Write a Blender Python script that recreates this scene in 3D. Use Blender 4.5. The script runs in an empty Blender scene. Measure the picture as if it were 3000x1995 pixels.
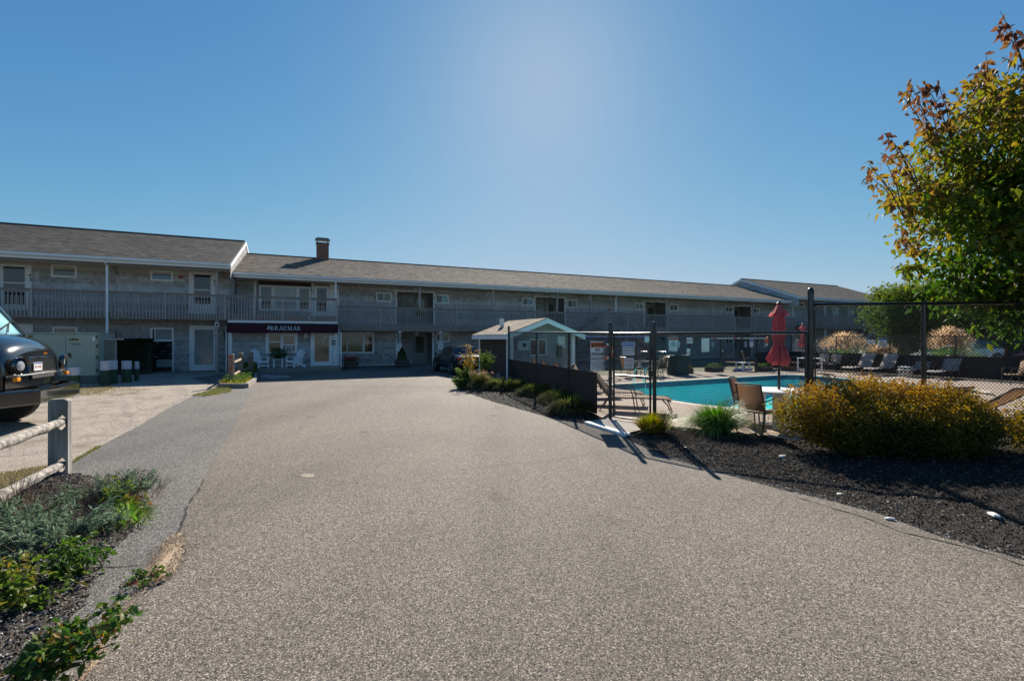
import bpy, math, random
import numpy as np
from mathutils import Vector, Matrix, Quaternion, geometry
random.seed(7); rng = np.random.default_rng(7)
R = math.radians
S = bpy.context.scene
COL = S.collection
# ------------------------------------------------------------ camera, sky, sun, exposure
F = 1333.0; CX = 1500.0; HZ = 992.0; CH = 1.75        # focal length / centre / horizon in photo pixels, eye height in metres
cd = bpy.data.cameras.new('camera'); cam = bpy.data.objects.new('camera', cd); COL.objects.link(cam)
cam.location = (0, 0, CH); cam.rotation_euler = (R(90), 0, 0)
cd.sensor_width = 36; cd.lens = 36 * F / 3000; cd.shift_y = (HZ - 997.5) / 3000
cd.clip_start = .05; cd.clip_end = 3000
S.camera = cam
S.render.resolution_x = 1024; S.render.resolution_y = 680
SUN_AZ, SUN_EL = R(4.0), R(32.0)
w = bpy.data.worlds.new('World'); S.world = w; w.use_nodes = True
nt = w.node_tree; nt.nodes.clear()
sky = nt.nodes.new('ShaderNodeTexSky'); sky.sky_type = 'NISHITA'; sky.sun_disc = False
sky.sun_elevation = SUN_EL; sky.sun_rotation = SUN_AZ
sky.altitude = 0; sky.air_density = 1.0; sky.dust_density = 0.2; sky.ozone_density = 3.0
bg = nt.nodes.new('ShaderNodeBackground'); bg.inputs['Strength'].default_value = 0.15
wo = nt.nodes.new('ShaderNodeOutputWorld')
# the sky's own contrast curve (a soft shoulder), the same in every direction
def vm(op, a, val=None):
    n = nt.nodes.new('ShaderNodeVectorMath'); n.operation = op; nt.links.new(a, n.inputs[0])
    if isinstance(val, tuple): n.inputs[1].default_value = val
    elif val is not None: nt.links.new(val, n.inputs[1])
    return n.outputs[0]
def mth(op, a, b=None):
    n = nt.nodes.new('ShaderNodeMath'); n.operation = op
    for i_, v in enumerate((a, b)):
        if v is None: continue
        if isinstance(v, (int, float)): n.inputs[i_].default_value = v
        else: nt.links.new(v, n.inputs[i_])
    return n.outputs[0]
sep = nt.nodes.new('ShaderNodeSeparateColor'); nt.links.new(sky.outputs[0], sep.inputs[0]); cmb = nt.nodes.new('ShaderNodeCombineColor')
for i_, (b1, a2, ik, cap) in enumerate(((.165, .12, .5, .26), (.37, .0, .80, .335), (.60, .0, 1.3, .44))):
    c_ = mth('MULTIPLY', sep.outputs[i_], .15); x_ = mth('ADD', mth('MULTIPLY', c_, b1), mth('MULTIPLY', mth('MULTIPLY', c_, c_), a2)); y_ = mth('DIVIDE', x_, mth('ADD', mth('MULTIPLY', x_, ik), 1.0))
    z_ = mth('DIVIDE', y_, mth('POWER', mth('ADD', mth('POWER', mth('DIVIDE', y_, cap), 4.0), 1.0), .25)); nt.links.new(mth('MULTIPLY', z_, 1 / .15), cmb.inputs[i_])
nt.links.new(cmb.outputs[0], bg.inputs[0]); nt.links.new(bg.outputs[0], wo.inputs[0])
sl = bpy.data.lights.new('sun', 'SUN'); sl.energy = 4.8; sl.angle = R(.5); sl.color = (1, .92, .80)
so = bpy.data.objects.new('sun', sl); COL.objects.link(so)
sd = Vector((math.sin(SUN_AZ) * math.cos(SUN_EL), math.cos(SUN_AZ) * math.cos(SUN_EL), math.sin(SUN_EL)))
so.rotation_euler = sd.to_track_quat('Z', 'Y').to_euler(); so.location = sd * 60
S.view_settings.view_transform = 'Standard'; S.view_settings.look = 'None'
S.view_settings.exposure = 1.0; S.view_settings.gamma = 1; S.view_settings.use_curve_mapping = False
S.cycles.max_bounces = 6; S.cycles.transparent_max_bounces = 24
# ------------------------------------------------------------ helpers
def G(px, py, z=0.0):                     # a ground point read off the photograph, at its real distance
    Y = F * (CH - z) / (py - HZ); return Vector(((px - CX) / F * Y, Y, z))
def PT(px, py, Y): return Vector(((px - CX) / F * Y, Y, CH + (HZ - py) / F * Y))
PHI = math.atan2(F, 3000.0); SN, CS = math.sin(PHI), math.cos(PHI)
U = Vector((CS, SN, 0)); N = Vector((-SN, CS, 0))     # along the motel, into the motel
D0 = 30.1
def bs(px, D=D0):                          # distance along the motel of a picture column, on the plane D metres off
    return D * F / (SN * (4500 - px)) * (CS * (px - CX) / F + SN)
def bz(px, py, D=D0): return CH + (HZ - py) * D / (SN * (4500 - px))
def rc(x0, y0, x1, y1, D=D0):
    xm = (x0 + x1) / 2; return bs(x0, D), bs(x1, D), bz(xm, y1, D), bz(xm, y0, D)
def tag(o, label=None, cat=None, group=None, kind=None):
    if label: o['label'] = label
    if cat: o['category'] = cat
    if group: o['group'] = group
    if kind: o['kind'] = kind
    return o
def empty(name, loc=(0, 0, 0), rz=0, label=None, cat=None, group=None):
    o = bpy.data.objects.new(name, None); o.empty_display_size = .2; COL.objects.link(o)
    o.location = loc; o.rotation_euler = (0, 0, rz); return tag(o, label, cat, group)
def kids(o): return [c for c in bpy.data.objects if c.parent == o]
def copy_tree(o, parent=None):
    c = o.copy(); COL.objects.link(c)
    if parent: c.parent = parent
    for ch in kids(o): copy_tree(ch, c)
    return c
def clone(o, loc, rz, label, group=None):
    c = copy_tree(o); c.location = loc; c.rotation_euler = (0, 0, rz); c['label'] = label
    if group: c['group'] = group
    return c
def link(me, name, mat, parent=None):
    o = bpy.data.objects.new(name, me); COL.objects.link(o)
    if mat is not None:
        for m in (mat if isinstance(mat, (list, tuple)) else [mat]): me.materials.append(m)
    if parent: o.parent = parent
    return o
class MB:
    def __init__(s): s.v = []; s.f = []; s.m = []; s.M = None; s.mi = 0
    def add(s, vs, fs):
        b = len(s.v)
        for p in vs:
            p = Vector(p); s.v.append(tuple(s.M @ p) if s.M else tuple(p))
        for q in fs: s.f.append([b + i for i in q]); s.m.append(s.mi)
        return s
    def box(s, x0, x1, y0, y1, z0, z1, b=0):
        if x0 > x1: x0, x1 = x1, x0
        if y0 > y1: y0, y1 = y1, y0
        if z0 > z1: z0, z1 = z1, z0
        if b <= 0:
            return s.add([(x0,y0,z0),(x1,y0,z0),(x1,y1,z0),(x0,y1,z0),(x0,y0,z1),(x1,y0,z1),(x1,y1,z1),(x0,y1,z1)],
                  [(0,3,2,1),(4,5,6,7),(0,1,5,4),(1,2,6,5),(2,3,7,6),(3,0,4,7)])
        vs = []
        for z, i in ((z0, b), (z0 + b, 0), (z1 - b, 0), (z1, b)):
            for (x, y, dx, dy) in ((x0,y0,1,0),(x1,y0,-1,0),(x1,y0,0,1),(x1,y1,0,-1),(x1,y1,-1,0),(x0,y1,1,0),(x0,y1,0,-1),(x0,y0,0,1)):
                X = x + dx * b; Y = y + dy * b
                X = min(max(X, x0 + i), x1 - i); Y = min(max(Y, y0 + i), y1 - i); vs.append((X, Y, z))
        fs = [tuple(range(7, -1, -1)), tuple(range(24, 32))]
        for k in range(3):
            for i in range(8): j = (i + 1) % 8; fs.append((k*8+i, k*8+j, k*8+8+j, k*8+8+i))
        return s.add(vs, fs)
    def bar(s, a, b, w, h=None, up=(0, 0, 1)):
        a = Vector(a); b = Vector(b); h = w if h is None else h; d = (b - a).normalized(); up = Vector(up)
        if abs(d.dot(up)) > .98: up = Vector((1, 0, 0))
        x = d.cross(up).normalized() * w / 2; y = x.cross(d).normalized() * h / 2
        return s.add([a-x-y, a+x-y, a+x+y, a-x+y, b-x-y, b+x-y, b+x+y, b-x+y],
              [(0,3,2,1),(4,5,6,7),(0,1,5,4),(1,2,6,5),(2,3,7,6),(3,0,4,7)])
    def tube(s, pts, r, n=8, cap=True):
        pts = [Vector(p) for p in pts]; rs = r if isinstance(r, (list, tuple)) else [r] * len(pts)
        b = len(s.v); vs = []; ref = None
        for i, p in enumerate(pts):
            d = (pts[min(i+1, len(pts)-1)] - pts[max(i-1, 0)]).normalized()
            if ref is None: ref = d.orthogonal().normalized()
            x = (ref - d * ref.dot(d)); x = x.normalized() if x.length > 1e-5 else d.orthogonal().normalized(); ref = x; y = d.cross(x)
            for k in range(n):
                a = 2 * math.pi * k / n; vs.append(p + (x * math.cos(a) + y * math.sin(a)) * rs[i])
        fs = []
        for i in range(len(pts) - 1):
            for k in range(n): j = (k + 1) % n; fs.append((i*n+k, i*n+j, (i+1)*n+j, (i+1)*n+k))
        if cap: fs.append(tuple(range(n-1, -1, -1))); fs.append(tuple((len(pts)-1)*n + k for k in range(n)))
        return s.add(vs, fs)
    def lathe(s, prof, c=(0, 0, 0), n=16, fn=None):
        vs = []; fs = []; c = Vector(c)
        for i, (r, z) in enumerate(prof):
            for k in range(n):
                a = 2 * math.pi * k / n; q = r * (fn(a, z) if fn else 1); vs.append(c + Vector((q * math.cos(a), q * math.sin(a), z)))
        for i in range(len(prof) - 1):
            for k in range(n): j = (k + 1) % n; fs.append((i*n+k, i*n+j, (i+1)*n+j, (i+1)*n+k))
        fs.append(tuple(range(n-1, -1, -1))); fs.append(tuple((len(prof)-1)*n + k for k in range(n)))
        return s.add(vs, fs)
    def prism(s, poly, y0, y1):               # polygon in x,z pushed along y
        n = len(poly)
        return s.add([(x, y0, z) for x, z in poly] + [(x, y1, z) for x, z in poly],
              [tuple(range(n)), tuple(range(2*n-1, n-1, -1))] + [(i, n+i, n+(i+1)%n, (i+1)%n) for i in range(n)])
    def grid(s, rows):
        n = len(rows[0]); vs = [p for r_ in rows for p in r_]
        return s.add(vs, [(i*n+k, i*n+k+1, (i+1)*n+k+1, (i+1)*n+k) for i in range(len(rows)-1) for k in range(n-1)])
    def mesh(s, name='m'):
        me = bpy.data.meshes.new(name); me.from_pydata(s.v, [], s.f)
        if any(s.m): me.polygons.foreach_set('material_index', s.m)
        me.update(); return me
    def build(s, name, mat, parent=None, smooth=False):
        me = s.mesh(name); o = link(me, name, mat, parent)
        if smooth:
            me.polygons.foreach_set('use_smooth', [True] * len(me.polygons))
            try: me.set_sharp_from_angle(angle=R(40))
            except Exception: pass
        return o
def rot_z(a): return Matrix.Rotation(a, 4, 'Z')
def npmesh(name, v, f, mat, parent=None, tone=None, smooth=False):     # v (n,3), f (m,4) or (m,3), tone per vertex
    me = bpy.data.meshes.new(name); k = f.shape[1]
    me.vertices.add(len(v)); me.vertices.foreach_set('co', np.asarray(v, 'f').ravel())
    me.loops.add(f.size); me.loops.foreach_set('vertex_index', f.astype('i').ravel())
    me.polygons.add(len(f)); me.polygons.foreach_set('loop_start', np.arange(len(f), dtype='i') * k)
    me.polygons.foreach_set('loop_total', np.full(len(f), k, 'i'))
    me.polygons.foreach_set('use_smooth', np.full(len(f), bool(smooth)))
    if tone is not None:
        a = me.attributes.new('tone', 'FLOAT', 'POINT'); a.data.foreach_set('value', np.asarray(tone, 'f'))
    me.update(calc_edges=True); me.validate(); return link(me, name, mat, parent)
# ------------------------------------------------------------ materials
MT = {}
def nodes(name):
    m = bpy.data.materials.new(name); m.use_nodes = True; t = m.node_tree
    b = t.nodes['Principled BSDF']; return m, t, b, t.nodes['Material Output']
def c4(c): return (c[0], c[1], c[2], 1)
def ramp(t, pts, src, interp='LINEAR'):
    r = t.nodes.new('ShaderNodeValToRGB'); e = r.color_ramp; e.interpolation = interp
    while len(e.elements) < len(pts): e.elements.new(.5)
    for i, (p, c) in enumerate(pts): e.elements[i].position = p; e.elements[i].color = c4(c)
    t.links.new(src, r.inputs[0]); return r.outputs[0]
def noise(t, scale, detail=3, stretch=None, co='Object'):
    tc = t.nodes.new('ShaderNodeTexCoord'); n = t.nodes.new('ShaderNodeTexNoise'); n.inputs['Scale'].default_value = scale; n.inputs['Detail'].default_value = detail
    out = tc.outputs[co]
    if stretch:
        mp = t.nodes.new('ShaderNodeMapping'); mp.inputs['Scale'].default_value = stretch; t.links.new(out, mp.inputs[0]); out = mp.outputs[0]
    t.links.new(out, n.inputs['Vector']); return n.outputs['Fac']
def mixc(t, fac, a, b, mode='MIX'):
    m = t.nodes.new('ShaderNodeMix'); m.data_type = 'RGBA'; m.blend_type = mode
    for sock, val in ((m.inputs[0], fac), (m.inputs[6], a), (m.inputs[7], b)):
        if isinstance(val, (int, float)): sock.default_value = val
        elif isinstance(val, tuple): sock.default_value = c4(val)
        else: t.links.new(val, sock)
    return m.outputs[2]
def bump(t, b, h, strength=.3, dist=.01):
    n = t.nodes.new('ShaderNodeBump'); n.inputs['Strength'].default_value = strength; n.inputs['Distance'].default_value = dist
    t.links.new(h, n.inputs['Height']); t.links.new(n.outputs[0], b.inputs['Normal'])
def pm(name, c, c2=None, sc=6, rough=.6, metal=0, bmp=0, stretch=None, coat=0, spec=.5):
    m, t, b, o = nodes(name); b.inputs['Roughness'].default_value = rough; b.inputs['Metallic'].default_value = metal
    b.inputs['Coat Weight'].default_value = coat; b.inputs['Specular IOR Level'].default_value = spec
    c2 = c2 or tuple(x * .78 for x in c)
    n = noise(t, sc, 5, stretch); t.links.new(ramp(t, [(.3, c2), (.7, c)], n), b.inputs['Base Color'])
    if bmp: bump(t, b, n, bmp, .01)
    MT[name] = m; return m
def island(name, cols, sc=3, rough=.85, streak=None, amp=.25, spec=.3):   # each loose piece its own shade
    m, t, b, o = nodes(name); b.inputs['Roughness'].default_value = rough; b.inputs['Specular IOR Level'].default_value = spec
    g = t.nodes.new('ShaderNodeNewGeometry'); n = len(cols)
    c = ramp(t, [((i + .5) / n, k) for i, k in enumerate(cols)], g.outputs['Random Per Island'])
    nn = noise(t, sc, 5, streak); d = ramp(t, [(.25, (1 - amp,) * 3), (.75, (1 + amp * .3,) * 3)], nn)
    t.links.new(mixc(t, 1.0, c, d, 'MULTIPLY'), b.inputs['Base Color']); MT[name] = m; return m
def shinglem(name, cols, amp=.2):             # weathered shingles: tone per course and per piece
    m, t, b, o = nodes(name); b.inputs['Roughness'].default_value = .9; b.inputs['Specular IOR Level'].default_value = .2
    a = t.nodes.new('ShaderNodeAttribute'); a.attribute_name = 'tone'; n = len(cols)
    c = ramp(t, [(i / (n - 1), k) for i, k in enumerate(cols)], a.outputs['Fac']); nn = noise(t, .7, 4, (1, 1, .5))
    t.links.new(mixc(t, 1.0, c, ramp(t, [(.3, (1 - amp,) * 3), (.7, (1.06,) * 3)], nn), 'MULTIPLY'), b.inputs['Base Color']); MT[name] = m; return m
def leafm(name, cols, trans=.45, rough=.6, spec=.18):        # colour by the leaf's own tone, light passing through
    m, t, b, o = nodes(name); a = t.nodes.new('ShaderNodeAttribute'); a.attribute_name = 'tone'
    n = len(cols); c = ramp(t, [(i / (n - 1), k) for i, k in enumerate(cols)], a.outputs['Fac'])
    b.inputs['Roughness'].default_value = rough; b.inputs['Specular IOR Level'].default_value = spec
    t.links.new(c, b.inputs['Base Color'])
    tr = t.nodes.new('ShaderNodeBsdfTranslucent'); hs = t.nodes.new('ShaderNodeHueSaturation'); hs.inputs['Value'].default_value = 1.45; hs.inputs['Saturation'].default_value = 1.15
    t.links.new(c, hs.inputs['Color']); t.links.new(hs.outputs[0], tr.inputs['Color'])
    mx = t.nodes.new('ShaderNodeMixShader'); mx.inputs[0].default_value = trans
    t.links.new(b.outputs[0], mx.inputs[1]); t.links.new(tr.outputs[0], mx.inputs[2]); t.links.new(mx.outputs[0], o.inputs[0]); MT[name] = m; return m
pm('white', (.84, .84, .83), (.76, .76, .75), 2.5, .5)
pm('white_old', (.62, .63, .62), (.45, .46, .45), 3, .6)
pm('fence_black', (.014, .014, .015), (.010, .010, .011), 8, .28, 0, 0, None, .3)
pm('grey_wood', (.46, .405, .365), (.32, .28, .25), 9, .85, 0, .5, (1, 1, .12))
pm('grey_wood_h', (.34, .295, .265), (.22, .19, .17), 9, .85, 0, .5, (.12, 1, 1))
pm('soffit', (.55, .52, .45), (.46, .43, .37), 2, .8)
pm('old_rail', (.44, .40, .35), (.10, .09, .08), 16, .9, 0, .9)
pm('old_post', (.36, .335, .31), (.11, .10, .095), 16, .85, 0, .8, (1, 1, .1))
pm('brown_rail', (.30, .21, .14), (.20, .14, .095), 10, .8, 0, .4, (1, 1, .2))
pm('timber', (.34, .30, .25), (.2, .175, .15), 8, .85, 0, .4, (.2, 1, 1))
pm('brown_board', (.075, .056, .046), (.04, .03, .026), 7, .75, 0, .3, (.15, 1, 1))
pm('panel_grey', (.33, .32, .30), (.25, .24, .225), 3, .7)
pm('maroon', (.045, .004, .010), (.035, .003, .008), 20, .9)
pm('awning_letter', (.72, .70, .70), None, 10, .8)
pm('transformer_green', (.40, .45, .35), (.34, .39, .30), 3, .55)
pm('transformer_dark', (.11, .14, .11), None, 3, .6)
pm('bollard_green', (.016, .075, .032), (.03, .05, .028), 7, .6)
pm('bollard_white', (.66, .64, .66), (.52, .50, .52), 5, .6)
pm('black_paint', (.010, .010, .010), (.008, .008, .008), 3, .12, 0, 0, None, 1, 1)
pm('dark_plastic', (.018, .018, .018), None, 12, .6)
pm('rubber', (.022, .022, .022), (.03, .028, .025), 12, .85)
pm('chrome', (.75, .75, .75), None, 3, .15, 1)
pm('steel', (.45, .46, .47), (.35, .36, .37), 6, .3, 1)
pm('orange_lens', (.9, .30, .01), None, 4, .2)
pm('red_lens', (.55, .015, .01), None, 4, .2)
pm('lamp_glass', (.62, .66, .68), (.4, .42, .44), 30, .06, .3)
pm('white_paint_car', (.72, .74, .76), None, 2, .2, 0, 0, None, 1)
pm('red_paint_car', (.22, .008, .02), None, 2, .2, 0, 0, None, 1)
pm('pool_plaster', (.50, .90, .90), (.42, .84, .85), 1.2, .6)
pm('tile_blue', (.02, .05, .16), (.01, .02, .08), 30, .3)
pm('coping', (.50, .42, .34), (.40, .34, .28), 4, .8)
pm('tan_sling', (.38, .28, .20), (.30, .22, .155), 60, .8)
pm('grey_sling', (.44, .41, .39), (.35, .33, .31), 60, .8)
pm('bronze_frame', (.12, .085, .06), (.09, .065, .045), 10, .35, .5)
pm('screen_cloth', (.042, .037, .037), (.030, .027, .027), 40, .9, 0, 0, None, 0, .15)
pm('coral_cloth', (.60, .13, .135), (.46, .09, .10), 9, .8, 0, .2, (1, 1, .3))
pm('dark_pole', (.06, .05, .045), None, 4, .4, .4)
pm('sign_white', (.76, .76, .75), (.70, .70, .69), 4, .5)
pm('sign_orange', (.66, .16, .05), None, 3, .5)
pm('sign_blue', (.02, .10, .40), None, 3, .5)
pm('sign_red', (.50, .02, .03), None, 3, .5)
pm('ink', (.015, .015, .02), None, 3, .6)
pm('yellow_paint', (.75, .52, .03), None, 3, .6)
pm('brick', (.27, .12, .085), (.19, .085, .06), 8, .85)
pm('mortar', (.24, .22, .20), None, 9, .9)
pm('copper_cap', (.20, .23, .20), (.12, .12, .10), 5, .6)
pm('glass_dark', (.025, .03, .03), (.012, .014, .014), 1.3, .05, 0, 0, None, 0, .8)
pm('glass_reflect_green', (.11, .125, .09), (.05, .06, .045), 1.1, .06, 0, 0, None, 0, .8)  # green of reflected trees put into the pane colour
pm('glass_pale', (.33, .37, .36), (.24, .28, .28), 1.2, .1, 0, 0, None, 0, .8)
pm('glass_reflect_blue', (.10, .22, .36), (.08, .18, .30), .6, .05, 0, 0, None, 0, .8)  # blue of reflected sky put into the pane colour
pm('glass_cyan', (.30, .60, .62), (.12, .28, .34), 2.2, .15)
pm('glass_tan', (.24, .17, .11), (.07, .05, .035), 1.2, .06, 0, 0, None, 0, .8)
pm('soil', (.035, .030, .027), (.012, .010, .010), 22, .95, 0, .8)
pm('kickplate', (.06, .06, .065), None, 6, .5)
pm('pool_noodle_blue', (.03, .10, .45), None, 6, .7)
pm('pool_noodle_purple', (.13, .06, .36), None, 6, .7)
pm('lifebuoy_orange', (.85, .12, .02), None, 6, .5)
pm('barrel_wood', (.15, .115, .09), (.08, .06, .05), 8, .85, 0, .3, (1, 1, .2))
pm('planter_wood', (.16, .10, .06), (.10, .065, .04), 8, .85)
pm('stem', (.10, .065, .045), (.06, .045, .03), 9, .85)
pm('shell_white', (.72, .70, .66), (.55, .53, .5), 12, .7)
pm('copper_lantern', (.52, .53, .52), (.32, .33, .33), 6, .5)
pm('headliner', (.42, .42, .42), None, 4, .7)
pm('concrete', (.42, .38, .33), (.34, .30, .26), 6, .9, 0, .2)
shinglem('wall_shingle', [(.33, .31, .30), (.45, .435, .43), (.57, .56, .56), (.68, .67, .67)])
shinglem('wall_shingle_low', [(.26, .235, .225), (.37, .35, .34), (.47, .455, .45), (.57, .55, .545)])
island('roof_shingle', [(.12, .105, .09), (.18, .155, .135), (.24, .195, .155), (.15, .138, .128), (.21, .185, .165), (.10, .092, .086), (.27, .195, .135)], .35, .95, None, .25)
island('roof_shingle_dark', [(.085, .08, .073), (.13, .12, .108), (.165, .148, .13), (.07, .066, .062), (.15, .132, .115)], .35, .95, None, .25)
island('shed_shingle', [(.30, .235, .17), (.24, .19, .14), (.34, .27, .20), (.20, .165, .13)], .6, .9, None, .25)
island('mulch_chip', [(.016, .012, .010), (.036, .027, .021), (.022, .017, .014), (.062, .046, .034), (.11, .083, .06)], 4, .9, None, .2)
island('bark_chip', [(.16, .11, .07), (.22, .17, .12), (.10, .07, .05), (.28, .23, .18)], 4, .9, None, .2)
island('sand_grain', [(.44, .32, .21), (.52, .40, .28), (.36, .27, .19)], 4, .9, None, .2)
island('pebble', [(.30, .28, .26), (.5, .48, .45), (.2, .18, .17), (.62, .6, .57)], 4, .8, None, .2)
leafm('leaf_tree', [(.035, .075, .014), (.06, .11, .018), (.17, .18, .028), (.26, .18, .045), (.17, .085, .045), (.115, .05, .04)], .42, .6)
leafm('leaf_back', [(.04, .07, .016), (.08, .12, .022), (.20, .22, .045)], .45)
leafm('leaf_dark', [(.016, .028, .011), (.035, .055, .018)], .25)
leafm('leaf_bush', [(.06, .065, .018), (.14, .115, .02), (.27, .19, .035), (.38, .22, .045), (.30, .13, .04)], .4, .5)
leafm('leaf_rose', [(.03, .07, .02), (.055, .12, .025), (.11, .15, .03), (.24, .12, .035)], .4, .5)
leafm('leaf_silver', [(.09, .14, .09), (.15, .21, .14), (.24, .30, .21)], .3, .8, .08)
leafm('leaf_daylily', [(.07, .11, .03), (.12, .14, .04), (.20, .16, .07), (.15, .11, .07)], .4, .8, .05)
leafm('grass_green', [(.05, .13, .02), (.10, .22, .03), (.20, .33, .06), (.38, .42, .2)], .45, .4)
leafm('grass_yellow', [(.09, .15, .02), (.24, .26, .03), (.42, .30, .05), (.36, .16, .05)], .45, .4)
leafm('plume', [(.34, .22, .13), (.46, .34, .22), (.55, .43, .30)], .5, .7)
leafm('dry_twig', [(.06, .045, .04), (.12, .09, .075), (.20, .16, .12)], .2, .8)
leafm('petal_red', [(.5, .04, .05), (.62, .12, .12)], .4)
leafm('petal_pink', [(.28, .12, .16), (.36, .2, .2)], .4)
leafm('lawn', [(.08, .12, .02), (.17, .19, .04), (.30, .25, .10)], .3)
leafm('lawn_dry', [(.22, .17, .09), (.32, .26, .15), (.17, .17, .07)], .3)
def chip(name, sc, cols, big, bigc, rough=.85, bs_=.6):      # broken stone: cells of different stones, worn in patches
    m, t, b, o = nodes(name); b.inputs['Roughness'].default_value = rough; b.inputs['Specular IOR Level'].default_value = .35
    tc = t.nodes.new('ShaderNodeTexCoord'); v = t.nodes.new('ShaderNodeTexVoronoi'); v.inputs['Scale'].default_value = sc
    t.links.new(tc.outputs['Object'], v.inputs['Vector'])
    sp = t.nodes.new('ShaderNodeSeparateColor'); t.links.new(v.outputs['Color'], sp.inputs[0])
    n = len(cols); c = ramp(t, [((i + .5) / n, k) for i, k in enumerate(cols)], sp.outputs[0])
    v2 = t.nodes.new('ShaderNodeTexVoronoi'); v2.inputs['Scale'].default_value = sc; v2.feature = 'DISTANCE_TO_EDGE'; t.links.new(tc.outputs['Object'], v2.inputs['Vector'])
    e = ramp(t, [(.0, (.22,) * 3), (.16, (1,) * 3)], v2.outputs['Distance']); c = mixc(t, .8, c, e, 'MULTIPLY')
    bn = noise(t, big, 6); c = mixc(t, 1.0, c, ramp(t, bigc, bn), 'MULTIPLY')
    if name.startswith('asphalt'):
        ln = noise(t, 1.0, 4, (.55, .05, 1)); c = mixc(t, .75, c, ramp(t, [(.36, (.72, .71, .70)), (.5, (1, 1, 1)), (.64, (1.14, 1.12, 1.08))], ln), 'MULTIPLY')
        sn = noise(t, 1.7, 8); c = mixc(t, .8, c, ramp(t, [(.28, (.62, .60, .58)), (.36, (1, 1, 1)), (.70, (1, 1, 1)), (.78, (1.18, 1.15, 1.1))], sn), 'MULTIPLY')
    t.links.new(c, b.inputs['Base Color'])
    mt = t.nodes.new('ShaderNodeMath'); mt.operation = 'ADD'; t.links.new(e, mt.inputs[0]); t.links.new(sp.outputs[1], mt.inputs[1])
    bump(t, b, mt.outputs[0], bs_, .006); MT[name] = m; return m
chip('asphalt', 118, [(.045, .039, .035), (.15, .130, .112), (.23, .198, .17), (.09, .079, .07), (.33, .285, .245), (.19, .166, .146), (.47, .42, .37)], .28, [(.3, (.80, .78, .76)), (.5, (1, .98, .95)), (.72, (1.15, 1.11, 1.05))])
chip('asphalt_old', 112, [(.04, .037, .034), (.12, .113, .107), (.19, .18, .17), (.085, .08, .075), (.27, .255, .24), (.15, .142, .135), (.42, .40, .38)], .5, [(.3, (.86, .86, .86)), (.6, (1.05, 1.04, 1.02))])
chip('gravel', 60, [(.35, .30, .24), (.45, .39, .325), (.40, .345, .285), (.54, .49, .43), (.29, .25, .205)], 1.3, [(.3, (.62, .57, .48)), (.45, (.95, .92, .88)), (.6, (1.08, 1.06, 1.05))], .9, .5)
chip('sand', 130, [(.44, .32, .21), (.52, .39, .27), (.38, .28, .19), (.5, .4, .3)], 3, [(.3, (.85, .82, .78)), (.7, (1.1, 1.08, 1.05))], .9, .2)
chip('deck_floor', 120, [(.36, .275, .21), (.42, .33, .255), (.39, .30, .23), (.48, .385, .30)], .9, [(.3, (.88, .88, .88)), (.7, (1.08, 1.06, 1.04))], .85, .15)
chip('mulch', 80, [(.010, .008, .007), (.024, .018, .014), (.016, .012, .010), (.040, .030, .022)], 2, [(.3, (.8, .8, .8)), (.7, (1.2, 1.15, 1.1))], .95, .9)
chip('bed_soil', 70, [(.04, .034, .03), (.10, .085, .07), (.06, .05, .045), (.2, .18, .16), (.035, .03, .028)], 2, [(.3, (.7, .7, .7)), (.7, (1.2, 1.15, 1.1))], .95, .8)
chip('soil_field', 20, [(.12, .13, .05), (.18, .17, .07), (.10, .11, .04)], .2, [(.3, (.8, .8, .8)), (.7, (1.1, 1.1, 1.05))])
def cloth(name, fac):                          # woven cloth that lets some light through
    m = MT[name]; t = m.node_tree; b = t.nodes['Principled BSDF']; o = t.nodes['Material Output']; src = b.inputs['Base Color'].links[0].from_socket
    tr = t.nodes.new('ShaderNodeBsdfTranslucent'); hs = t.nodes.new('ShaderNodeHueSaturation'); hs.inputs['Value'].default_value = 1.6; t.links.new(src, hs.inputs['Color']); t.links.new(hs.outputs[0], tr.inputs['Color'])
    mx = t.nodes.new('ShaderNodeMixShader'); mx.inputs[0].default_value = fac; t.links.new(b.outputs[0], mx.inputs[1]); t.links.new(tr.outputs[0], mx.inputs[2]); t.links.new(mx.outputs[0], o.inputs[0])
for k_, f_ in (('tan_sling', .5), ('grey_sling', .4), ('coral_cloth', .16), ('screen_cloth', .1)): cloth(k_, f_)
# pool water: tinted, see-through, mirror-like at grazing angles, rippled
m, t, b, o = nodes('water'); t.nodes.remove(b)
tr = t.nodes.new('ShaderNodeBsdfTransparent'); tr.inputs[0].default_value = (.34, .95, .96, 1)
gl = t.nodes.new('ShaderNodeBsdfGlossy'); gl.inputs['Roughness'].default_value = .04; gl.inputs[0].default_value = (1, 1, 1, 1)
fr = t.nodes.new('ShaderNodeFresnel'); fr.inputs[0].default_value = 1.10
n1 = noise(t, 3.5, 4); bp = t.nodes.new('ShaderNodeBump'); bp.inputs['Strength'].default_value = .9; bp.inputs['Distance'].default_value = .05
t.links.new(n1, bp.inputs['Height']); t.links.new(bp.outputs[0], gl.inputs['Normal']); t.links.new(bp.outputs[0], fr.inputs['Normal'])
mx = t.nodes.new('ShaderNodeMixShader'); t.links.new(fr.outputs[0], mx.inputs[0]); t.links.new(tr.outputs[0], mx.inputs[1]); t.links.new(gl.outputs[0], mx.inputs[2]); t.links.new(mx.outputs[0], o.inputs[0]); MT['water'] = m
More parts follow.
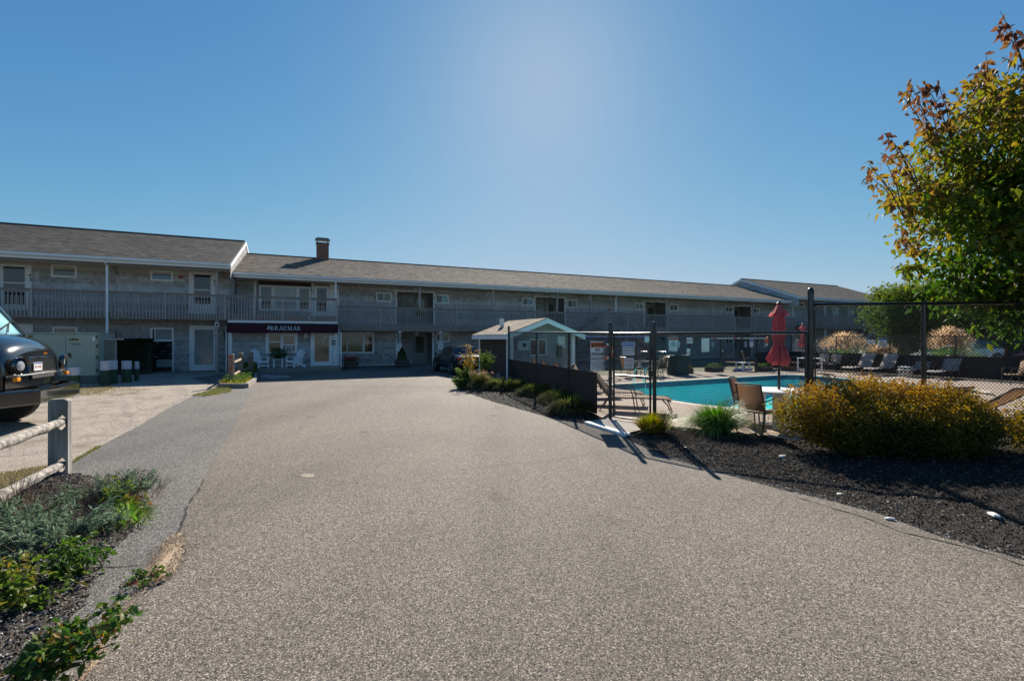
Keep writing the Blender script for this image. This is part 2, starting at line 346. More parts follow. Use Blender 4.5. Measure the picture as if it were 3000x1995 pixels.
# ------------------------------------------------------------ writing
def text(s, size, mat, parent, loc, rot=(R(90), 0, 0), name='lettering', bold=0.0, sx=1.0, ax='CENTER', depth=.002):
    cu = bpy.data.curves.new('t', 'FONT'); cu.body = s; cu.size = size; cu.align_x = ax; cu.align_y = 'CENTER'; cu.offset = bold; cu.extrude = depth; cu.resolution_u = 2
    ob = bpy.data.objects.new('t', cu); COL.objects.link(ob)
    dg = bpy.context.evaluated_depsgraph_get(); me = bpy.data.meshes.new_from_object(ob.evaluated_get(dg))
    bpy.data.objects.remove(ob); bpy.data.curves.remove(cu); me.materials.clear()
    o = link(me, name, MT[mat], parent); o.location = loc; o.rotation_euler = rot; o.scale = (sx, 1, 1); return o
# ------------------------------------------------------------ courses of shingles, each one real
def shingles(name, O, A, V, a0, a1, v0, v1, ex, wmin, wmax, mat, parent, holes=(), inside=None, th=.028, seed=1, gap=.004):
    O = np.array(O, float); A = np.array(A, float); V = np.array(V, float); Nn = np.cross(A, V)
    r = np.random.default_rng(seed); vs = []; tn = []; c = 0
    v = v0
    while v < v1 - .01:
        vt = min(v + ex, v1); a = a0 - r.random() * wmax; rowt = r.random()
        while a < a1:
            wd = wmin + r.random() * (wmax - wmin); b0 = max(a, a0); b1 = min(a + wd - gap, a1); a += wd
            if b1 - b0 < .01: continue
            cm = (b0 + b1) / 2; vm = (v + vt) / 2; skip = False
            for (h0, h1, g0, g1) in holes:
                if h0 - .01 < b1 and b0 < h1 + .01 and g0 < vm < g1:
                    if b0 < h0 < b1: b1 = h0
                    elif b0 < h1 < b1: b0 = h1
                    else: skip = True
            if skip or b1 - b0 < .01 or (inside and not inside(cm, vm)): continue
            j = (r.random() - .5) * .012 if ex < .2 else 0; t1 = th * (.8 + .5 * r.random())
            for (aa, vv, nn) in ((b0, v + j, t1), (b1, v + j, t1), (b1, vt + .012, .002), (b0, vt + .012, .002), (b0, v + j, 0), (b1, v + j, 0)):
                vs.append((aa, vv, nn))
            tt = .5 * rowt + .5 * r.random(); tn += [tt, tt, min(1, tt + .12), min(1, tt + .12), 0, 0]; c += 1
        v += ex
    if not c: return None
    q = np.array(vs); P = O + q[:, :1] * A + q[:, 1:2] * V + q[:, 2:3] * Nn
    b = np.arange(c)[:, None] * 6
    f = np.concatenate([b + np.array([[0, 1, 2, 3]]), b + np.array([[4, 5, 1, 0]])])
    return tag(npmesh(name, P, f, MT[mat], parent, tn), kind='stuff')
def cells(mb, s0, s1, z0, z1, t0, t1, holes):               # a wall with real openings
    xs = sorted({s0, s1} | {min(max(h[i], s0), s1) for h in holes for i in (0, 1)}); zs = sorted({z0, z1} | {min(max(h[i], z0), z1) for h in holes for i in (2, 3)})
    for i in range(len(xs) - 1):
        k = 0; run = None
        for k in range(len(zs) - 1):
            xm = (xs[i] + xs[i+1]) / 2; zm = (zs[k] + zs[k+1]) / 2
            solid = not any(h[0] < xm < h[1] and h[2] < zm < h[3] for h in holes)
            if solid: run = (run[0], zs[k+1]) if run else (zs[k], zs[k+1])
            if (not solid or k == len(zs) - 2) and run:
                mb.box(xs[i], xs[i+1], t0, t1, run[0], run[1]); run = None
# ------------------------------------------------------------ leaves and blades
def leaves(name, cen, size, mat, parent, tone, droop=.5, aspect=.55, seed=1, updir=0, spread=1.0, out=None):
    r = np.random.default_rng(seed); n = len(cen); cen = np.asarray(cen, float)
    d = r.normal(size=(n, 3)) * spread
    if out is not None: d += out
    d[:, 2] = d[:, 2] * .6 - droop + updir; d /= np.linalg.norm(d, axis=1)[:, None]
    q = r.normal(size=(n, 3)); s = np.cross(d, q); s /= np.linalg.norm(s, axis=1)[:, None]; nn = np.cross(s, d)
    L = (size * (.65 + .7 * r.random(n)))[:, None]; W = L * aspect * .5
    cup = L * .12
    P = [cen, cen + d*L*.45 + s*W + nn*cup*.6, cen + d*L*.5 - nn*cup*.3, cen + d*L*.45 - s*W + nn*cup*.6, cen + d*L - nn*cup*1.6*0 - np.array([0, 0, 1]) * L * .18]
    v = np.stack(P, 1).reshape(-1, 3); b = np.arange(n)[:, None] * 5
    f = np.concatenate([b + np.array([[0, 1, 2]]), b + np.array([[0, 2, 3]]), b + np.array([[1, 4, 2]]), b + np.array([[2, 4, 3]])])
    o = npmesh(name, v, f, MT[mat], parent, np.repeat(np.clip(tone, 0, 1), 5), smooth=False); return o
def blades(name, base, ln, wd, mat, parent, tone, lean=.6, bend=.8, seed=1, seg=4, az=None):
    r = np.random.default_rng(seed); n = len(base); base = np.asarray(base, float)
    a = r.random(n) * 6.283 if az is None else az
    ln = ln * (.6 + .6 * r.random(n)); le = lean * r.random(n) ** .8; bd = bend * (.5 + r.random(n))
    dirh = np.stack([np.cos(a), np.sin(a), 0*a], 1); sd_ = np.stack([-np.sin(a + .3), np.cos(a + .3), 0*a], 1)
    rows = []; p = base.copy(); th = le
    for k in range(seg + 1):
        f = k / seg; wv = (wd * (1 - f ** 1.6) * .5 + wd * .03)
        rows += [p - sd_ * wv, p + sd_ * wv]
        p = p + (dirh * np.sin(th)[:, None] + np.array([0, 0, 1]) * np.cos(th)[:, None]) * (ln / seg)[:, None]; th = th + bd / seg * (1 + f)
    v = np.stack(rows, 1).reshape(-1, 3); b = np.arange(n)[:, None] * (2 * seg + 2)
    f = np.concatenate([b + np.array([[2*k, 2*k+1, 2*k+3, 2*k+2]]) for k in range(seg)])
    return npmesh(name, v, f, MT[mat], parent, np.repeat(np.clip(tone, 0, 1), 2 * seg + 2))
def tess(outer, holes, z, name, mat, kind='structure', parent=None):
    loops = [[Vector((p[0], p[1], 0)) for p in outer]] + [[Vector((p[0], p[1], 0)) for p in h] for h in holes]
    tri = geometry.tessellate_polygon(loops); vs = [p for l in loops for p in l]; fs = []
    for q in tri:
        a, b_, c = (vs[i] for i in q)
        fs.append(tuple(q) if (b_ - a).cross(c - a).z > 0 else tuple(reversed(q)))
    me = bpy.data.meshes.new(name); me.from_pydata([(p.x, p.y, z) for p in vs], [], fs); me.update()
    return tag(link(me, name, MT[mat], parent), kind=kind)
# ------------------------------------------------------------ ground, water and paving
pool = [(3.66, 16.4), (4.3, 17.5), (8, 19.4), (12.2, 21.5), (13.5, 21.9), (14.3, 20.6), (14.9, 17.9), (15.5, 15.8), (15.2, 14.9), (11, 13.2), (8, 11.8), (6.6, 11.25), (5.67, 11.45), (4.99, 12.05), (4.5, 12.9), (3.86, 14.5)]
def smooth_loop(p, n=4):
    q = []
    for i in range(len(p)):
        p0, p1, p2, p3 = (Vector(p[(i + k - 1) % len(p)]) for k in range(4))
        for j in range(n):
            t_ = j / n; q.append(.5 * ((2*p1) + (p2-p0)*t_ + (2*p0-5*p1+4*p2-p3)*t_*t_ + (3*p1-p0-3*p2+p3)*t_**3))
    return [(v[0], v[1]) for v in q]
pool = smooth_loop(pool)
def inset(p, d):
    c = Vector((sum(a for a, _ in p) / len(p), sum(b_ for _, b_ in p) / len(p))); q = []
    for i in range(len(p)):
        a = Vector(p[i-1]); b_ = Vector(p[(i+1) % len(p)]); tdir = (b_ - a).normalized(); nn = Vector((-tdir.y, tdir.x)); pt = Vector(p[i])
        if (c - pt).dot(nn) < 0: nn = -nn
        q.append(tuple(pt + nn * d))
    return q
cop = inset(pool, -.32)
tess([(-900, -60), (900, -60), (900, 1500), (-900, 1500)], [cop], -.02, 'ground', 'soil_field')
tess([tuple(p[:2]) for p in (G(-3400, 1300), G(-1500, 1030), Vector((-40, 40, 0)), Vector((-3, 40, 0)), G(620, 1100), G(640, 1150), G(571, 1160), G(485, 1205), G(400, 1254), G(285, 1314), G(200, 1360), G(100, 1420), G(-600, 1500))], [], -.004, 'gravel_lot', 'gravel')
apx = [(-3, -2), (6, -2)] + [tuple(G(x, y)[:2]) for x, y in ((3600, 1860), (3000, 1600), (2692, 1522), (2527, 1462), (2389, 1428), (2251, 1398), (2086, 1355), (1931, 1310), (1835, 1268), (1721, 1232), (1619, 1205), (1523, 1180), (1396, 1150), (1350, 1135), (1380, 1105))]
apx += [(-1.2, 21.5), (8, 28), (30, 44), (25, 46), (-15, 29), (-14.5, 26)] + [tuple(G(x, y)[:2]) for x, y in ((560, 1108), (640, 1130), (660, 1150), (571, 1158), (485, 1203), (400, 1252), (285, 1312), (200, 1358), (140, 1400))]
apx += [(-4.6, 3.6), (-3.3, 2.0)]
tess(apx, [], 0, 'asphalt_road', 'asphalt')
seam = [(752, 1138), (715, 1190), (690, 1240), (655, 1310), (600, 1400), (560, 1470), (535, 1530), (500, 1600), (440, 1680), (380, 1770), (320, 1850), (240, 1995), (150, 2200)]
sm = [G(x + random.uniform(-5, 5), y) for x, y in seam]
old = [tuple(p[:2]) for p in sm] + [(-2.2, 1.2), (-3.3, 2.0), (-4.6, 3.6)] + [tuple(G(x, y)[:2]) for x, y in ((140, 1400), (200, 1357), (285, 1311), (400, 1251), (485, 1201), (571, 1157), (600, 1146), (720, 1137))]
tess(old, [], .004, 'older_asphalt_strip', 'asphalt_old')
def ribbon(pts, wd, z, name, mat, jit=.4, seed=2):
    r = random.Random(seed); L = []; Rr = []; P = []
    for i in range(len(pts) - 1):
        n = max(2, int((pts[i+1] - pts[i]).length / .07))
        P += [pts[i].lerp(pts[i+1], k / n) for k in range(n)]
    P.append(pts[-1]); off = 0
    for i, p in enumerate(P):
        d = (P[min(i+1, len(P)-1)] - P[max(i-1, 0)]).normalized(); nn = Vector((-d.y, d.x, 0)); off = off * .8 + r.uniform(-.012, .012)
        wv = wd * (1 + r.uniform(-jit, jit)); wv *= min(1, .2 + i * .2, .2 + (len(P) - 1 - i) * .2)
        L.append(Vector((p.x, p.y, z)) + nn * (wv / 2 + off)); Rr.append(Vector((p.x, p.y, z)) - nn * (wv / 2 - off))
    return tag(MB().grid([Rr, L]).build(name, MT[mat]), kind='structure')
pm('crack_dark', (.018, .016, .015), None, 20, .95)
ribbon(sm[4:8], .018, .008, 'asphalt_crack', 'crack_dark', .8)
ribbon(sm[9:], .035, .008, 'sand_seam', 'sand', .5)
ribbon([G(250, 1658), G(330, 1660), G(420, 1657), G(440, 1652)], .012, .008, 'asphalt_crack', 'crack_dark', .8, 3)
ribbon([G(2295, 1444), G(2400, 1476), G(2527, 1514), G(2640, 1560), G(2750, 1585), G(2890, 1620), G(3100, 1690)], .016, .004, 'asphalt_crack', 'crack_dark', .8, 4)
ribbon([G(1215, 1392), G(1330, 1380), G(1500, 1358), G(1640, 1345), G(1800, 1322)], .006, .004, 'asphalt_crack', 'crack_dark', .8, 5)
ribbon([G(600, 1500), G(700, 1478), G(830, 1464), G(960, 1440), G(1080, 1425)], .005, .004, 'asphalt_crack', 'crack_dark', .8, 6)
ribbon([G(900, 1131), G(1100, 1132), G(1300, 1133), G(1380, 1130)], .03, .004, 'asphalt_crack', 'crack_dark', .6, 7)
rag = lambda p, s=7: [(x + random.uniform(-s, s) * .5, y + random.uniform(-s, s) * .5) for x, y in p]
sp = [G(x, y) for x, y in ((420, 1702), (432, 1668), (462, 1632), (492, 1590), (518, 1562), (540, 1580), (546, 1602), (528, 1640), (505, 1680), (468, 1705), (440, 1716))]
def ragged(sp, n=8, a=.018): return [(x + random.gauss(0, a), y + random.gauss(0, a)) for x, y in smooth_loop([tuple(p[:2]) for p in sp], n)]
tess(ragged(sp), [], .010, 'sand_patch', 'sand')
sp = [G(x, y) for x, y in ((880, 1392), (900, 1386), (918, 1390), (914, 1397), (892, 1398))]
tess(ragged(sp, 6, .012), [], .004, 'pale_stain_patch', 'gravel')
def scatter_box(name, pts, n, s_, mat, seed, sp=.05):
    r = np.random.default_rng(seed); k = r.integers(0, len(pts), n); rows_ = [[(p.x + r.normal(0, sp), p.y + r.normal(0, sp), .012) for p in pts] for _ in range(40)]; return chips(name, rows_, n, s_, mat, seed)
SCAT = []
for i_, (pts_, n_) in enumerate((([G(x, y) for x, y in ((430, 1690), (450, 1640), (480, 1600), (530, 1570), (545, 1600), (520, 1650), (490, 1690), (440, 1712), (430, 1690))], 2600), (sm[7:], 2200))): SCAT.append((pts_, n_, i_))
# pool deck with the pool cut out
FA = Vector((-.12, 17.2, 0)); FB = Vector((2.10, 9.72, 0)); FC = Vector((2.81, 8.97, 0)); FD = Vector((4.99, 7.60, 0)); FE = Vector((10.6, 6.95, 0))
F0 = Vector((2.9, 20.4, 0)); F1 = Vector((16.6, 27.0, 0)); F2 = F1 + Vector((SN, -CS, 0)) * 18
dk = [(FA.x, FA.y), (FB.x, FB.y)] + [tuple(G(x, y)[:2]) for x, y in ((1722, 1240), (1836, 1276))] + [(FC.x, FC.y - .12), (FD.x, FD.y + .05), (7.9, 8.3), (12.5, 9.2), (F2.x, F2.y), (F1.x, F1.y), (F0.x - .4, F0.y), (-.1, 18.8)]
tess(dk, [cop], .008, 'pool_deck', 'deck_floor')
tess(cop, [inset(pool, 0)], .014, 'pool_coping', 'coping')
m_ = MB(); n_ = len(cop)
m_.grid([[(x, y, .014) for x, y in cop + cop[:1]], [(x, y, -.03) for x, y in cop + cop[:1]]]); m_.grid([[(x, y, .014) for x, y in pool + pool[:1]], [(x, y, -.03) for x, y in pool + pool[:1]]])
tag(m_.build('pool_coping_edge', MT['coping']), kind='structure')
m_ = MB().grid([[(x, y, -.03) for x, y in pool + pool[:1]], [(x, y, -.22) for x, y in pool + pool[:1]]]); tag(m_.build('pool_tile_band', MT['tile_blue']), kind='structure')
m_ = MB().grid([[(x, y, -.22) for x, y in pool + pool[:1]], [(x, y, -1.1) for x, y in pool + pool[:1]]])
pz = lambda x: -1.25 + .8 * min(1, max(0, (x - 7.5) / 6))
m_ = MB().grid([[(x, y, -.22) for x, y in pool + pool[:1]], [(x, y, pz(x)) for x, y in pool + pool[:1]]]); tag(m_.build('pool_basin', MT['pool_plaster']), kind='structure')
fl_ = tess(pool, [], 0, 'pool_floor', 'pool_plaster')
for v_ in fl_.data.vertices: v_.co.z = pz(v_.co.x)
ln_ = inset(pool, .004)
tag(MB().grid([[(x, y, -.62) for x, y in ln_ + ln_[:1]], [(x, y, -.70) for x, y in ln_ + ln_[:1]]]).build('pool_line', MT['tile_blue']), kind='structure') if 0 else None
tess(inset(pool, .002), [], -.06, 'pool_water', 'water')
# threshold slab and its white painted edge at the gate
sl_ = [G(1722, 1240), G(1836, 1276), Vector((FC.x + .02, FC.y - .06, 0)), Vector((FB.x, FB.y, 0))]
tess([tuple(p[:2]) for p in sl_], [], .045, 'gate_threshold_slab', 'concrete')
e0, e1 = G(1720, 1241), G(1838, 1278); dd = (e1 - e0).normalized(); pp = Vector((-dd.y, dd.x, 0))
m_ = MB(); m_.bar(e0 - pp * .0 + Vector((0, 0, .024)), e1 + Vector((0, 0, .024)), .13, .05); tag(m_.build('painted_slab_edge', MT['white']), kind='structure')
# planted beds: a gently heaped sheet between the asphalt edge and the fence
def bed(name, A, B, nu, nv, h, mat, z0=.006, back=0.0, seed=1):
    r = np.random.default_rng(seed)
    def at(P, t_):
        t_ *= len(P) - 1; i = min(int(t_), len(P) - 2); return P[i].lerp(P[i+1], t_ - i)
    rows = []
    for j in range(nv + 1):
        v_ = j / nv; row = []
        for i in range(nu + 1):
            u_ = i / nu; p = at(A, u_).lerp(at(B, u_), v_)
            e = min(1, v_ * 4) * min(1, u_ * 5, (1 - u_) * 8)
            row.append((p.x + r.normal() * .012, p.y + r.normal() * .012, z0 + (h * math.sin(min(v_, .5) * math.pi) + back * v_ * max(0, u_ - .5) * 2 + r.normal() * .012) * e))
        rows.append(row)
    me = MB().grid(rows); o = me.build(name, MT[mat], None, True); tag(o, kind='structure'); return rows
def chips(name, rows, n, s, mat, seed=1, flat=.35):
    r = np.random.default_rng(seed); a = np.array(rows); nj, ni = a.shape[:2]
    u_ = r.random(n) * (ni - 1.001); v_ = r.random(n) * (nj - 1.001); i = u_.astype(int); j = v_.astype(int); fu = (u_ - i)[:, None]; fv = (v_ - j)[:, None]
    c = (a[j, i]*(1-fu)+a[j, i+1]*fu)*(1-fv) + (a[j+1, i]*(1-fu)+a[j+1, i+1]*fu)*fv
    d = r.normal(size=(n, 3)); d[:, 2] *= flat; d /= np.linalg.norm(d, axis=1)[:, None]; q = r.normal(size=(n, 3)); q[:, 2] *= flat
    e = np.cross(d, np.array([0, 0, 1.]) + .4 * q); e /= np.linalg.norm(e, axis=1)[:, None]; up = np.cross(e, d)
    L = (s * (.4 + r.random(n) * 1.2))[:, None]; W = L * (.25 + .3 * r.random(n))[:, None]; H = L * .12
    c = c + np.array([0, 0, 1]) * L * .12
    P = [c - d*L/2 - e*W/2, c + d*L/2 - e*W*.3, c + d*L*.45 + e*W/2, c - d*L*.4 + e*W*.4, c - d*L*.1 + up * H * 2]
    v = np.stack(P, 1).reshape(-1, 3); b_ = np.arange(n)[:, None] * 5
    f = np.concatenate([b_ + np.array([[k, (k + 1) % 4, 4]]) for k in range(4)])
    return tag(npmesh(name, v, f, MT[mat]), kind='stuff')
for pts_, n_, i_ in SCAT: scatter_box('sand_grains', pts_, n_, .010, 'sand_grain', 60 + i_, .035 if i_ else .045)
A_ = [G(x, y) for x, y in ((1830, 1280), (1931, 1326), (2086, 1370), (2251, 1414), (2389, 1444), (2527, 1480), (2692, 1541), (3000, 1625), (3600, 1880))]
B_ = [Vector((2.62, 9.0, 0)), FC + Vector((.1, -.05, 0)), FC.lerp(FD, .4), FC.lerp(FD, .7), FD, FD.lerp(FE, .3), FD.lerp(FE, .55), FD.lerp(FE, .8), FE]
A_s = [A_[0]]
bedR = bed('mulch_bed', A_, B_, 90, 26, .055, 'mulch', .006, .16, 3)
chips('mulch_chips', bedR, 60000, .020, 'mulch_chip', 4)
chips('shell_bits', [r_ for r_ in bedR[:6]], 420, .022, 'pebble', 5); chips('bark_bits', bedR, 3600, .026, 'bark_chip', 15)
edge_ = [[(p.x + (q / 5 - .5) * .02 - .0, p.y - q * .05, .004) for p in [A_[0].lerp(A_[1], k / 6) for k in range(6)] + [A_[i].lerp(A_[i+1], k / 6) for i in range(1, 7) for k in range(6)]] for q in range(6)]
chips('mulch_spill', edge_, 3000, .018, 'mulch_chip', 16); chips('grit', edge_, 2600, .012, 'pebble', 17)
def bed_z(x, y):
    a = np.array(bedR).reshape(-1, 3); k = np.argmin((a[:, 0] - x) ** 2 + (a[:, 1] - y) ** 2); return float(a[k, 2])
A_ = [G(x, y) for x, y in ((1336, 1138), (1396, 1160), (1450, 1178), (1523, 1198), (1619, 1226), (1722, 1243))]
B_ = [Vector((-2.3, 20.2, 0)), Vector((-1.2, 19.4, 0)), Vector((-.35, 18.4, 0)), FA.lerp(FB, .25), FA.lerp(FB, .65), FB + Vector((-.05, .02, 0))]
bedF = bed('mulch_bed', A_, B_, 60, 16, .08, 'mulch', .006, 0, 6)
chips('mulch_chips', bedF, 16000, .022, 'mulch_chip', 7); chips('shell_bits', bedF[:5], 420, .03, 'pebble', 8)
A_ = [G(x, y) for x, y in ((140, 2300), (120, 1995), (190, 1850), (265, 1740), (320, 1620), (400, 1540), (440, 1490), (400, 1440), (300, 1405), (215, 1388))]
B_ = [Vector((-3.4, 1.6, 0)), Vector((-3.8, 2.2, 0)), Vector((-4.2, 2.8, 0)), Vector((-4.6, 3.4, 0)), Vector((-4.9, 3.9, 0)), Vector((-5.2, 4.4, 0)), Vector((-5.5, 4.9, 0)), Vector((-5.8, 5.3, 0)), Vector((-5.9, 5.6, 0)), Vector((-5.9, 5.8, 0))]
bedL = bed('planting_bed_soil', A_, B_, 70, 20, .05, 'bed_soil', .010, 0, 9)
chips('mulch_chips', bedL, 12000, .02, 'mulch_chip', 10); chips('shell_bits', bedL, 5200, .018, 'pebble', 11)
# dry grass round the bollards, along the lot, and at the second split-rail fence
def tuft_area(name, pts, n, ln, wd, mat, seed, lean=.7, z=0.0):
    r = np.random.default_rng(seed); P = [Vector(p) for p in pts]; base = []
    xs = [p.x for p in P]; ys = [p.y for p in P]
    def ins(x, y):
        c = False
        for i in range(len(P)):
            a, b_ = P[i], P[i-1]
            if (a.y > y) != (b_.y > y) and x < (b_.x - a.x) * (y - a.y) / (b_.y - a.y) + a.x: c = not c
        return c
    while len(base) < n:
        x = r.uniform(min(xs), max(xs)); y = r.uniform(min(ys), max(ys))
        if ins(x, y): base.append((x, y, z))
    return tag(blades(name, base, ln, wd, mat, None, r.random(n), lean, .9, seed, 2), kind='stuff')
tuft_area('grass', [G(190, 1146), G(300, 1128), G(345, 1135), G(290, 1152), G(160, 1172)], 2600, .05, .012, 'lawn_dry', 21)
tuft_area('grass', [G(560, 1160), G(650, 1135), G(675, 1136), G(678, 1150), G(600, 1162)], 1500, .09, .010, 'lawn', 22)
tuft_area('grass', [G(-20, 1392), G(130, 1366), G(190, 1366), G(120, 1400), G(-20, 1450)], 3000, .045, .008, 'lawn_dry', 23)
tuft_area('grass', [G(200, 1356), G(285, 1308), G(300, 1308), G(215, 1358)], 350, .04, .008, 'lawn', 24)
tuft_area('grass', [G(330, 1130), G(440, 1142), G(360, 1160), G(250, 1160)], 900, .05, .010, 'lawn_dry', 25)
# ------------------------------------------------------------ the motel: three joined wings
main = empty('motel_building', N * D0, PHI, 'long grey shingled motel wing with brick chimney and maroon awning over its porch', 'building')
left = empty('motel_building', N * D0, PHI, 'higher-roofed grey shingled motel wing behind the green utility cabinet, doors numbered 40 and 42', 'building')
right = empty('motel_building', N * D0, PHI, 'farthest grey shingled motel wing, half hidden by the round tree beyond the pool', 'building')
T = lambda D: D - D0
sE = bs(672, 27.6)                         # left wing's end wall
sR = 41.4; sM = 42.2
def window(par, r4, t, panes, frame='white', fw=.06, label=None):
    s0, s1, z0, z1 = r4; m = MB()
    for a in ((s0, s1, z0, z0 + fw), (s0, s1, z1 - fw, z1), (s0, s0 + fw, z0 + fw, z1 - fw), (s1 - fw, s1, z0 + fw, z1 - fw)):
        m.box(a[0], a[1], t - .055, t + .03, a[2], a[3])
    ps = []
    for (a0, a1, b0, b1, mat) in panes:
        x0 = s0 + fw + (s1 - s0 - 2*fw) * a0; x1 = s0 + fw + (s1 - s0 - 2*fw) * a1; y0 = z0 + fw + (z1 - z0 - 2*fw) * b0; y1 = z0 + fw + (z1 - z0 - 2*fw) * b1
        ps.append((x0, x1, y0, y1, mat)); g = .022
        for a in ((x0, x1, y0, y0 + g), (x0, x1, y1 - g, y1), (x0, x0 + g, y0 + g, y1 - g), (x1 - g, x1, y0 + g, y1 - g)):
            m.box(a[0], a[1], t - .04, t + .02, a[2], a[3])
    m.box(s0 + fw, s1 - fw, t + .031, t + .04, z0 + fw, z1 - fw); m.box(s0 + fw, s1 - fw, t + .0, t + .03, z0 + fw, z1 - fw) if len(ps) > 2 else None
    w_ = m.build('window', MT[frame], par)
    for (x0, x1, y0, y1, mat) in ps:
        MB().box(x0 + .022, x1 - .022, t - .012, t - .004, y0 + .022, y1 - .022).build('pane', MT[mat], w_)
    return w_
def door(par, r4, t, glass=None, number=None, mat='white', fw=.10, gm='glass_dark', rail=None, numx=1):
    s0, s1, z0, z1 = r4; m = MB()
    for a in ((s0, s0 + fw, z0, z1), (s1 - fw, s1, z0, z1), (s0 + fw, s1 - fw, z1 - fw, z1)): m.box(a[0], a[1], t - .05, t + .03, a[2], a[3])
    m.box(s0 + fw, s1 - fw, t - .02, t + .03, z0, z1 - fw)
    d = m.build('door', MT[mat], par)
    if glass:
        g0, g1, h0, h1 = glass
        hs = [(h0, h1)] if rail is None else [(h0, rail - .03), (rail + .03, h1)]
        for a, b_ in hs: MB().box(g0, g1, t - .03, t - .022, a, b_).build('pane', MT[gm], d)
        MB().box(g0 - .03, g0, t - .035, t - .02, h0 - .03, h1 + .03).box(g1, g1 + .03, t - .035, t - .02, h0 - .03, h1 + .03).box(g0, g1, t - .035, t - .02, h1, h1 + .03).box(g0, g1, t - .035, t - .02, h0 - .03, h0).build('moulding', MT[mat], d)
    MB().tube([(s0 + fw + .07, t - .08, z0 + 1.0), (s0 + fw + .07, t - .02, z0 + 1.0)], .03, 8).build('handle', MT['steel'], d)
    if number:
        sn = s1 - fw * .5 if numx > 0 else s0 + fw * .5
        for k, ch in enumerate(number): text(ch, .2, 'ink', d, (sn + .03 * k, t - .056, z1 - .5 - .19 * k), name='room_number', bold=.004)
    return d
def lantern(par, s, z, t):
    m = MB(); m.M = Matrix.Translation((s, t - .13, z))
    m.box(-.12, .12, -.07, .07, -.17, -.14); m.box(-.10, .10, -.06, .06, .09, .12)
    for x in (-.11, -.012, .088): m.box(x, x + .024, -.07, -.05, -.14, .09)
    m.box(-.11, .11, -.072, -.052, -.04, -.02)
    m.lathe([(.12, .12), (.11, .17), (.07, .22), (.02, .25)], n=10); m.bar((0, .02, .24), (0, .13, .24), .03)
    l_ = m.build('wall_lantern', MT['copper_lantern'], par)
    m = MB(); m.M = Matrix.Translation((s, t - .13, z)); m.box(-.088, .088, -.045, .05, -.13, .085).build('lamp_glass', MT['glass_pale'], l_)
def eave_light(par, s, z, t):
    m = MB(); m.M = Matrix.Translation((s, t, z)); m.bar((-.16, 0, .12), (-.13, 0, 0), .02); m.bar((.16, 0, .12), (.13, 0, 0), .02)
    m.lathe([(.05, .05), (.10, 0), (.12, -.10), (.06, -.13)], n=10); return m.build('eave_lamp', MT['copper_lantern'], par)
def gutter_run(par, s0, s1, D, z, dep=.3):
    m = MB(); t = T(D); pr = [(0, 0), (-.02, -.03), (-.10, -.05), (-.13, -.02), (-.13, .09), (-.115, .09), (-.11, 0), (-.02, .02), (-.01, .09), (0, .09)]
    m.add([(s0, t + y, z + h) for y, h in pr] + [(s1, t + y, z + h) for y, h in pr], [tuple(range(10)), tuple(range(19, 9, -1))] + [(i, 10+i, 10+(i+1)%10, (i+1)%10) for i in range(10)])
    m.build('gutter', MT['white'], par)
    MB().box(s0, s1, t + .002, t + .03, z - .17, z + .09).build('fascia_board', MT['white'], par)
def downspout(par, s, t, z0, z1, eave=None):
    m = MB()
    if eave is not None: m.bar((s, eave, z1 + .05), (s, eave + .05, z1 - .02), .08); m.bar((s, eave + .02, z1), (s, t, z1 - .28), .08, .07)
    m.box(s - .045, s + .045, t - .035, t + .035, z0, z1 - .24 if eave is not None else z1); return m.build('downspout', MT['white'], par)
def railing(par, s0, s1, t, zb, zt, limit=300, posts=(), sp=.135, name='balcony_railing'):
    m = MB(); m.box(s0, s1, t - .06, t + .08, zt - .035, zt); m.box(s0, s1, t - .015, t + .025, zt - .125, zt - .037); m.box(s0, s1, t - .015, t + .02, zb + .25, zb + .34)
    rl = m.build(name, MT['grey_wood_h'], par)
    mesh = MB().box(-.019, .019, -.052, -.016, 0, zt - zb - .16).mesh('baluster'); mesh.materials.append(MT['grey_wood'])
    k = 0; s = s0 + .05; rest = MB()
    while s < s1 - .02:
        if not any(abs(s - p) < .07 for p in posts):
            if k < limit:
                o = link(mesh, 'baluster', None, rl); o.location = (s, t, zb + .04); o.rotation_euler = (0, random.uniform(-.012, .012), 0)
            else: rest.box(s - .019, s + .019, t - .052, t - .016, zb + .04, zt - .12)
            k += 1
        s += sp * random.uniform(.97, 1.03)
    if rest.v: tag(rest.build('balusters', MT['grey_wood'], rl), kind='stuff')
    for p in posts: MB().box(p - .045, p + .045, t - .06, t + .03, zb + .02, zt - .037).build('railing_post', MT['grey_wood'], rl)
    return rl
def balcony(par, s0, s1, D, zb, name='balcony_floor'):
    t = T(D); MB().box(s0, s1, t + .01, t + .05, zb, zb + .26).build('rim_board', MT['grey_wood_h'], par)
    m = MB().box(s0, s1, t + .052, 0 - .02, zb + .2, zb + .26); m.build(name, MT['grey_wood_h'], par)
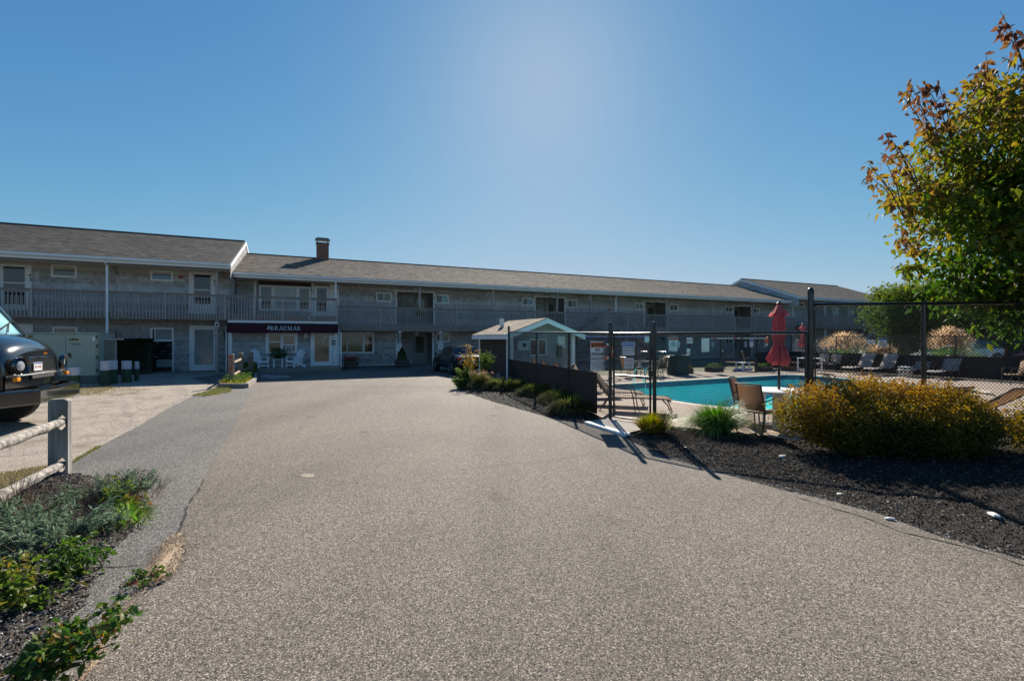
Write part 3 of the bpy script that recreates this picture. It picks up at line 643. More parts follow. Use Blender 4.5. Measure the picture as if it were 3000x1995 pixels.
def roof(par, s0, s1, De, ze, Dr, zr, mat, seed, backD, th=.14):
    te, tr = T(De), T(Dr); tb = T(backD); sl = math.hypot(tr - te, zr - ze); V = ((0), (tr - te) / sl, (zr - ze) / sl); zbk = zr - (zr - ze) / (tr - te) * (tb - tr)
    m = MB(); m.add([(s0, te, ze), (s0, tr, zr), (s0, tb, zbk), (s0, tb, zbk - th), (s0, tr, zr - th), (s0, te, ze - th)] + [(s1, te, ze), (s1, tr, zr), (s1, tb, zbk), (s1, tb, zbk - th), (s1, tr, zr - th), (s1, te, ze - th)],
        [(0, 1, 4, 5), (1, 2, 3, 4), (6, 11, 10, 7), (7, 10, 9, 8), (0, 6, 7, 1), (1, 7, 8, 2), (5, 4, 10, 11), (4, 3, 9, 10), (0, 5, 11, 6), (2, 8, 9, 3)])
    ro = m.build('roof', MT['roof_shingle_dark'], par)
    O = (0, te, ze + .003)
    shingles('roof_shingles', O, (1, 0, 0), V, s0, s1, -.03, sl, .15, .22, .36, mat, ro, seed=seed, th=.014)
    MB().bar((s0, tr, zr + .012), (s1, tr, zr + .012), .26, .035).build('ridge_cap', MT['roof_shingle_dark'], ro)
    return ro
# ---- openings of each wall, read off the picture columns
W_ = lambda *a: rc(*a)
mainU = []; mainL = []
upwin = [(1102, 857, 1147, 884.6, 'd', 'g'), (1274.5, 863, 1315, 889.7, 'd', 'c'), (1529, 873, 1563, 896.5, 'd', 'b'), (1658.7, 878, 1689.7, 902, 'd', 'g'), (1858.7, 887, 1885.5, 908, 'g', 'g'), (1960.7, 890.8, 1985.6, 911.5, 'g', 'g'), (2123.8, 898, 2145.5, 916, 'g', 'g'), (2205, 902, 2225, 920, 'd', 'p')]
rec = [(1163, 1269, 857), (1568.5, 1653, 872.6), (1890, 1951, 886), (2149.6, 2200, 898)]
gm = {'d': 'glass_dark', 'g': 'glass_reflect_green', 'b': 'glass_reflect_blue', 'c': 'glass_cyan', 'p': 'glass_pale', 't': 'glass_tan'}
uz = 2.6
holesU = []
for w4 in upwin: holesU.append(W_(*w4[:4]))
for a, b_, y in rec: holesU.append((bs(a), bs(b_), uz, bz((a + b_) / 2, y)))
r17 = W_(759, 838, 911, 911); d17 = (bs(920), bs(964), uz, bz(940, 838))
holesU += [r17]
t_ = 0.0
m = MB(); cells(m, sE + .1, sM, 2.71, 5.2, 0, .18, holesU); wu = m.build('upper_wall', MT['wall_shingle'], main)
shH = [(h[0] - .02, h[1] + .02, h[2] - .02, h[3] + .02) for h in holesU] + [(bs(745), bs(984), uz, 5.3)]
shingles('wall_shingles', (0, 0, 0), (1, 0, 0), (0, 0, 1), bs(690), sM, 2.62, 5.12, .15, .10, .19, 'wall_shingle', wu, shH, seed=11)
lw = [(990, 971, 1096, 1036), (1276.6, 971, 1316.7, 1003)]
holesL = [W_(*q) for q in lw]
recL = [(1164, 1266)] + [(a, b_) for a, b_, y in rec[1:]]
for a, b_ in recL: holesL.append((bs(a), bs(b_), 0, 2.2))
lwin2 = [(1529, 1563), (1658.7, 1689.7), (1858.7, 1885.5), (1960.7, 1985.6), (2123.8, 2145.5), (2205, 2225)]
for a, b_ in lwin2: holesL.append((bs(a), bs(b_), 1.25, 2.05))
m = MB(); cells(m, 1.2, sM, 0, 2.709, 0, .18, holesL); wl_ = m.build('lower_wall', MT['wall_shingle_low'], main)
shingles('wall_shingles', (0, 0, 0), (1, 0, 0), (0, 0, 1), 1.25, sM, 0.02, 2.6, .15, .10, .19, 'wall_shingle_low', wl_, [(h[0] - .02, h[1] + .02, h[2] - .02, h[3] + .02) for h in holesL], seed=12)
for w4 in upwin: window(main, W_(*w4[:4]), 0, [(0, .5, 0, 1, gm[w4[4]]), (.5, 1, 0, 1, gm[w4[5]])], fw=.06)
def recess(a, b_, z0, z1, num, wallm='wall_shingle_low'):
    s0, s1 = a, b_; m = MB(); m.box(s0, s1, 1.3, 1.4, z0, z1 + .05); m.box(s0 - .12, s0, .181, 1.4, z0, z1); m.box(s1, s1 + .12, .181, 1.4, z0, z1)
    w2 = m.build('recess_wall', MT[wallm], main)
    shingles('wall_shingles', (0, 1.3, 0), (1, 0, 0), (0, 0, 1), s0, s1, z0 + .02, z1, .15, .10, .19, wallm, w2, seed=int(s0 * 10) + 7)
    m = MB(); f = .10; m.box(s0 - f, s0, -.05, .02, z0, z1 + f); m.box(s1, s1 + f, -.05, .02, z0, z1 + f); m.box(s0, s1, -.05, .02, z1, z1 + f); m.build('door_casing', MT['white'], main)
    MB().box(s0, s1, .18, 1.3, z0 - .05, z0 + .01).build('recess_floor', MT['grey_wood_h'], main)
    MB().box(s0, s1, .02, 1.3, z1 + .002, z1 + .05).build('recess_ceiling', MT['soffit'], main)
    door(main, (s1 - 1.05, s1 - .05, z0 + .01, z0 + 2.1), 1.26, (s1 - .85, s1 - .28, z0 + .75, z0 + 1.85), None, 'panel_grey', gm='glass_reflect_green')
    for i, ch in enumerate(num): text(ch, .17, 'ink', main, ((s0 - f/2) if i == 0 else (s1 + f/2), -.055, z1 - .35), name='room_number', bold=.004)
for (a, b_, y), nn in zip(rec, (('9', '4'), ('4', '5'), ('6', '7'), ('8', '2'))): recess(bs(a), bs(b_), uz, bz((a + b_) / 2, y), nn)
for (a, b_), nn in zip(recL, (('1', '3'), ('3', '5'), ('4', '6'), ('7', '8'))): recess(bs(a), bs(b_), .03, 2.2, nn)
for a, b_ in lwin2: window(main, (bs(a), bs(b_), 1.25, 2.05), 0, [(0, .5, 0, 1, 'glass_dark'), (.5, 1, 0, 1, 'glass_reflect_green')])
window(main, holesL[0], 0, [(0, .22, 0, 1, 'glass_dark'), (.24, .70, 0, 1, 'glass_reflect_green'), (.74, 1, .5, 1, 'glass_dark'), (.74, 1, 0, .5, 'glass_dark')], fw=.09)
window(main, holesL[1], 0, [(0, .5, 0, 1, 'glass_dark'), (.5, 1, 0, 1, 'glass_reflect_green')])
window(main, r17, 0, [(.0, .22, 0, 1, 'glass_reflect_green'), (.27, .73, 0, 1, 'glass_pale'), (.78, 1, 0, 1, 'glass_reflect_green')], fw=.08)
MB().box(bs(759), bs(911), -.05, .0, bz(835, 839), bz(835, 824)).build('header_board', MT['brown_board'], main)
m = MB(); sA, sB = bs(745), bs(984)
m.box(bs(913), bs(919), -.03, -.001, 2.72, 5.1); m.box(bs(965), bs(984), -.03, -.001, 2.72, 5.1); m.box(bs(752), bs(984), -.028, -.001, bz(880, 822), 5.11); m.box(sA, bs(751), -.06, 0, 2.72, 5.1)
m.box(bs(671), bs(687), -.06, -.001, 2.72, 5.1)
for k in range(5): m.box(bs(966) + k * .11, bs(966) + k * .11 + .1, -.036, -.031, 2.75, 4.8)
m.build('trim_boards', MT['white'], main)
shingles('wall_shingles', (0, 0, 0), (1, 0, 0), (0, 0, 1), bs(752), bs(912), 2.72, r17[2] - .02, .15, .10, .19, 'wall_shingle', wu, seed=13)
door(main, d17, -.002, (bs(928.5), bs(956), bz(942, 912), bz(942, 845)), None, gm='glass_dark'); 
for k, ch in enumerate('17'): text(ch, .2, 'ink', main, (bs(913) + .1 * k, -.034, bz(915, 851) - .12 * k), name='room_number', bold=.004)
text('17', .15, 'ink', main, (bs(942), -.06, bz(942, 857)), name='room_number')
# roof, gutter, soffit
rfm = roof(main, sE + .02, sM, 28.4, 5.34, 34.4, 7.33, 'roof_shingle', 31, 41)
gutter_run(main, sE + .05, sM, 28.4, 5.22); MB().box(sE + .1, sM, T(28.4) + .032, -.002, 5.13, 5.18).build('soffit', MT['soffit'], main)
MB().box(sE + .1, sM, T(28.4) + .35, T(28.4) + .45, 4.99, 5.129).build('eave_beam', MT['grey_wood_h'], main)
# chimney with its bricks
ch = PT(945, 757, 0.0) ; cs = bs(945, 34.2); ct = T(34.2)
m = MB().box(cs - .38, cs + .38, ct - .30, ct + .30, 6.9, 8.28); chm = m.build('chimney', MT['mortar'], rfm)
m = MB(); z = 6.95; row = 0
while z < 8.25:
    for (ax, lo, hi, face) in (('x', cs - .39, cs + .39, ct - .30), ('y', ct - .30, ct + .30, cs - .38), ('y', ct - .30, ct + .30, cs + .38)):
        a = lo - (.11 if row % 2 else 0)
        while a < hi:
            a0, a1 = max(a, lo), min(a + .21, hi)
            if a1 - a0 > .03:
                if ax == 'x': m.box(a0, a1 - .012, face - .012, face + .02, z, z + .062)
                elif face < cs: m.box(face - .012, face + .02, a0, a1 - .012, z, z + .062)
                else: m.box(face - .02, face + .012, a0, a1 - .012, z, z + .062)
            a += .22
    z += .075; row += 1
tag(m.build('brick_courses', MT['brick'], chm), kind='stuff')
m = MB().box(cs - .43, cs + .43, ct - .35, ct + .35, 8.29, 8.36)
for dx in (-.36, .30):
    for dy in (-.28, .22): m.box(cs + dx, cs + dx + .06, ct + dy, ct + dy + .06, 8.361, 8.55)
m.build('chimney_crown', MT['mortar'], chm)
m = MB(); m.add([(cs - .48, ct - .39, 8.56), (cs + .48, ct - .39, 8.56), (cs + .48, ct + .39, 8.56), (cs - .48, ct + .39, 8.56), (cs - .34, ct - .24, 8.70), (cs + .34, ct - .24, 8.70), (cs + .34, ct + .24, 8.70), (cs - .34, ct + .24, 8.70)], [(0,3,2,1),(4,5,6,7),(0,1,5,4),(1,2,6,5),(2,3,7,6),(3,0,4,7)]); m.build('chimney_cap', MT['copper_cap'], chm)
# balconies
sP = bs(989, 28.0)
balcony(main, sE + .05, sP, 28.0, 2.71); balcony(main, sP + .02, sM, 28.7, 2.23)
rp = [bs(x, 28.0) for x in (746, 830, 912)] + [sP - .05]
railing(main, sE + .05, sP, T(28.0), 2.71, 4.05, 300, rp)
ps = [bs(x, 28.7) for x in (1115, 1337, 1230, 1445, 1542, 1634, 1731, 1765, 1826)]
rp2 = sorted([sP + .1] + [bs(x, 28.7) for x in (1115, 1337, 1542, 1765, 1826, 1884, 1955, 2030, 2087, 2153, 2210, 2265)])
gap0, gap1 = bs(1767, 28.7), bs(1826, 28.7)
railing(main, sP + .03, sM, T(28.7), 2.30, 3.69, 262, rp2)
for x in (1230.5, 1445.5, 1634, 1731.5, 1955, 2087.5, 2210):
    s = bs(x, 28.62); MB().box(s - .06, s + .06, T(28.62) + .05, T(28.62) + .17, 3.70, 4.99).build('balcony_post', MT['grey_wood'], main)
s = bs(637, 28.0)
for x in (1172, 1291.5, 1447, 1560, 1640, 1735, 1890, 1955, 2087, 2150, 2215, 2290):
    s = bs(x, 28.75); p_ = MB().box(s - .07, s + .07, T(28.75) + .05, T(28.75) + .19, 0, 2.23).build('porch_post', MT['grey_wood'], main)
    MB().box(s - .09, s + .09, T(28.75) + .03, T(28.75) + .21, 2.13, 2.229).build('post_cap', MT['white'], p_)
for x, y in ((992, 838), (1218, 847), (1428, 858), (1615, 866), (1788, 874), (1925, 880), (2062, 886), (2180, 892)): eave_light(main, bs(x, 28.9), bz(x, y, 28.9), T(28.9))
for x in (1220, 1600, 1920): eave_light(main, bs(x, 29.3), 2.08, T(29.3))
downspout(main, bs(984.5, 28.2), T(28.2) + .3, 4.06, 5.2, T(28.4) - .06)
downspout(main, bs(1804, 28.9), T(28.9), 3.7, 5.2, T(28.4) - .06)
downspout(main, bs(2322, 28.9), T(28.9), 0, 5.2, T(28.4) - .06)
m = MB(); s = bs(998, 28.2); m.bar((s - .3, T(27.8), 2.22), (s, T(27.95), 2.05), .08); m.box(s - .045, s + .045, T(27.95) - .04, T(27.95) + .04, .1, 2.08); m.build('downspout', MT['white'], main)
MB().box(bs(1783), bs(1787), -.06, 0, 3.95, 4.1).build('fire_alarm', MT['sign_red'], main)
# two stair flights down from the balcony landing
def stairs(par, sa, dirn, tf, zt, run, label):
    n = 13; st = MB()
    for k in (0, 1):
        tt = tf - (1.0 if k == 0 else 0.02); st.bar((sa, tt, zt - .1), (sa + dirn * run, tt, .05), .05, .28)
    stp = st.build('staircase', MT['grey_wood_h'], par)
    for k in range(n):
        s = sa + dirn * run * (k + .5) / n; z = zt - zt * (k + .7) / n
        MB().box(s - .14, s + .14, tf - .96, tf - .06, z - .02, z + .02).build('tread', MT['grey_wood_h'], stp)
    for k in (0, 1):
        tt = tf - (1.04 if k == 0 else 0.0); MB().bar((sa, tt, zt + .95), (sa + dirn * run, tt, .95), .09, .05).build('handrail', MT['grey_wood_h'], stp)
        for j in range(int(run / .14)):
            s = sa + dirn * (j + .5) * .14; z = zt * (1 - (j + .5) * .14 / run); MB().box(s - .017, s + .017, tt - .02, tt + .02, z - .05, z + .94).build('baluster', MT['grey_wood'], stp)
        s = sa + dirn * run; MB().box(s - .05, s + .05, tt - .05, tt + .05, 0, 1.05).build('newel_post', MT['grey_wood'], stp)
    return stp
la, lb = bs(1764, 28.0), bs(1828, 28.0)
MB().box(la, lb, T(27.6), T(28.69), 2.3, 2.56).build('stair_landing', MT['grey_wood_h'], main)
railing(main, la, lb, T(27.6), 2.30, 3.69, 30, [la + .05, lb - .05], name='landing_railing')
stairs(main, la, -1, T(28.62), 2.5, 4.3, ''); stairs(main, lb, 1, T(28.62), 2.5, 4.3, '')
for s in (la + .06, lb - .06): MB().box(s - .06, s + .06, T(27.6) + .0, T(27.6) + .12, 0, 2.299).build('landing_post', MT['grey_wood'], main)
# ---- left wing
DL = 29.4; tl = T(DL)
hl = [W_(0, 775, 94, 935, DL), W_(150.7, 776.7, 227, 813, DL), W_(441, 793, 508, 824, DL), W_(554, 797, 632, 935, DL)]
dz = 2.96
dA = (bs(-6, DL), bs(94, DL), dz, hl[0][3]); dB = (hl[3][0], hl[3][1], dz, hl[3][3])
hU = [dA, hl[1], hl[2], dB]
m = MB(); cells(m, -26, sE, 2.971, 5.48, tl, tl + .18, hU[1:3]); w1 = m.build('upper_wall', MT['wall_shingle'], left)
shingles('wall_shingles', (0, tl, 0), (1, 0, 0), (0, 0, 1), -16, sE, 2.98, 5.08, .15, .10, .19, 'wall_shingle', w1, [(h[0], h[1], h[2], h[3] + .1) for h in hU], seed=21)
hL = [W_(154.7, 957, 229, 1000, DL), (bs(441, DL), bs(510, DL), bz(475, 1000, DL), bz(475, 960, DL))]
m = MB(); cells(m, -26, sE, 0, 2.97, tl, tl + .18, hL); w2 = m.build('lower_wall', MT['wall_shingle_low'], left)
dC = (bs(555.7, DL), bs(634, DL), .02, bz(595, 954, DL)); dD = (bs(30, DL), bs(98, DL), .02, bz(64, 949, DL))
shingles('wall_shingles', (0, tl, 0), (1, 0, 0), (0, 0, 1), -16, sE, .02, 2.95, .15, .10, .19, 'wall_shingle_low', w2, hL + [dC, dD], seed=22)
window(left, hl[1], tl, [(0, 1, 0, 1, 'glass_reflect_green')], fw=.07); window(left, hl[2], tl, [(0, 1, 0, 1, 'glass_reflect_blue')], fw=.07)
window(left, hL[0], tl, [(0, 1, 0, 1, 'glass_tan')], fw=.07)
zb_ = bz(475, 1000, DL)
window(left, hL[1], tl, [(0, .14, 0, 1, 'glass_dark'), (.14, 1, 0, 1, 'glass_pale')], fw=.07)
m = MB().box(hL[1][0], hL[1][0] + .07, tl - .05, tl - .013, .02, zb_ - .001).box(hL[1][1] - .07, hL[1][1], tl - .05, tl - .013, .02, zb_ - .001); pl = m.build('side_panel', MT['white'], left)
MB().box(hL[1][0] + .07, hL[1][1] - .07, tl - .03, tl - .014, .03, zb_ - .002).build('pane', MT['glass_dark'], pl)
MB().box(bs(459, DL), hL[1][1] - .07, tl - .04, tl - .031, bz(480, 1075, DL), bz(480, 1053, DL)).build('pane_reflection', MT['glass_pale'], pl)  # pale reflection on the lower pane, added as a raised strip
door(left, dA, tl - .002, (bs(11, DL), bs(74, DL), bz(42, 892, DL), bz(42, 780, DL)), '42', rail=bz(42, 829, DL), fw=.12)
door(left, dB, tl - .002, (bs(568.6, DL), bs(617, DL), bz(593, 891, DL), bz(593, 805.6, DL)), '40', rail=bz(593, 850, DL), fw=.12)
door(left, dC, tl - .002, (bs(570, DL), bs(626, DL), .35, dC[3] - .22), None, gm='glass_pale', fw=.12)
text('41', .13, 'sign_red', left, (bs(594, DL), tl - .035, dC[3] - .45), name='room_number'); text('4', .2, 'ink', left, (dC[1] - .05, tl - .06, dC[3] - .55), name='room_number'); text('1', .2, 'ink', left, (dC[1] - .03, tl - .06, dC[3] - .74), name='room_number')
door(left, dD, tl - .002, None, None, fw=.1)
MB().box(-26, sE, tl - .03, tl - .001, 5.13, 5.46).build('frieze_board', MT['soffit'], left)
rfl = roof(left, -26, sE, 27.6, 5.66, 33.9, 8.03, 'roof_shingle_dark', 33, 40.2)
gutter_run(left, -26, sE + .05, 27.6, 5.54); MB().box(-26, sE, T(27.6) + .032, tl - .032, 5.45, 5.5).build('soffit', MT['soffit'], left)
MB().box(-26, sE, T(27.6) + .25, T(27.6) + .35, 5.25, 5.449).build('eave_beam', MT['grey_wood_h'], left)
def gable(par, s, De, ze, Dr, zr, backD, face, sh=1):   # end wall, its shingles and white rake boards
    te, tr, tb = T(De), T(Dr), T(backD); zb = zr - (zr - ze) / (tr - te) * (tb - tr)
    m = MB(); wl0 = te + 1.6
    m.add([(s, wl0, 2.9), (s, tb - 1, 2.9), (s, tb - 1, zb), (s, tr, zr - .15), (s, wl0, ze + (zr - ze) / (tr - te) * 1.6 - .15)] + [(s - face * .15, wl0, 2.9), (s - face * .15, tb - 1, 2.9), (s - face * .15, tb - 1, zb), (s - face * .15, tr, zr - .15), (s - face * .15, wl0, ze + (zr - ze) / (tr - te) * 1.6 - .15)],
        [(0,1,2,3,4), (9,8,7,6,5)] + [(i, 5+i, 5+(i+1)%5, (i+1)%5) for i in range(5)])
    g = m.build('end_wall', MT['wall_shingle'], par)
    k_ = (zr - ze) / (tr - te)
    if face > 0: shingles('wall_shingles', (s, 0, 0), (0, 1, 0), (0, 0, 1), te + .1, tb - 1, 4.8, zr - .15, .15, .1, .19, 'wall_shingle', g, inside=lambda a, v: v < min(ze + k_ * (a - te), zr - k_ * (a - tr)) - .2, seed=41)
    else: shingles('wall_shingles', (s, 0, 0), (0, -1, 0), (0, 0, 1), -(tb - 1), -(te + .1), 4.8, zr - .15, .15, .1, .19, 'wall_shingle', g, inside=lambda a, v: v < min(ze + k_ * (-a - te), zr - k_ * (-a - tr)) - .2, seed=41)
    for a, za, b_, zc in ((te, ze, tr, zr), (tr, zr, tb, zb)):
        m = MB(); sx = s + face * .03; m.add([(sx, a, za - .02), (sx, b_, zc - .02), (sx, b_, zc - .24), (sx, a, za - .24)] + [(sx + face * .03, a, za - .02), (sx + face * .03, b_, zc - .02), (sx + face * .03, b_, zc - .24), (sx + face * .03, a, za - .24)], [(0,1,2,3), (7,6,5,4), (0,4,5,1), (1,5,6,2), (2,6,7,3), (3,7,4,0)]); m.build('rake_board', MT['white'], par)
gable(left, sE + .02, 27.6, 5.66, 33.9, 8.03, 40.2, 1)
balcony(left, -26, sE + .03, 28.0, 2.71)
lp = [bs(x, 28.0) for x in (93, 314, 485, 660)]
railing(left, -18, sE + .03, T(28.0), 2.71, 4.05, 300, lp)
s = bs(637, 28.3)
MB().box(s - .06, s + .06, T(28.08), T(28.2), 4.06, 5.25).build('balcony_post', MT['grey_wood'], left); MB().box(s - .07, s + .07, T(28.1), T(28.24), 0, 2.70).build('porch_post', MT['grey_wood'], left)
downspout(left, bs(314, 27.9), T(27.9), .05, 5.5, T(27.6) - .06)
lantern(left, bs(333, DL), bz(333, 795, DL), tl); lantern(left, bs(649, DL), bz(649, 806, DL), tl); lantern(left, bs(333, DL), bz(333, 985, DL), tl); lantern(left, bs(651, DL), bz(651, 984, DL), tl)
MB().box(bs(526, DL), bs(536, DL), tl - .07, tl, bz(530, 816, DL), bz(530, 808, DL)).build('fire_alarm', MT['sign_red'], left)
m = MB().box(bs(631, 27.9), bs(642, 27.9), T(27.9) - .08, T(27.9) + .05, bz(636, 957, 27.9), bz(636, 946, 27.9)); fl = m.build('floodlight', MT['white'], left)
MB().box(bs(633, 27.9), bs(640, 27.9), T(27.9) - .09, T(27.9) - .081, bz(636, 955, 27.9), bz(636, 948, 27.9)).build('lens', MT['ink'], fl)
# ---- right wing
trw = T(DL); hR = [rc(2337, 885, 2355, 900, DL), rc(2515, 893, 2531, 908, DL), rc(2382, 900, 2398, 912, DL)]
m = MB(); cells(m, sR, 58, 2.971, 5.48, trw, trw + .18, hR[:2]); wr = m.build('upper_wall', MT['wall_shingle'], right)
dR = [(bs(2437, DL), bs(2456, DL), 2.98, 5.05), (bs(2483, DL), bs(2503, DL), 2.98, 5.05)]
shingles('wall_shingles', (0, trw, 0), (1, 0, 0), (0, 0, 1), sR, 57, 2.98, 5.08, .15, .10, .19, 'wall_shingle', wr, hR[:2] + dR, seed=51)
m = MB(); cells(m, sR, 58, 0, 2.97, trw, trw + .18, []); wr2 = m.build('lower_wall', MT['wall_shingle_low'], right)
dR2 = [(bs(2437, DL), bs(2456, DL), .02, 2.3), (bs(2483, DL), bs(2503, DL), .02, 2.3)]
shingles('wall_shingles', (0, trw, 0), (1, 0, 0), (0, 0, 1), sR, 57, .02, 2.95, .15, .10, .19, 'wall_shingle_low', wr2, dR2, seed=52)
for h in hR[:2]: window(right, h, trw, [(0, 1, 0, 1, 'glass_reflect_green')], fw=.07)
for d_ in dR + dR2: door(right, d_, trw - .002, None, None, fw=.1)
MB().box(sR, 58, trw - .03, trw - .001, 5.13, 5.46).build('frieze_board', MT['soffit'], right)
roof(right, sR, 57.5, 27.6, 5.66, 33.9, 8.03, 'roof_shingle_dark', 53, 40.2)
gutter_run(right, sR, 57.5, 27.6, 5.54); MB().box(sR, 58, T(27.6) + .032, trw - .032, 5.45, 5.5).build('soffit', MT['soffit'], right)
gable(right, sR - .02, 27.6, 5.66, 33.9, 8.03, 40.2, -1)
balcony(right, sM + .05, 57, 28.0, 2.71)
m = MB(); s = sM + .2
rlr = MB().box(sM + .05, 57, T(28.0) - .06, T(28.0) + .08, 4.01, 4.05).box(sM + .05, 57, T(28.0) - .015, T(28.0) + .02, 2.97, 3.05).build('balcony_railing', MT['grey_wood_h'], right)
while s < 57: m.box(s - .019, s + .019, T(28) - .052, T(28) - .016, 2.75, 4.0); s += .135
tag(m.build('balusters', MT['grey_wood'], rlr), kind='stuff')
for x in (2419, 2504): 
    s = bs(x, 28.1); MB().box(s - .06, s + .06, T(28.1), T(28.1) + .12, 0, 5.3).build('balcony_post', MT['grey_wood'] if x > 2450 else MT['white'], right)
m = MB(); s5 = bs(2568, 27.9); 
for dt in (0, -1.0): m.bar((s5, T(27.9) + dt, 2.8), (s5 - 4.6, T(27.9) + dt, .1), .05, .3); m.bar((s5, T(27.9) + dt, 3.8), (s5 - 4.6, T(27.9) + dt, 1.0), .06, .06)
stq = m.build('staircase', MT['white_old'], right)
for k in range(13): MB().box(s5 - .35 * k - .3, s5 - .35 * k, T(27.9) - .96, T(27.9) - .03, 2.6 - .2 * k, 2.64 - .2 * k).build('tread', MT['grey_wood_h'], stq)
MB().box(bs(2303), bs(2318), -.05, 0, 3.0, 4.7).build('door_panel', MT['panel_grey'], main)
# ---- porch office block under the awning
DP = 28.0; tp = T(DP) + .06; p0 = bs(664, DP); p1 = bs(984, DP)
pw = rc(778.8, 972, 871.2, 1035, DP); pdr = (bs(909.5, DP), bs(974, DP), .2, 2.25)
m = MB(); cells(m, p0, p1, 0, 2.708, tp, tp + .15, [pw]); m.box(p1 - .15, p1, tp + .151, -.001, 0, 2.708); m.box(p0, p0 + .15, tp + .151, -.001, 0, 2.708); wp = m.build('porch_wall', MT['wall_shingle_low'], main)
shingles('wall_shingles', (0, tp, 0), (1, 0, 0), (0, 0, 1), bs(681, DP), p1, .21, 2.6, .15, .10, .19, 'wall_shingle_low', wp, [pw, (pdr[0] - .02, p1, 0, 2.6)], seed=61)
pwn = window(main, pw, tp, [(.02, .47, .54, 1, 'glass_tan'), (.02, .47, 0, .53, 'glass_dark'), (.54, .98, .38, .88, 'glass_tan'), (.54, .98, 0, .36, 'glass_dark')], fw=.10)
door(main, pdr, tp - .002, (bs(921.5, DP), bs(964, DP), .45, 2.05), None, gm='glass_tan', fw=.12)
for a, b_, y_, z0 in ((bs(671, DP), bs(680, DP), -.001, .2), (bs(975, DP), p1 + .04, -.001, .2), (bs(661, DP), bs(664, DP), .1, 0)): MB().box(a, b_, tp - .04, tp + y_, z0, 2.4).build('trim_board', MT['white'], main)
for k in range(4): MB().box(bs(975.5, DP) + k * .085, bs(975.5, DP) + k * .085 + .075, tp - .048, tp - .041, .22, 2.35).build('batten', MT['white'], main)
lantern(main, bs(896, DP), bz(896, 984, DP), tp)
m = MB().box(bs(972.5, DP), bs(982, DP), tp - .12, tp - .05, bz(977, 1010, DP), bz(977, 997, DP)); ic = m.build('entry_phone', MT['ink'], main)
MB().box(bs(974.5, DP), bs(980, DP), tp - .13, tp - .121, bz(977, 1006, DP), bz(977, 1001, DP)).build('screen', MT['sign_white'], ic)
MB().box(bs(950, DP), bs(956, DP), tp - .04, tp - .032, bz(950, 991, DP), bz(950, 982, DP)).build('door_notice', MT['sign_white'], main)
ac = rc(835, 1015, 858, 1032, 27.9); tA = T(27.75)
m = MB().box(ac[0], ac[1], tA, tp - .02, ac[2], ac[2] + .03).box(ac[0], ac[1], tA, tp - .02, ac[3] - .03, ac[3]).box(ac[0], ac[0] + .03, tA, tp - .02, ac[2] + .03, ac[3] - .03).box(ac[1] - .03, ac[1], tA, tp - .02, ac[2] + .03, ac[3] - .03)
acu = m.build('air_conditioner', MT['white'], main)
g_ = MB().box(ac[0] + .03, ac[1] - .03, tA + .02, tA + .04, ac[2] + .03, ac[3] - .03)
for k in range(7): z = ac[2] + .05 + k * .05; g_.box(ac[0] + .04, ac[1] - .04, tA + .005, tA + .018, z, z + .015)
g_.build('grille', MT['panel_grey'], acu)
# awning
a0, a1 = bs(667, 27.9), bs(989.5, 27.9); aw = MB(); tq = T(28.0)
MB().box(a0, a1, tq - .03, tq + .005, 2.58, 2.72).build('awning_rail', MT['white'], main)
prof = [(tq - .035, 2.6), (tq - .14, 2.575), (tq - .45, 2.46), (tq - .58, 2.20), (tq - .60, 2.15)]
rows = [[(a0 + (a1 - a0) * i / 40, y, z) for i in range(41)] for y, z in prof][::-1]
aw.grid(rows)
for sx in (a0, a1): aw.add([(sx, tq - .035, 2.6), (sx, tq - .60, 2.15), (sx, tq - .035, 2.15)] + [(sx, tq - .14, 2.575), (sx, tq - .45, 2.46)], [(0, 2, 1, 4, 3)])
sc_ = []; nsc = 46
top = []; bot = []
for i in range(nsc * 6 + 1): f = i / (nsc * 6); top.append((a0 + (a1 - a0) * f, tq - .60, 2.15)); bot.append((a0 + (a1 - a0) * f, tq - .605, 2.08 - .035 * abs(math.sin(math.pi * i / 6))))
aw.grid([bot, top]); awn = aw.build('awning', MT['maroon'], main, True)
for ob in (awn,): sf = ob.modifiers.new('thick', 'SOLIDIFY'); sf.thickness = .012
LT = {'B': [((0, .28), (0, 1)), 'S', ('arc', .28, .74, .36, .26), ('arc', .28, .26, .42, .26)]}
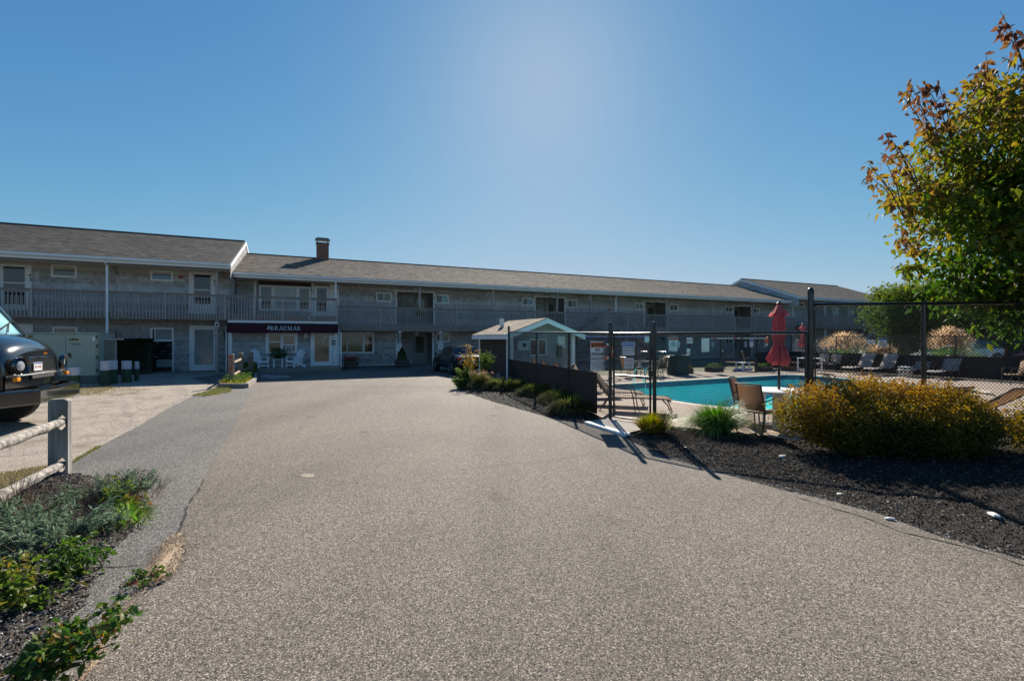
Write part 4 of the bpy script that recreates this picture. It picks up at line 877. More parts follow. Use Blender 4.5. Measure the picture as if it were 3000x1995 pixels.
def serif(s, wd, hh, x0, tpos, zpos, ang):      # thick and thin strokes with slab serifs, as on the awning
    m = MB(); x = x0; tk, tn = .17 * hh, .065 * hh
    def ln(ax, az, bx, bz_, wv): m.bar((x + ax * wd, 0, az * hh), (x + bx * wd, 0, bz_ * hh), .004, wv, up=(0, 0, 1)) if abs(bx - ax) > .9 else m.add([(x + ax*wd - wv/2, -.003, az*hh), (x + ax*wd + wv/2, -.003, az*hh), (x + bx*wd + wv/2, -.003, bz_*hh), (x + bx*wd - wv/2, -.003, bz_*hh)] + [(x + ax*wd - wv/2, .003, az*hh), (x + ax*wd + wv/2, .003, az*hh), (x + bx*wd + wv/2, .003, bz_*hh), (x + bx*wd - wv/2, .003, bz_*hh)], [(0,1,2,3), (7,6,5,4), (0,4,5,1), (1,5,6,2), (2,6,7,3), (3,7,4,0)])
    def hz(ax, bx, z, wv): m.box(x + ax * wd, x + bx * wd, -.003, .003, z * hh - wv / 2, z * hh + wv / 2)
    def sf(ax, z, r_=.17): hz(ax - r_, ax + r_, z, tn * .8)
    def bowl(ax, zc, rx, rz, full=False):
        n = 9; P = []
        for k in range(n + 1):
            a = -math.pi / 2 + math.pi * k / n; c, s_ = math.cos(a), math.sin(a); P.append(((x + ax*wd + c*rx*wd, s_*rz*hh + zc*hh), (x + ax*wd + c*(rx*wd - tk*.95*c), s_*(rz*hh - tn*.8) + zc*hh)))
        for (o0, i0), (o1, i1) in zip(P, P[1:]): m.add([(o0[0], -.003, o0[1]), (o1[0], -.003, o1[1]), (i1[0], -.003, i1[1]), (i0[0], -.003, i0[1])], [(0, 1, 2, 3)])
    for chx in s:
        if chx == 'B': ln(.2, 0, .2, 1, tk); bowl(.25, .75, .48, .25); bowl(.25, .27, .58, .27); sf(.2, .02); sf(.2, .98); adv = 1
        elif chx == 'R': ln(.2, 0, .2, 1, tk); bowl(.25, .74, .5, .26); ln(.45, .5, .82, 0, tk); sf(.2, .02); sf(.2, .98); sf(.84, .02, .14); adv = 1.05
        elif chx == 'A': ln(.12, 0, .48, 1, tn); ln(.82, 0, .48, 1, tk); hz(.24, .68, .33, tn); sf(.12, .02, .14); sf(.82, .02, .17); adv = 1.02
        elif chx == 'E': ln(.2, 0, .2, 1, tk); hz(.1, .8, .97, tn); hz(.2, .62, .5, tn); hz(.1, .84, .03, tn); ln(.8, .8, .8, 1, tn); ln(.84, 0, .84, .22, tn); ln(.62, .4, .62, .6, tn); adv = .98
        elif chx == 'M': ln(.15, 0, .15, 1, tn); ln(.18, 1, .55, .05, tk); ln(.55, .05, .93, 1, tn); ln(.95, 0, .95, 1, tk); sf(.15, .02, .12); sf(.95, .02, .17); sf(.13, .98, .1); sf(.98, .98, .12); adv = 1.28
        x += wd * adv
    return m
m = serif('BRAEMAR', .255, .25, 0, 0, 0, 0)
bl0 = bs(792, 27.5); wl = bs(882, 27.5) - bl0; tot = .255 * (1 + 1.05 + 1.02 + .98 + 1.28 + 1.02 + 1.0)
lt = m.build('lettering', MT['awning_letter'], awn); lt.location = (bl0, tq - .602, 2.195); lt.rotation_euler = (R(-25), 0, 0); lt.scale = (wl / tot, 1, 1)
text('The', .15, 'awning_letter', awn, (bl0 - .08, tq - .535, 2.33), (R(90 - 28), 0, 0), bold=.006).rotation_euler = (Matrix.Rotation(R(62), 4, 'X') @ Matrix.Rotation(R(90), 4, 'Z')).to_euler()
for sx in (a1 - .1, a0 + .12): MB().tube([(sx, T(27.45), .2 if sx > a0 + 1 else 0), (sx, T(27.45), 2.2)], .03, 8).build('awning_pole', MT['white'], main)
# porch deck boards
dk0, dk1 = bs(752, 26.4), bs(999, 26.4); pdk = MB().box(dk0, dk1, T(26.4), T(26.44), .0, .16).box(dk1 - .04, dk1, T(26.441), tp, 0, .16).build('porch_deck', MT['timber'], main)
dk0 = bs(690, 26.6)
s = T(26.4)
while s < tp - .02: MB().box(bs(730, 26.4), dk1 + .02, s - .02, s + .115, .162, .195).build('deck_board', MT['timber'], pdk); s += .142
MB().box(bs(908, 27), bs(992, 27), T(26.9), T(26.98), .196, .200).build('yellow_edge_strip', MT['yellow_paint'], pdk)
MB().box(bs(916, 27.6), bs(968, 27.6), T(27.45), T(27.85), .197, .21).build('door_mat', MT['rubber'], main)
m = MB(); s = bs(914, 27.85); m.box(s - .11, s + .11, -.10, -.09, 0, .1); 
sol = MB(); sol.M = Matrix.Translation((s, T(27.85), bz(914, 931, 27.85))) @ Matrix.Rotation(R(-25), 4, 'X'); sol.box(-.15, .15, -.02, .0, -.07, .09); so_ = sol.build('solar_panel', MT['white'], main)
sol = MB(); sol.M = Matrix.Translation((s, T(27.85), bz(914, 931, 27.85))) @ Matrix.Rotation(R(-25), 4, 'X'); sol.box(-.12, .12, -.026, -.021, -.045, .065).build('panel_face', MT['ink'], so_)
# ------------------------------------------------------------ the pool house
SH = R(27.6)
shed = empty('pool_house', (-.17, 18.66, 0), SH, 'small pool house with brown board side, white corner trim and tan shingled gable roof', 'shed')
wd, dp, eh, rh = 3.3, 2.9, 2.02, 2.55     # front width, depth, eave and ridge height
m = MB().box(0, .06, .05, dp, 0, eh).build('side_wall', MT['brown_board'], shed)
for k in range(9): MB().box(-.018, 0, .07, dp - .02, .05 + k * .215, .05 + k * .215 + .205).build('wall_board', MT['brown_board'], shed)
m = MB(); cells(m, .06, wd, .0, 1.99, 0.02, .08, [(1.0, 1.85, 1.02, 1.75)]); fw_ = m.build('front_wall', MT['panel_grey'], shed)
for k in range(11):
    z0 = .03 + k * .178
    for a, b_ in ([(.10, wd - .10)] if (z0 + .17 < 1.0 or z0 > 1.76) else [(.10, .96), (1.89, wd - .10)]): MB().box(a, b_, .0, .019, z0, z0 + .166).build('wall_board', MT['panel_grey'], fw_)
m = MB().add([(.0, .02, 1.99), (wd, .02, 1.99), (wd / 2, .02, rh - .04), (.0, .1, 1.99), (wd, .1, 1.99), (wd / 2, .1, rh - .04)], [(0, 1, 2), (5, 4, 3), (0, 2, 5, 3), (1, 4, 5, 2)]); m.build('gable_panel', MT['panel_grey'], shed)
MB().box(wd - .06, wd, .05, dp, 0, eh).build('side_wall', MT['brown_board'], shed)
for x0, y0 in ((-.03, -.03), (wd - .15, -.03), (-.03, dp - .1), (.35, -.028)):
    if x0 == .35: continue
    MB().box(x0, x0 + .18 if y0 < 0 and x0 > 1 else x0 + .12, y0, y0 + .12, 0, eh - .02).build('corner_post', MT['white'], shed)
MB().box(.12, .24, -.02, .0, .05, 1.98).build('trim_board', MT['white'], shed)
window(shed, (1.0, 1.85, 1.02, 1.75), .0, [(0, .5, 0, 1, 'glass_dark'), (.5, 1, 0, 1, 'glass_tan')], 'white_old', .04)
eb = MB().box(.40, .92, -.17, -.0, 1.25, 1.68, .02).build('meter_box', MT['white_old'], shed); MB().box(.60, .76, -.185, -.171, 1.40, 1.56).build('dial', MT['dark_plastic'], eb)
MB().box(2.42, 2.80, -.02, -.004, 1.35, 1.85).build('paper_notice', MT['sign_white'], shed)
MB().box(2.40, 2.62, -.10, -.021, .95, 1.45).build('door_panel', MT['bronze_frame'], shed)
so_a, so_f = -.28, -.42                   # eave and gable overhangs
kx = (rh + .06 - eh) / (wd / 2)
def shed_slope(sgn):
    x0 = wd / 2; x1 = so_a if sgn < 0 else wd - so_a; z1 = rh + .06 - kx * abs(x1 - x0); m = MB()
    m.add([(x0, so_f, rh + .06), (x1, so_f, z1), (x1, dp + .2, z1), (x0, dp + .2, rh + .06)] + [(x0, so_f, rh), (x1, so_f, z1 - .06), (x1, dp + .2, z1 - .06), (x0, dp + .2, rh)], [(0,3,2,1), (4,5,6,7), (0,1,5,4), (1,2,6,5), (2,3,7,6)] if sgn > 0 else [(0,1,2,3), (7,6,5,4), (0,4,5,1), (1,5,6,2), (2,6,7,3)])
    ro = m.build('roof', MT['shed_shingle'], shed); L = math.hypot(x1 - x0, rh + .06 - z1)
    O = (x1, so_f if sgn > 0 else dp + .2, z1 + .004); A = (0, 1 if sgn > 0 else -1, 0); V = ((x0 - x1) / L, 0, (rh + .06 - z1) / L)
    shingles('roof_shingles', O, A, V, 0, dp + .2 - so_f, -.02, L, .14, .22, .36, 'shed_shingle', ro, seed=71, th=.014)
    m = MB(); a = (x0, so_f - .002, rh + .045); b_ = (x1, so_f - .002, z1 - .015)
    m.add([(a[0], a[1], a[2]), (b_[0], a[1], b_[2]), (b_[0], a[1], b_[2] - .2), (a[0], a[1], a[2] - .2), (a[0], a[1] - .03, a[2]), (b_[0], a[1] - .03, b_[2]), (b_[0], a[1] - .03, b_[2] - .2), (a[0], a[1] - .03, a[2] - .2)], [(0,1,2,3), (7,6,5,4), (0,4,5,1), (1,5,6,2), (2,6,7,3), (3,7,4,0)])
    m.build('rake_board', MT['white'], shed)
    MB().box(x1 - .03 if sgn < 0 else x1, x1 if sgn < 0 else x1 + .03, so_f, dp + .2, z1 - .2, z1 - .01).build('eave_board', MT['white'], shed)
shed_slope(-1); shed_slope(1)
MB().box(.62, .78, 1.9, 2.06, 2.3, 2.66).build('roof_vent', MT['white'], shed)
MB().box(-.16, -.05, .55, .72, 0, .28, .01).build('utility_box', MT['panel_grey'], shed)
# ------------------------------------------------------------ chain-link fences
def chainlink(name, P0, P1, h0, h1, label, posts=(), zb0=.05, zb1=.05, r=.022, pr=.038, dia=.050, wire=.0027, screen=None, ends=(1, 1), rail=True, n=3, extra=.1):
    d = P1 - P0; L = d.length; az = math.atan2(d.y, d.x); root = empty(name, P0, az, label, 'fence')
    top = lambda x: h0 + (h1 - h0) * x / L; bot = lambda x: zb0 + (zb1 - zb0) * x / L
    if rail: MB().tube([(0, 0, top(0)), (L, 0, top(L))], r, 8).build('top_rail', MT['fence_black'], root)
    vs = []; fs = []; ang = [2 * math.pi * k / n for k in range(n)]
    def wire_(x0, z0, x1, z1, y):
        dx, dz = x1 - x0, z1 - z0; l_ = math.hypot(dx, dz)
        if l_ < .02: return
        ux, uz = dx / l_, dz / l_; b = len(vs)
        for (x, z) in ((x0, z0), (x1, z1)):
            for a in ang: vs.append((x - uz * wire * math.cos(a), y + wire * math.sin(a), z + ux * wire * math.cos(a)))
        for k in range(n): j = (k + 1) % n; fs.append((b + k, b + j, b + n + j, b + n + k))
    H = max(h0, h1) - min(zb0, zb1); x = -H
    while x < L:
        for sg in (1, -1):
            a0, a1 = x, x + H; z0, z1 = (min(zb0, zb1), max(h0, h1)) if sg > 0 else (max(h0, h1), min(zb0, zb1))
            f0 = max(0, (0 - a0) / H); f1 = min(1, (L - a0) / H)
            if f1 > f0:
                X0, X1 = a0 + H * f0, a0 + H * f1; Z0, Z1 = z0 + (z1 - z0) * f0, z0 + (z1 - z0) * f1
                Z0 = min(Z0, top(X0)); Z1 = min(Z1, top(X1)); Z0 = max(Z0, bot(X0)); Z1 = max(Z1, bot(X1)); wire_(X0, Z0, X1, Z1, -.028 + .003 * sg)
        x += dia
    tag(npmesh('chain_link_mesh', np.array(vs), np.array(fs), MT['fence_black'], root), kind='stuff')
    for x_, zt in posts: post = MB().tube([(x_, 0, 0), (x_, 0, top(x_) - .01 if zt is None else zt)], pr * .8 if zt is None else pr, 12).build('fence_post', MT['fence_black'], root, True)
    for x_, zt in posts:
        if zt is not None:
            MB().lathe([(pr * 1.12, 0), (pr * 1.15, .05), (pr * .9, .09), (pr * .4, .115), (.002, .12)], (x_, 0, zt - .03), 12).build('post_cap', MT['fence_black'], root, True)
            for zz in (.25, .9, zt - .3): MB().lathe([(pr * 1.2, 0), (pr * 1.2, .03)], (x_, 0, zz), 12).build('post_band', MT['fence_black'], root)
    return root, L
LA = (FB - FA).length
fa, _ = chainlink('chain_link_fence', FA, FB, 2.0, 1.87, 'black chain-link fence with a dark privacy screen between pool house and gate', [(0, 2.15), (LA * .40, None), (LA * .72, None), (LA, 2.02)])
# dark windscreen cloth on the lower half, sagging between its ties
rows = []; scx = [LA * .003 + LA * .93 * i / 80 for i in range(81)]
for j in range(9): rows.append([(x, -.045 - .003 * math.sin(i * .37) - .004 * math.sin(j * .8 + i * .11), .06 + (.93 - .006 * abs(math.sin(i * math.pi / 5))) * j / 8) for i, x in enumerate(scx)])
sc = MB().grid(rows).build('privacy_screen', MT['screen_cloth'], fa, True)
for i in range(0, 81, 5): MB().box(scx[i] - .007, scx[i] + .007, -.056, -.03, .975, .995).build('tie', MT['panel_grey'], sc)
LC = (FD - FC).length
fc, _ = chainlink('chain_link_fence', FC, FD, 1.85, 1.85, 'black chain-link fence in front of the coral umbrella, from gate to tall post', [(0, 2.0), (LC - .06, None)], r=.026)
LT_ = (FE - FD).length
ft, _ = chainlink('chain_link_fence', FD, FE, 2.32, 2.32, 'taller black chain-link fence behind the orange bush', [(0, 2.52), (1.72, None), (3.6, None)], zb0=.12, zb1=.2, r=.03, pr=.045, dia=.058, wire=.0032)
MB().tube([(.07, 0, .1), (.07, 0, 2.3)], .012, 6).build('tension_bar', MT['fence_black'], ft)
LF = (F1 - F0).length; L2 = (F2 - F1).length
ff, _ = chainlink('chain_link_fence', F0, F1, 1.86, 1.86, 'far black chain-link fence between the pool deck and the motel', [(x, 1.95) for x in (.02, 3.4, 6.9, 9.2, 12.1, LF - .02)], dia=.055, wire=.0026)
fg, _ = chainlink('chain_link_fence', F1, F2, 1.86, 1.86, 'black chain-link fence behind the grey loungers, backed by dark screening', [(x, None) for x in (2.5, 5.0, 7.5, 10, 12.5, 15, 17.9)], dia=.055, wire=.0026)
MB().box(.0, 18, -.07, -.045, .03, .98).build('privacy_screen', MT['screen_cloth'], fg)
MB().box(LF * .78, LF, -.05, -.03, .03, .98).build('privacy_screen', MT['screen_cloth'], ff)
# gate
gd = FC - FB; LG = gd.length; gt = empty('pool_gate', FB, math.atan2(gd.y, gd.x), 'black chain-link gate of the pool carrying a blue notice and a no-smoking sign', 'gate')
m = MB().tube([(.09, 0, .1), (.09, 0, 1.86)], .022, 8); m.build('gate_stile', MT['fence_black'], gt); MB().tube([(LG - .09, 0, .1), (LG - .09, 0, 1.86)], .022, 8).build('gate_stile', MT['fence_black'], gt)
for z in (.1, .98, 1.86): MB().tube([(.09, 0, z), (LG - .09, 0, z)], .02, 8).build('gate_rail', MT['fence_black'], gt)
for z in (.3, 1.6): MB().tube([(0, 0, z), (.1, -.0, z)], .018, 6).build('hinge', MT['fence_black'], gt)
MB().box(LG - .12, LG - .02, -.03, .03, 1.0, 1.12).build('latch', MT['fence_black'], gt)
vs = []; fs = []; x = -1.76
while x < LG - .18:
    for sg in (1, -1):
        f0 = max(0, -x / 1.76); f1 = min(1, (LG - .18 - x) / 1.76)
        if f1 > f0 + .01:
            a, b_ = x + 1.76 * f0, x + 1.76 * f1; z0, z1 = (f0, f1) if sg > 0 else (1 - f0, 1 - f1); b = len(vs); ux, uz = .707, .707 * sg
            for (X, Zf) in ((a, z0), (b_, z1)):
                for k in range(3): q = 2.094 * k; vs.append((.09 + X - uz * .0031 * math.cos(q), -.02 + .003 * sg + .0031 * math.sin(q), .1 + 1.76 * Zf + ux * .0031 * math.cos(q)))
            for k in range(3): j = (k + 1) % 3; fs.append((b + k, b + j, b + 3 + j, b + 3 + k))
    x += .050
tag(npmesh('chain_link_mesh', np.array(vs), np.array(fs), MT['fence_black'], gt), kind='stuff')
# ------------------------------------------------------------ signs
def sign(name, loc, rz, w_, h_, label, parts, cat='sign', group=None):
    o = empty(name, loc, rz, label, cat, group); MB().box(-w_ / 2, w_ / 2, -.003, .003, 0, h_).build('sign_plate', MT['sign_white'], o)
    for p in parts:
        if p[0] == 'bar': MB().box(p[1] * w_, p[2] * w_, -.006, -.0035, p[3] * h_, p[4] * h_).build('colour_band', MT[p[5]], o)
        elif p[0] == 'ring':
            m = MB(); n = 24; cx, cz, rr = p[1] * w_, p[2] * h_, p[3] * w_
            for k in range(n):
                a, b_ = 6.2832 * k / n, 6.2832 * (k + 1) / n; m.add([(cx + rr*math.cos(a), -.006, cz + rr*math.sin(a)), (cx + rr*.8*math.cos(a), -.006, cz + rr*.8*math.sin(a)), (cx + rr*.8*math.cos(b_), -.006, cz + rr*.8*math.sin(b_)), (cx + rr*math.cos(b_), -.006, cz + rr*math.sin(b_))], [(0, 3, 2, 1)])
            m.bar((cx - rr * .6, -.006, cz + rr * .6), (cx + rr * .6, -.006, cz - rr * .6), rr * .2, .002, up=(0, 1, 0)); m.bar((cx - rr * .5, -.005, cz - rr * .1), (cx + rr * .5, -.005, cz - rr * .1), rr * .14, .001, up=(0, 1, 0)); m.build('prohibition_symbol', MT['sign_red'], o)
        elif p[0] == 'tri': MB().add([(p[1]*w_ - p[3]*w_, -.0075, p[2]*h_), (p[1]*w_ + p[3]*w_, -.0075, p[2]*h_), (p[1]*w_, -.0075, p[2]*h_ + p[3]*w_*1.6)], [(0, 1, 2)]).build('warning_triangle', MT['ink'], o)
        else: text(p[1], p[4] * h_, p[5], o, (p[2] * w_, -.0075, p[3] * h_), sx=p[6] if len(p) > 6 else 1, bold=.02 * p[4] * h_ if len(p) < 8 else p[7], depth=.0006)
    return o
warn = [('bar', -.47, .47, .79, .97, 'sign_orange'), ('tri', -.36, .82, .09), ('t', 'WARNING', .08, .88, .115, 'ink', .86), ('t', 'NO', 0, .71, .15, 'ink', .72), ('t', 'LIFEGUARD', 0, .56, .15, 'ink', .60), ('t', 'ON DUTY', 0, .40, .15, 'ink', .66)]
small = [('t', s_, 0, .29 - .055 * i, .042, 'ink', .72) for i, s_ in enumerate(('CHILDREN UNDER THE AGE OF 16', 'SHOULD NOT USE POOL WITHOUT', 'AN ADULT IN ATTENDANCE', 'DO NOT SWIM ALONE', 'SWIM AT YOUR OWN RISK'))]
sg = G(1750, 1230); sg = Vector(((1750.5 - CX) / F * 10.0, 10.0, 0))
wn = sign('warning_sign', (sg.x, 10.0, bz and CH + (HZ - 1086) / F * 10.0), R(-4), 41 * 10 / F, 86 * 10 / F, 'large white warning sign with orange header, no lifeguard on duty, beside the gate post', warn + small)
for z in (.1, .55): MB().bar((.15, .01, z), (.30, -.05, z), .012, .012).build('bracket', MT['fence_black'], wn)
def on_gate(px, pyb):
    X = (px - CX) / F; t_ = (X * FB.y - FB.x) / (gd.x - X * gd.y); p = FB + gd * t_; return (p.x, p.y, CH + (HZ - pyb) / F * p.y)
gz = math.atan2(gd.y, gd.x); gn = Vector((gd.y, -gd.x, 0)).normalized() * .035
def gatesign(name, px0, px1, y0, y1, label, parts):
    a = Vector(on_gate(px0, y1)); b_ = Vector(on_gate(px1, y1)); c = Vector(on_gate((px0 + px1) / 2, y1)); top_ = on_gate((px0 + px1) / 2, y0)[2]
    p = c + Vector((math.sin(gz), -math.cos(gz), 0)) * .04; return sign(name, p, gz, (b_ - a).length, top_ - c.z, label, parts)
gatesign('notice_sign', 1826, 1862, 1001, 1040, 'blue-headed notice sign on the gate, pool is for private use', [('bar', -.48, .48, .66, .97, 'sign_blue'), ('t', 'NOTICE', 0, .815, .26, 'sign_white', 1.25), ('t', 'POOL IS FOR', 0, .52, .15, 'ink', 1.35), ('t', 'PRIVATE USE', 0, .33, .15, 'ink', 1.35), ('t', 'MEMBERS AND GUESTS ONLY', 0, .14, .075, 'ink', 1.3)])
gatesign('no_smoking_sign', 1832, 1859, 1049, 1079, 'small white no smoking sign low on the gate with two red rings', [('ring', -.22, .72, .19), ('ring', .24, .72, .19), ('t', 'NO SMOKING', 0, .37, .16, 'ink', .95), ('t', 'NO VAPING', 0, .17, .16, 'ink', .95)])
def on_far(px, off=-.06):                 # where a picture column meets the far fence
    X = (px - CX) / F; d = F1 - F0; t_ = (X * F0.y - F0.x) / (d.x - X * d.y); p = F0 + d * t_; return p + Vector((SN, -CS, 0)) * (-off)
def farsign(name, x0, x1, y0, y1, label, parts=(), mat=None, cat='sign', group=None):
    p = on_far((x0 + x1) / 2); w_ = (on_far(x1) - on_far(x0)).length; z0 = CH + (HZ - y1) / F * p.y; z1 = CH + (HZ - y0) / F * p.y
    o = sign(name, (p.x, p.y, z0), PHI, w_, z1 - z0, label, parts, cat, group); return o
farsign('warning_sign', 1957, 1982, 988, 1029, 'distant warning sign on the far fence, no lifeguard on duty, above the bicycles', warn)
farsign('exit_sign', 2009, 2026, 989, 1006, 'small white sign with red EXIT on the far fence', [('t', 'EXIT', 0, .5, .62, 'sign_red', 1.0)])
farsign('rule_card', 2009, 2019, 1021, 1034, 'small white card under the red EXIT sign, upper of two')
farsign('rule_card', 2009, 2019, 1035, 1042, 'tiny white card under the red EXIT sign, lower of two')
farsign('rules_board', 2053, 2075, 991, 1031, 'large blank white board on the far fence left of the hung pole')
farsign('rule_card', 1986, 1988.5, 1000, 1017, 'very narrow pale card seen left of the EXIT sign')
for px, lab in ((1170, 'white parking sign with red words on the porch post behind the cone shrub'), (1290.5, 'white parking sign with green words on the post above the dark car'), (2088, 'white parking sign on a post right of the blank white board'), (2184.5, 'white parking sign on a post left of the blue-topped sign'), (2240, 'white parking sign on a post under the orange lifebuoy')):
    s = bs(px, 28.6); t_ = T(28.6); near = px < 1400
    y0, y1 = ((1006, 1029) if px < 1200 else (1001, 1023)) if near else ((1000, 1017) if px < 2200 else (1005, 1020))
    p = U * s + N * 28.6; h = (y1 - y0) / F * p.y
    col = 'sign_red' if px in (1170,) else 'bollard_green'
    sign('parking_sign', (p.x, p.y, CH + (HZ - y1) / F * p.y), PHI, h * .66, h, lab, [('t', w2_, 0, .78 - .24 * i, .17, col, .75) for i, w2_ in enumerate(('COMPACT', 'CAR', 'ONLY') if px == 1170 else ('PARKING', 'FOR', 'GUESTS') if near else ())], group='parking signs on the motel posts')
farsign('no_diving_sign', 2194, 2204, 995, 1016, 'white sign with blue top and red ring on far fence behind the umbrella', [('bar', -.45, .45, .7, .97, 'sign_blue'), ('ring', 0, .36, .28)])
def on_side(px):
    X = (px - CX) / F; d = F2 - F1; t_ = (X * F1.y - F1.x) / (d.x - X * d.y); return F1 + d * t_ - U * .06
for name, x0, x1, y0, y1, lab, parts in (('notice_card', 2546, 2564, 996, 1008, 'small white card with red words on the fence behind the loungers', [('t', 'NO LIFEGUARD', 0, .6, .3, 'sign_red', .8), ('t', 'ON DUTY', 0, .25, .25, 'ink', .8)]), ('no_smoking_sign', 2579, 2598, 992, 1016, 'white and blue no smoking sign on the fence behind the loungers', [('bar', -.48, .48, .8, .98, 'sign_blue'), ('ring', 0, .45, .3), ('t', 'NO SMOKING', 0, .1, .12, 'ink', .8)])):
    p = on_side((x0 + x1) / 2); wv = (x1 - x0) / F * p.y * 1.0; sign(name, (p.x - .05, p.y - .05, CH + (HZ - y1) / F * p.y), R(-25), wv * 1.1, (y1 - y0) / F * p.y, lab, parts)
# lifebuoy ring, hung poles
def torus(m, c, R_, r, axis, n=20, k=8, a0=0, a1=6.2832):
    X = Vector(axis[0]); Y = Vector(axis[1]); pts = [Vector(c) + X * math.cos(a0 + (a1 - a0) * i / n) * R_ + Y * math.sin(a0 + (a1 - a0) * i / n) * R_ for i in range(n + 1)]; m.tube(pts, r, k, a1 - a0 < 6.2)
p = on_far(1777, -.12); lb = empty('lifebuoy', (p.x, p.y, 1.15), PHI, 'orange and white ring lifebuoy hung on the far fence left of the gate', 'lifebuoy')
for k in range(4):
    m = MB(); torus(m, (0, 0, 0), .30, .055, ((1, 0, 0), (0, 0, 1)), 6, 8, k * 1.5708 + .2, k * 1.5708 + 1.35); m.build('ring_segment', MT['lifebuoy_orange'], lb, True)
    m = MB(); torus(m, (0, 0, 0), .30, .058, ((1, 0, 0), (0, 0, 1)), 3, 8, k * 1.5708 + 1.35, k * 1.5708 + 1.771); m.build('white_band', MT['sign_white'], lb, True)
a, b_ = on_far(1690, -.15), on_far(1878, -.15); pl = empty('skimmer_pole', (a.x, a.y, 1.83), PHI, 'long blue pool pole with white net lying along the fence top', 'pole')
Lp = (b_ - a).length; MB().tube([(0, 0, .0), (Lp, 0, .0)], .022, 8).build('pole', MT['pool_noodle_blue'], pl); MB().box(Lp, Lp + .28, -.03, .03, -.26, .05, .03).build('net', MT['sign_white'], pl)
a, b_ = on_far(2076, -.15), on_far(2236, -.15); pl = empty('rescue_pole', (a.x, a.y, 1.76), PHI, 'white rescue pole with red bands hung level on the far fence', 'pole')
Lp = (b_ - a).length; MB().tube([(0, 0, 0), (Lp, 0, 0)], .022, 8).build('pole', MT['sign_white'], pl)
for f_ in (.03, .38, .5): MB().tube([(Lp * f_, 0, 0), (Lp * f_ + .22, 0, 0)], .03, 8).build('red_band', MT['sign_red'], pl)
p = on_far(2239, -.16); o = empty('rescue_tube', (p.x, p.y, 1.5), PHI, 'bright orange and white rescue tube hanging beside the umbrella', 'float')
MB().tube([(0, 0, .35), (.03, 0, .25), (-.03, 0, .1), (0, 0, 0)], [.05, .09, .10, .06], 10).build('float', MT['lifebuoy_orange'], o, True); MB().tube([(0, 0, 0), (0, 0, -.16)], .05, 10).build('white_end', MT['sign_white'], o)
# ------------------------------------------------------------ pool furniture
def lounger(sl, fr, label, cat='lounger', group=None, low=False):     # x = head end to foot end, hoop arms, cloth slung on a tube frame
    o = empty('sun_lounger', (0, 0, 0), 0, label, cat, group); W = .31
    back = [(0.05, 1.02), (.16, .82), (.45, .42), (.52, .34)] if not low else [(-.12, .80), (.0, .70), (.40, .40), (.52, .34)]; seat = [(.52, .34), (.9, .33), (1.3, .35), (1.78, .34), (1.9, .30)]
    m = MB().grid([[(x, -W, z), (x, -W / 3, z - .012), (x, W / 3, z - .012), (x, W, z)] for x, z in back]); b = m.build('back_sling', MT[sl], o, True); b.modifiers.new('t', 'SOLIDIFY').thickness = .008
    m = MB().grid([[(x, -W, z), (x, -W / 3, z - .02), (x, W / 3, z - .02), (x, W, z)] for x, z in seat]); b = m.build('seat_sling', MT[sl], o, True); b.modifiers.new('t', 'SOLIDIFY').thickness = .008
    for y in (-W, W):
        MB().tube([(x, y, z) for x, z in back], .016, 6).build('back_rail', MT[fr], o, True); MB().tube([(x, y, z) for x, z in seat], .016, 6).build('seat_rail', MT[fr], o, True)
        MB().tube([(.55, y * 1.06, 0), (.5, y * 1.06, .34), (.47, y * 1.06, .52), (.55, y * 1.06, .585), (.85, y * 1.06, .60), (1.0, y * 1.06, .56), (1.06, y * 1.06, .40), (1.12, y * 1.06, 0)], .015, 6).build('arm_hoop', MT[fr], o, True)
        MB().tube([(1.72, y, .34), (1.84, y, .2), (1.92, y, 0)], .015, 6).build('leg', MT[fr], o, True)
        MB().tube([(.50, y, .33), (.35, y, .15), (.28, y, 0)], .015, 6).build('leg', MT[fr], o, True)
        MB().tube([(.22 if not low else .1, y * .95, .70 if not low else .6), (.45, y * .95, .36)], .011, 6).build('brace', MT[fr], o)
    MB().tube([(back[0][0], -W, back[0][1]), (back[0][0], W, back[0][1])], .015, 6).build('head_bar', MT[fr], o); MB().tube([(1.9, -W, .30), (1.9, W, .30)], .015, 6).build('foot_bar', MT[fr], o)
    return o
lt_ = lounger('tan_sling', 'bronze_frame', 'tan sling lounger just inside the gate, nearest the gate posts', group='tan sling loungers by the screened fence')
lt_.location = (1.95, 11.35, .01); lt_.rotation_euler = (0, 0, R(-20))
for (x, y, a, lab) in ((1.62, 12.45, -18, 'tan sling lounger second behind the screened fence, beside the warning sign'), (1.25, 13.4, 8, 'tan lounger whose back tip shows above the screen left of the warning sign'), (.95, 14.6, 10, 'tan lounger whose back tip shows above the screen under the pool house window'), (.70, 16.0, 10, 'dark-looking lounger tip above the screen nearest the pool house')):
    clone(lt_, (x, y, .01), R(a), lab)
# grey ones by the far fence: head towards the fence
lg = lounger('grey_sling', 'bronze_frame', 'grey sling lounger leftmost of the four by the dark screen', group='grey sling loungers along the dark screen')
for i, (px, py, lab) in enumerate(((2481, 1097, 0), (2546, 1101, 'grey sling lounger second from left, left of the small white table'), (2648, 1106, 'grey sling lounger just right of the small white table'), (2730, 1112, 'grey sling lounger rightmost of the four by the dark screen'))):
    p = G(px, py) + U * 1.92; o = lg if i == 0 else clone(lg, (0, 0, 0), 0, lab)
    o.location = (p.x, p.y, .01); o.rotation_euler = (0, 0, PHI + math.pi)
cb = empty('retaining_curb', (8.7, 8.42, 0), R(3), 'low dark retaining curb with a pale cap below the tan loungers at right', 'curb')
MB().box(0, 5, 0, .06, 0, .27).build('dark_board', MT['brown_board'], cb)
for k in range(4): MB().box(k * 1.25, k * 1.25 + 1.24, -.03, .12, .271, .31).build('cap_board', MT['coping'], cb)
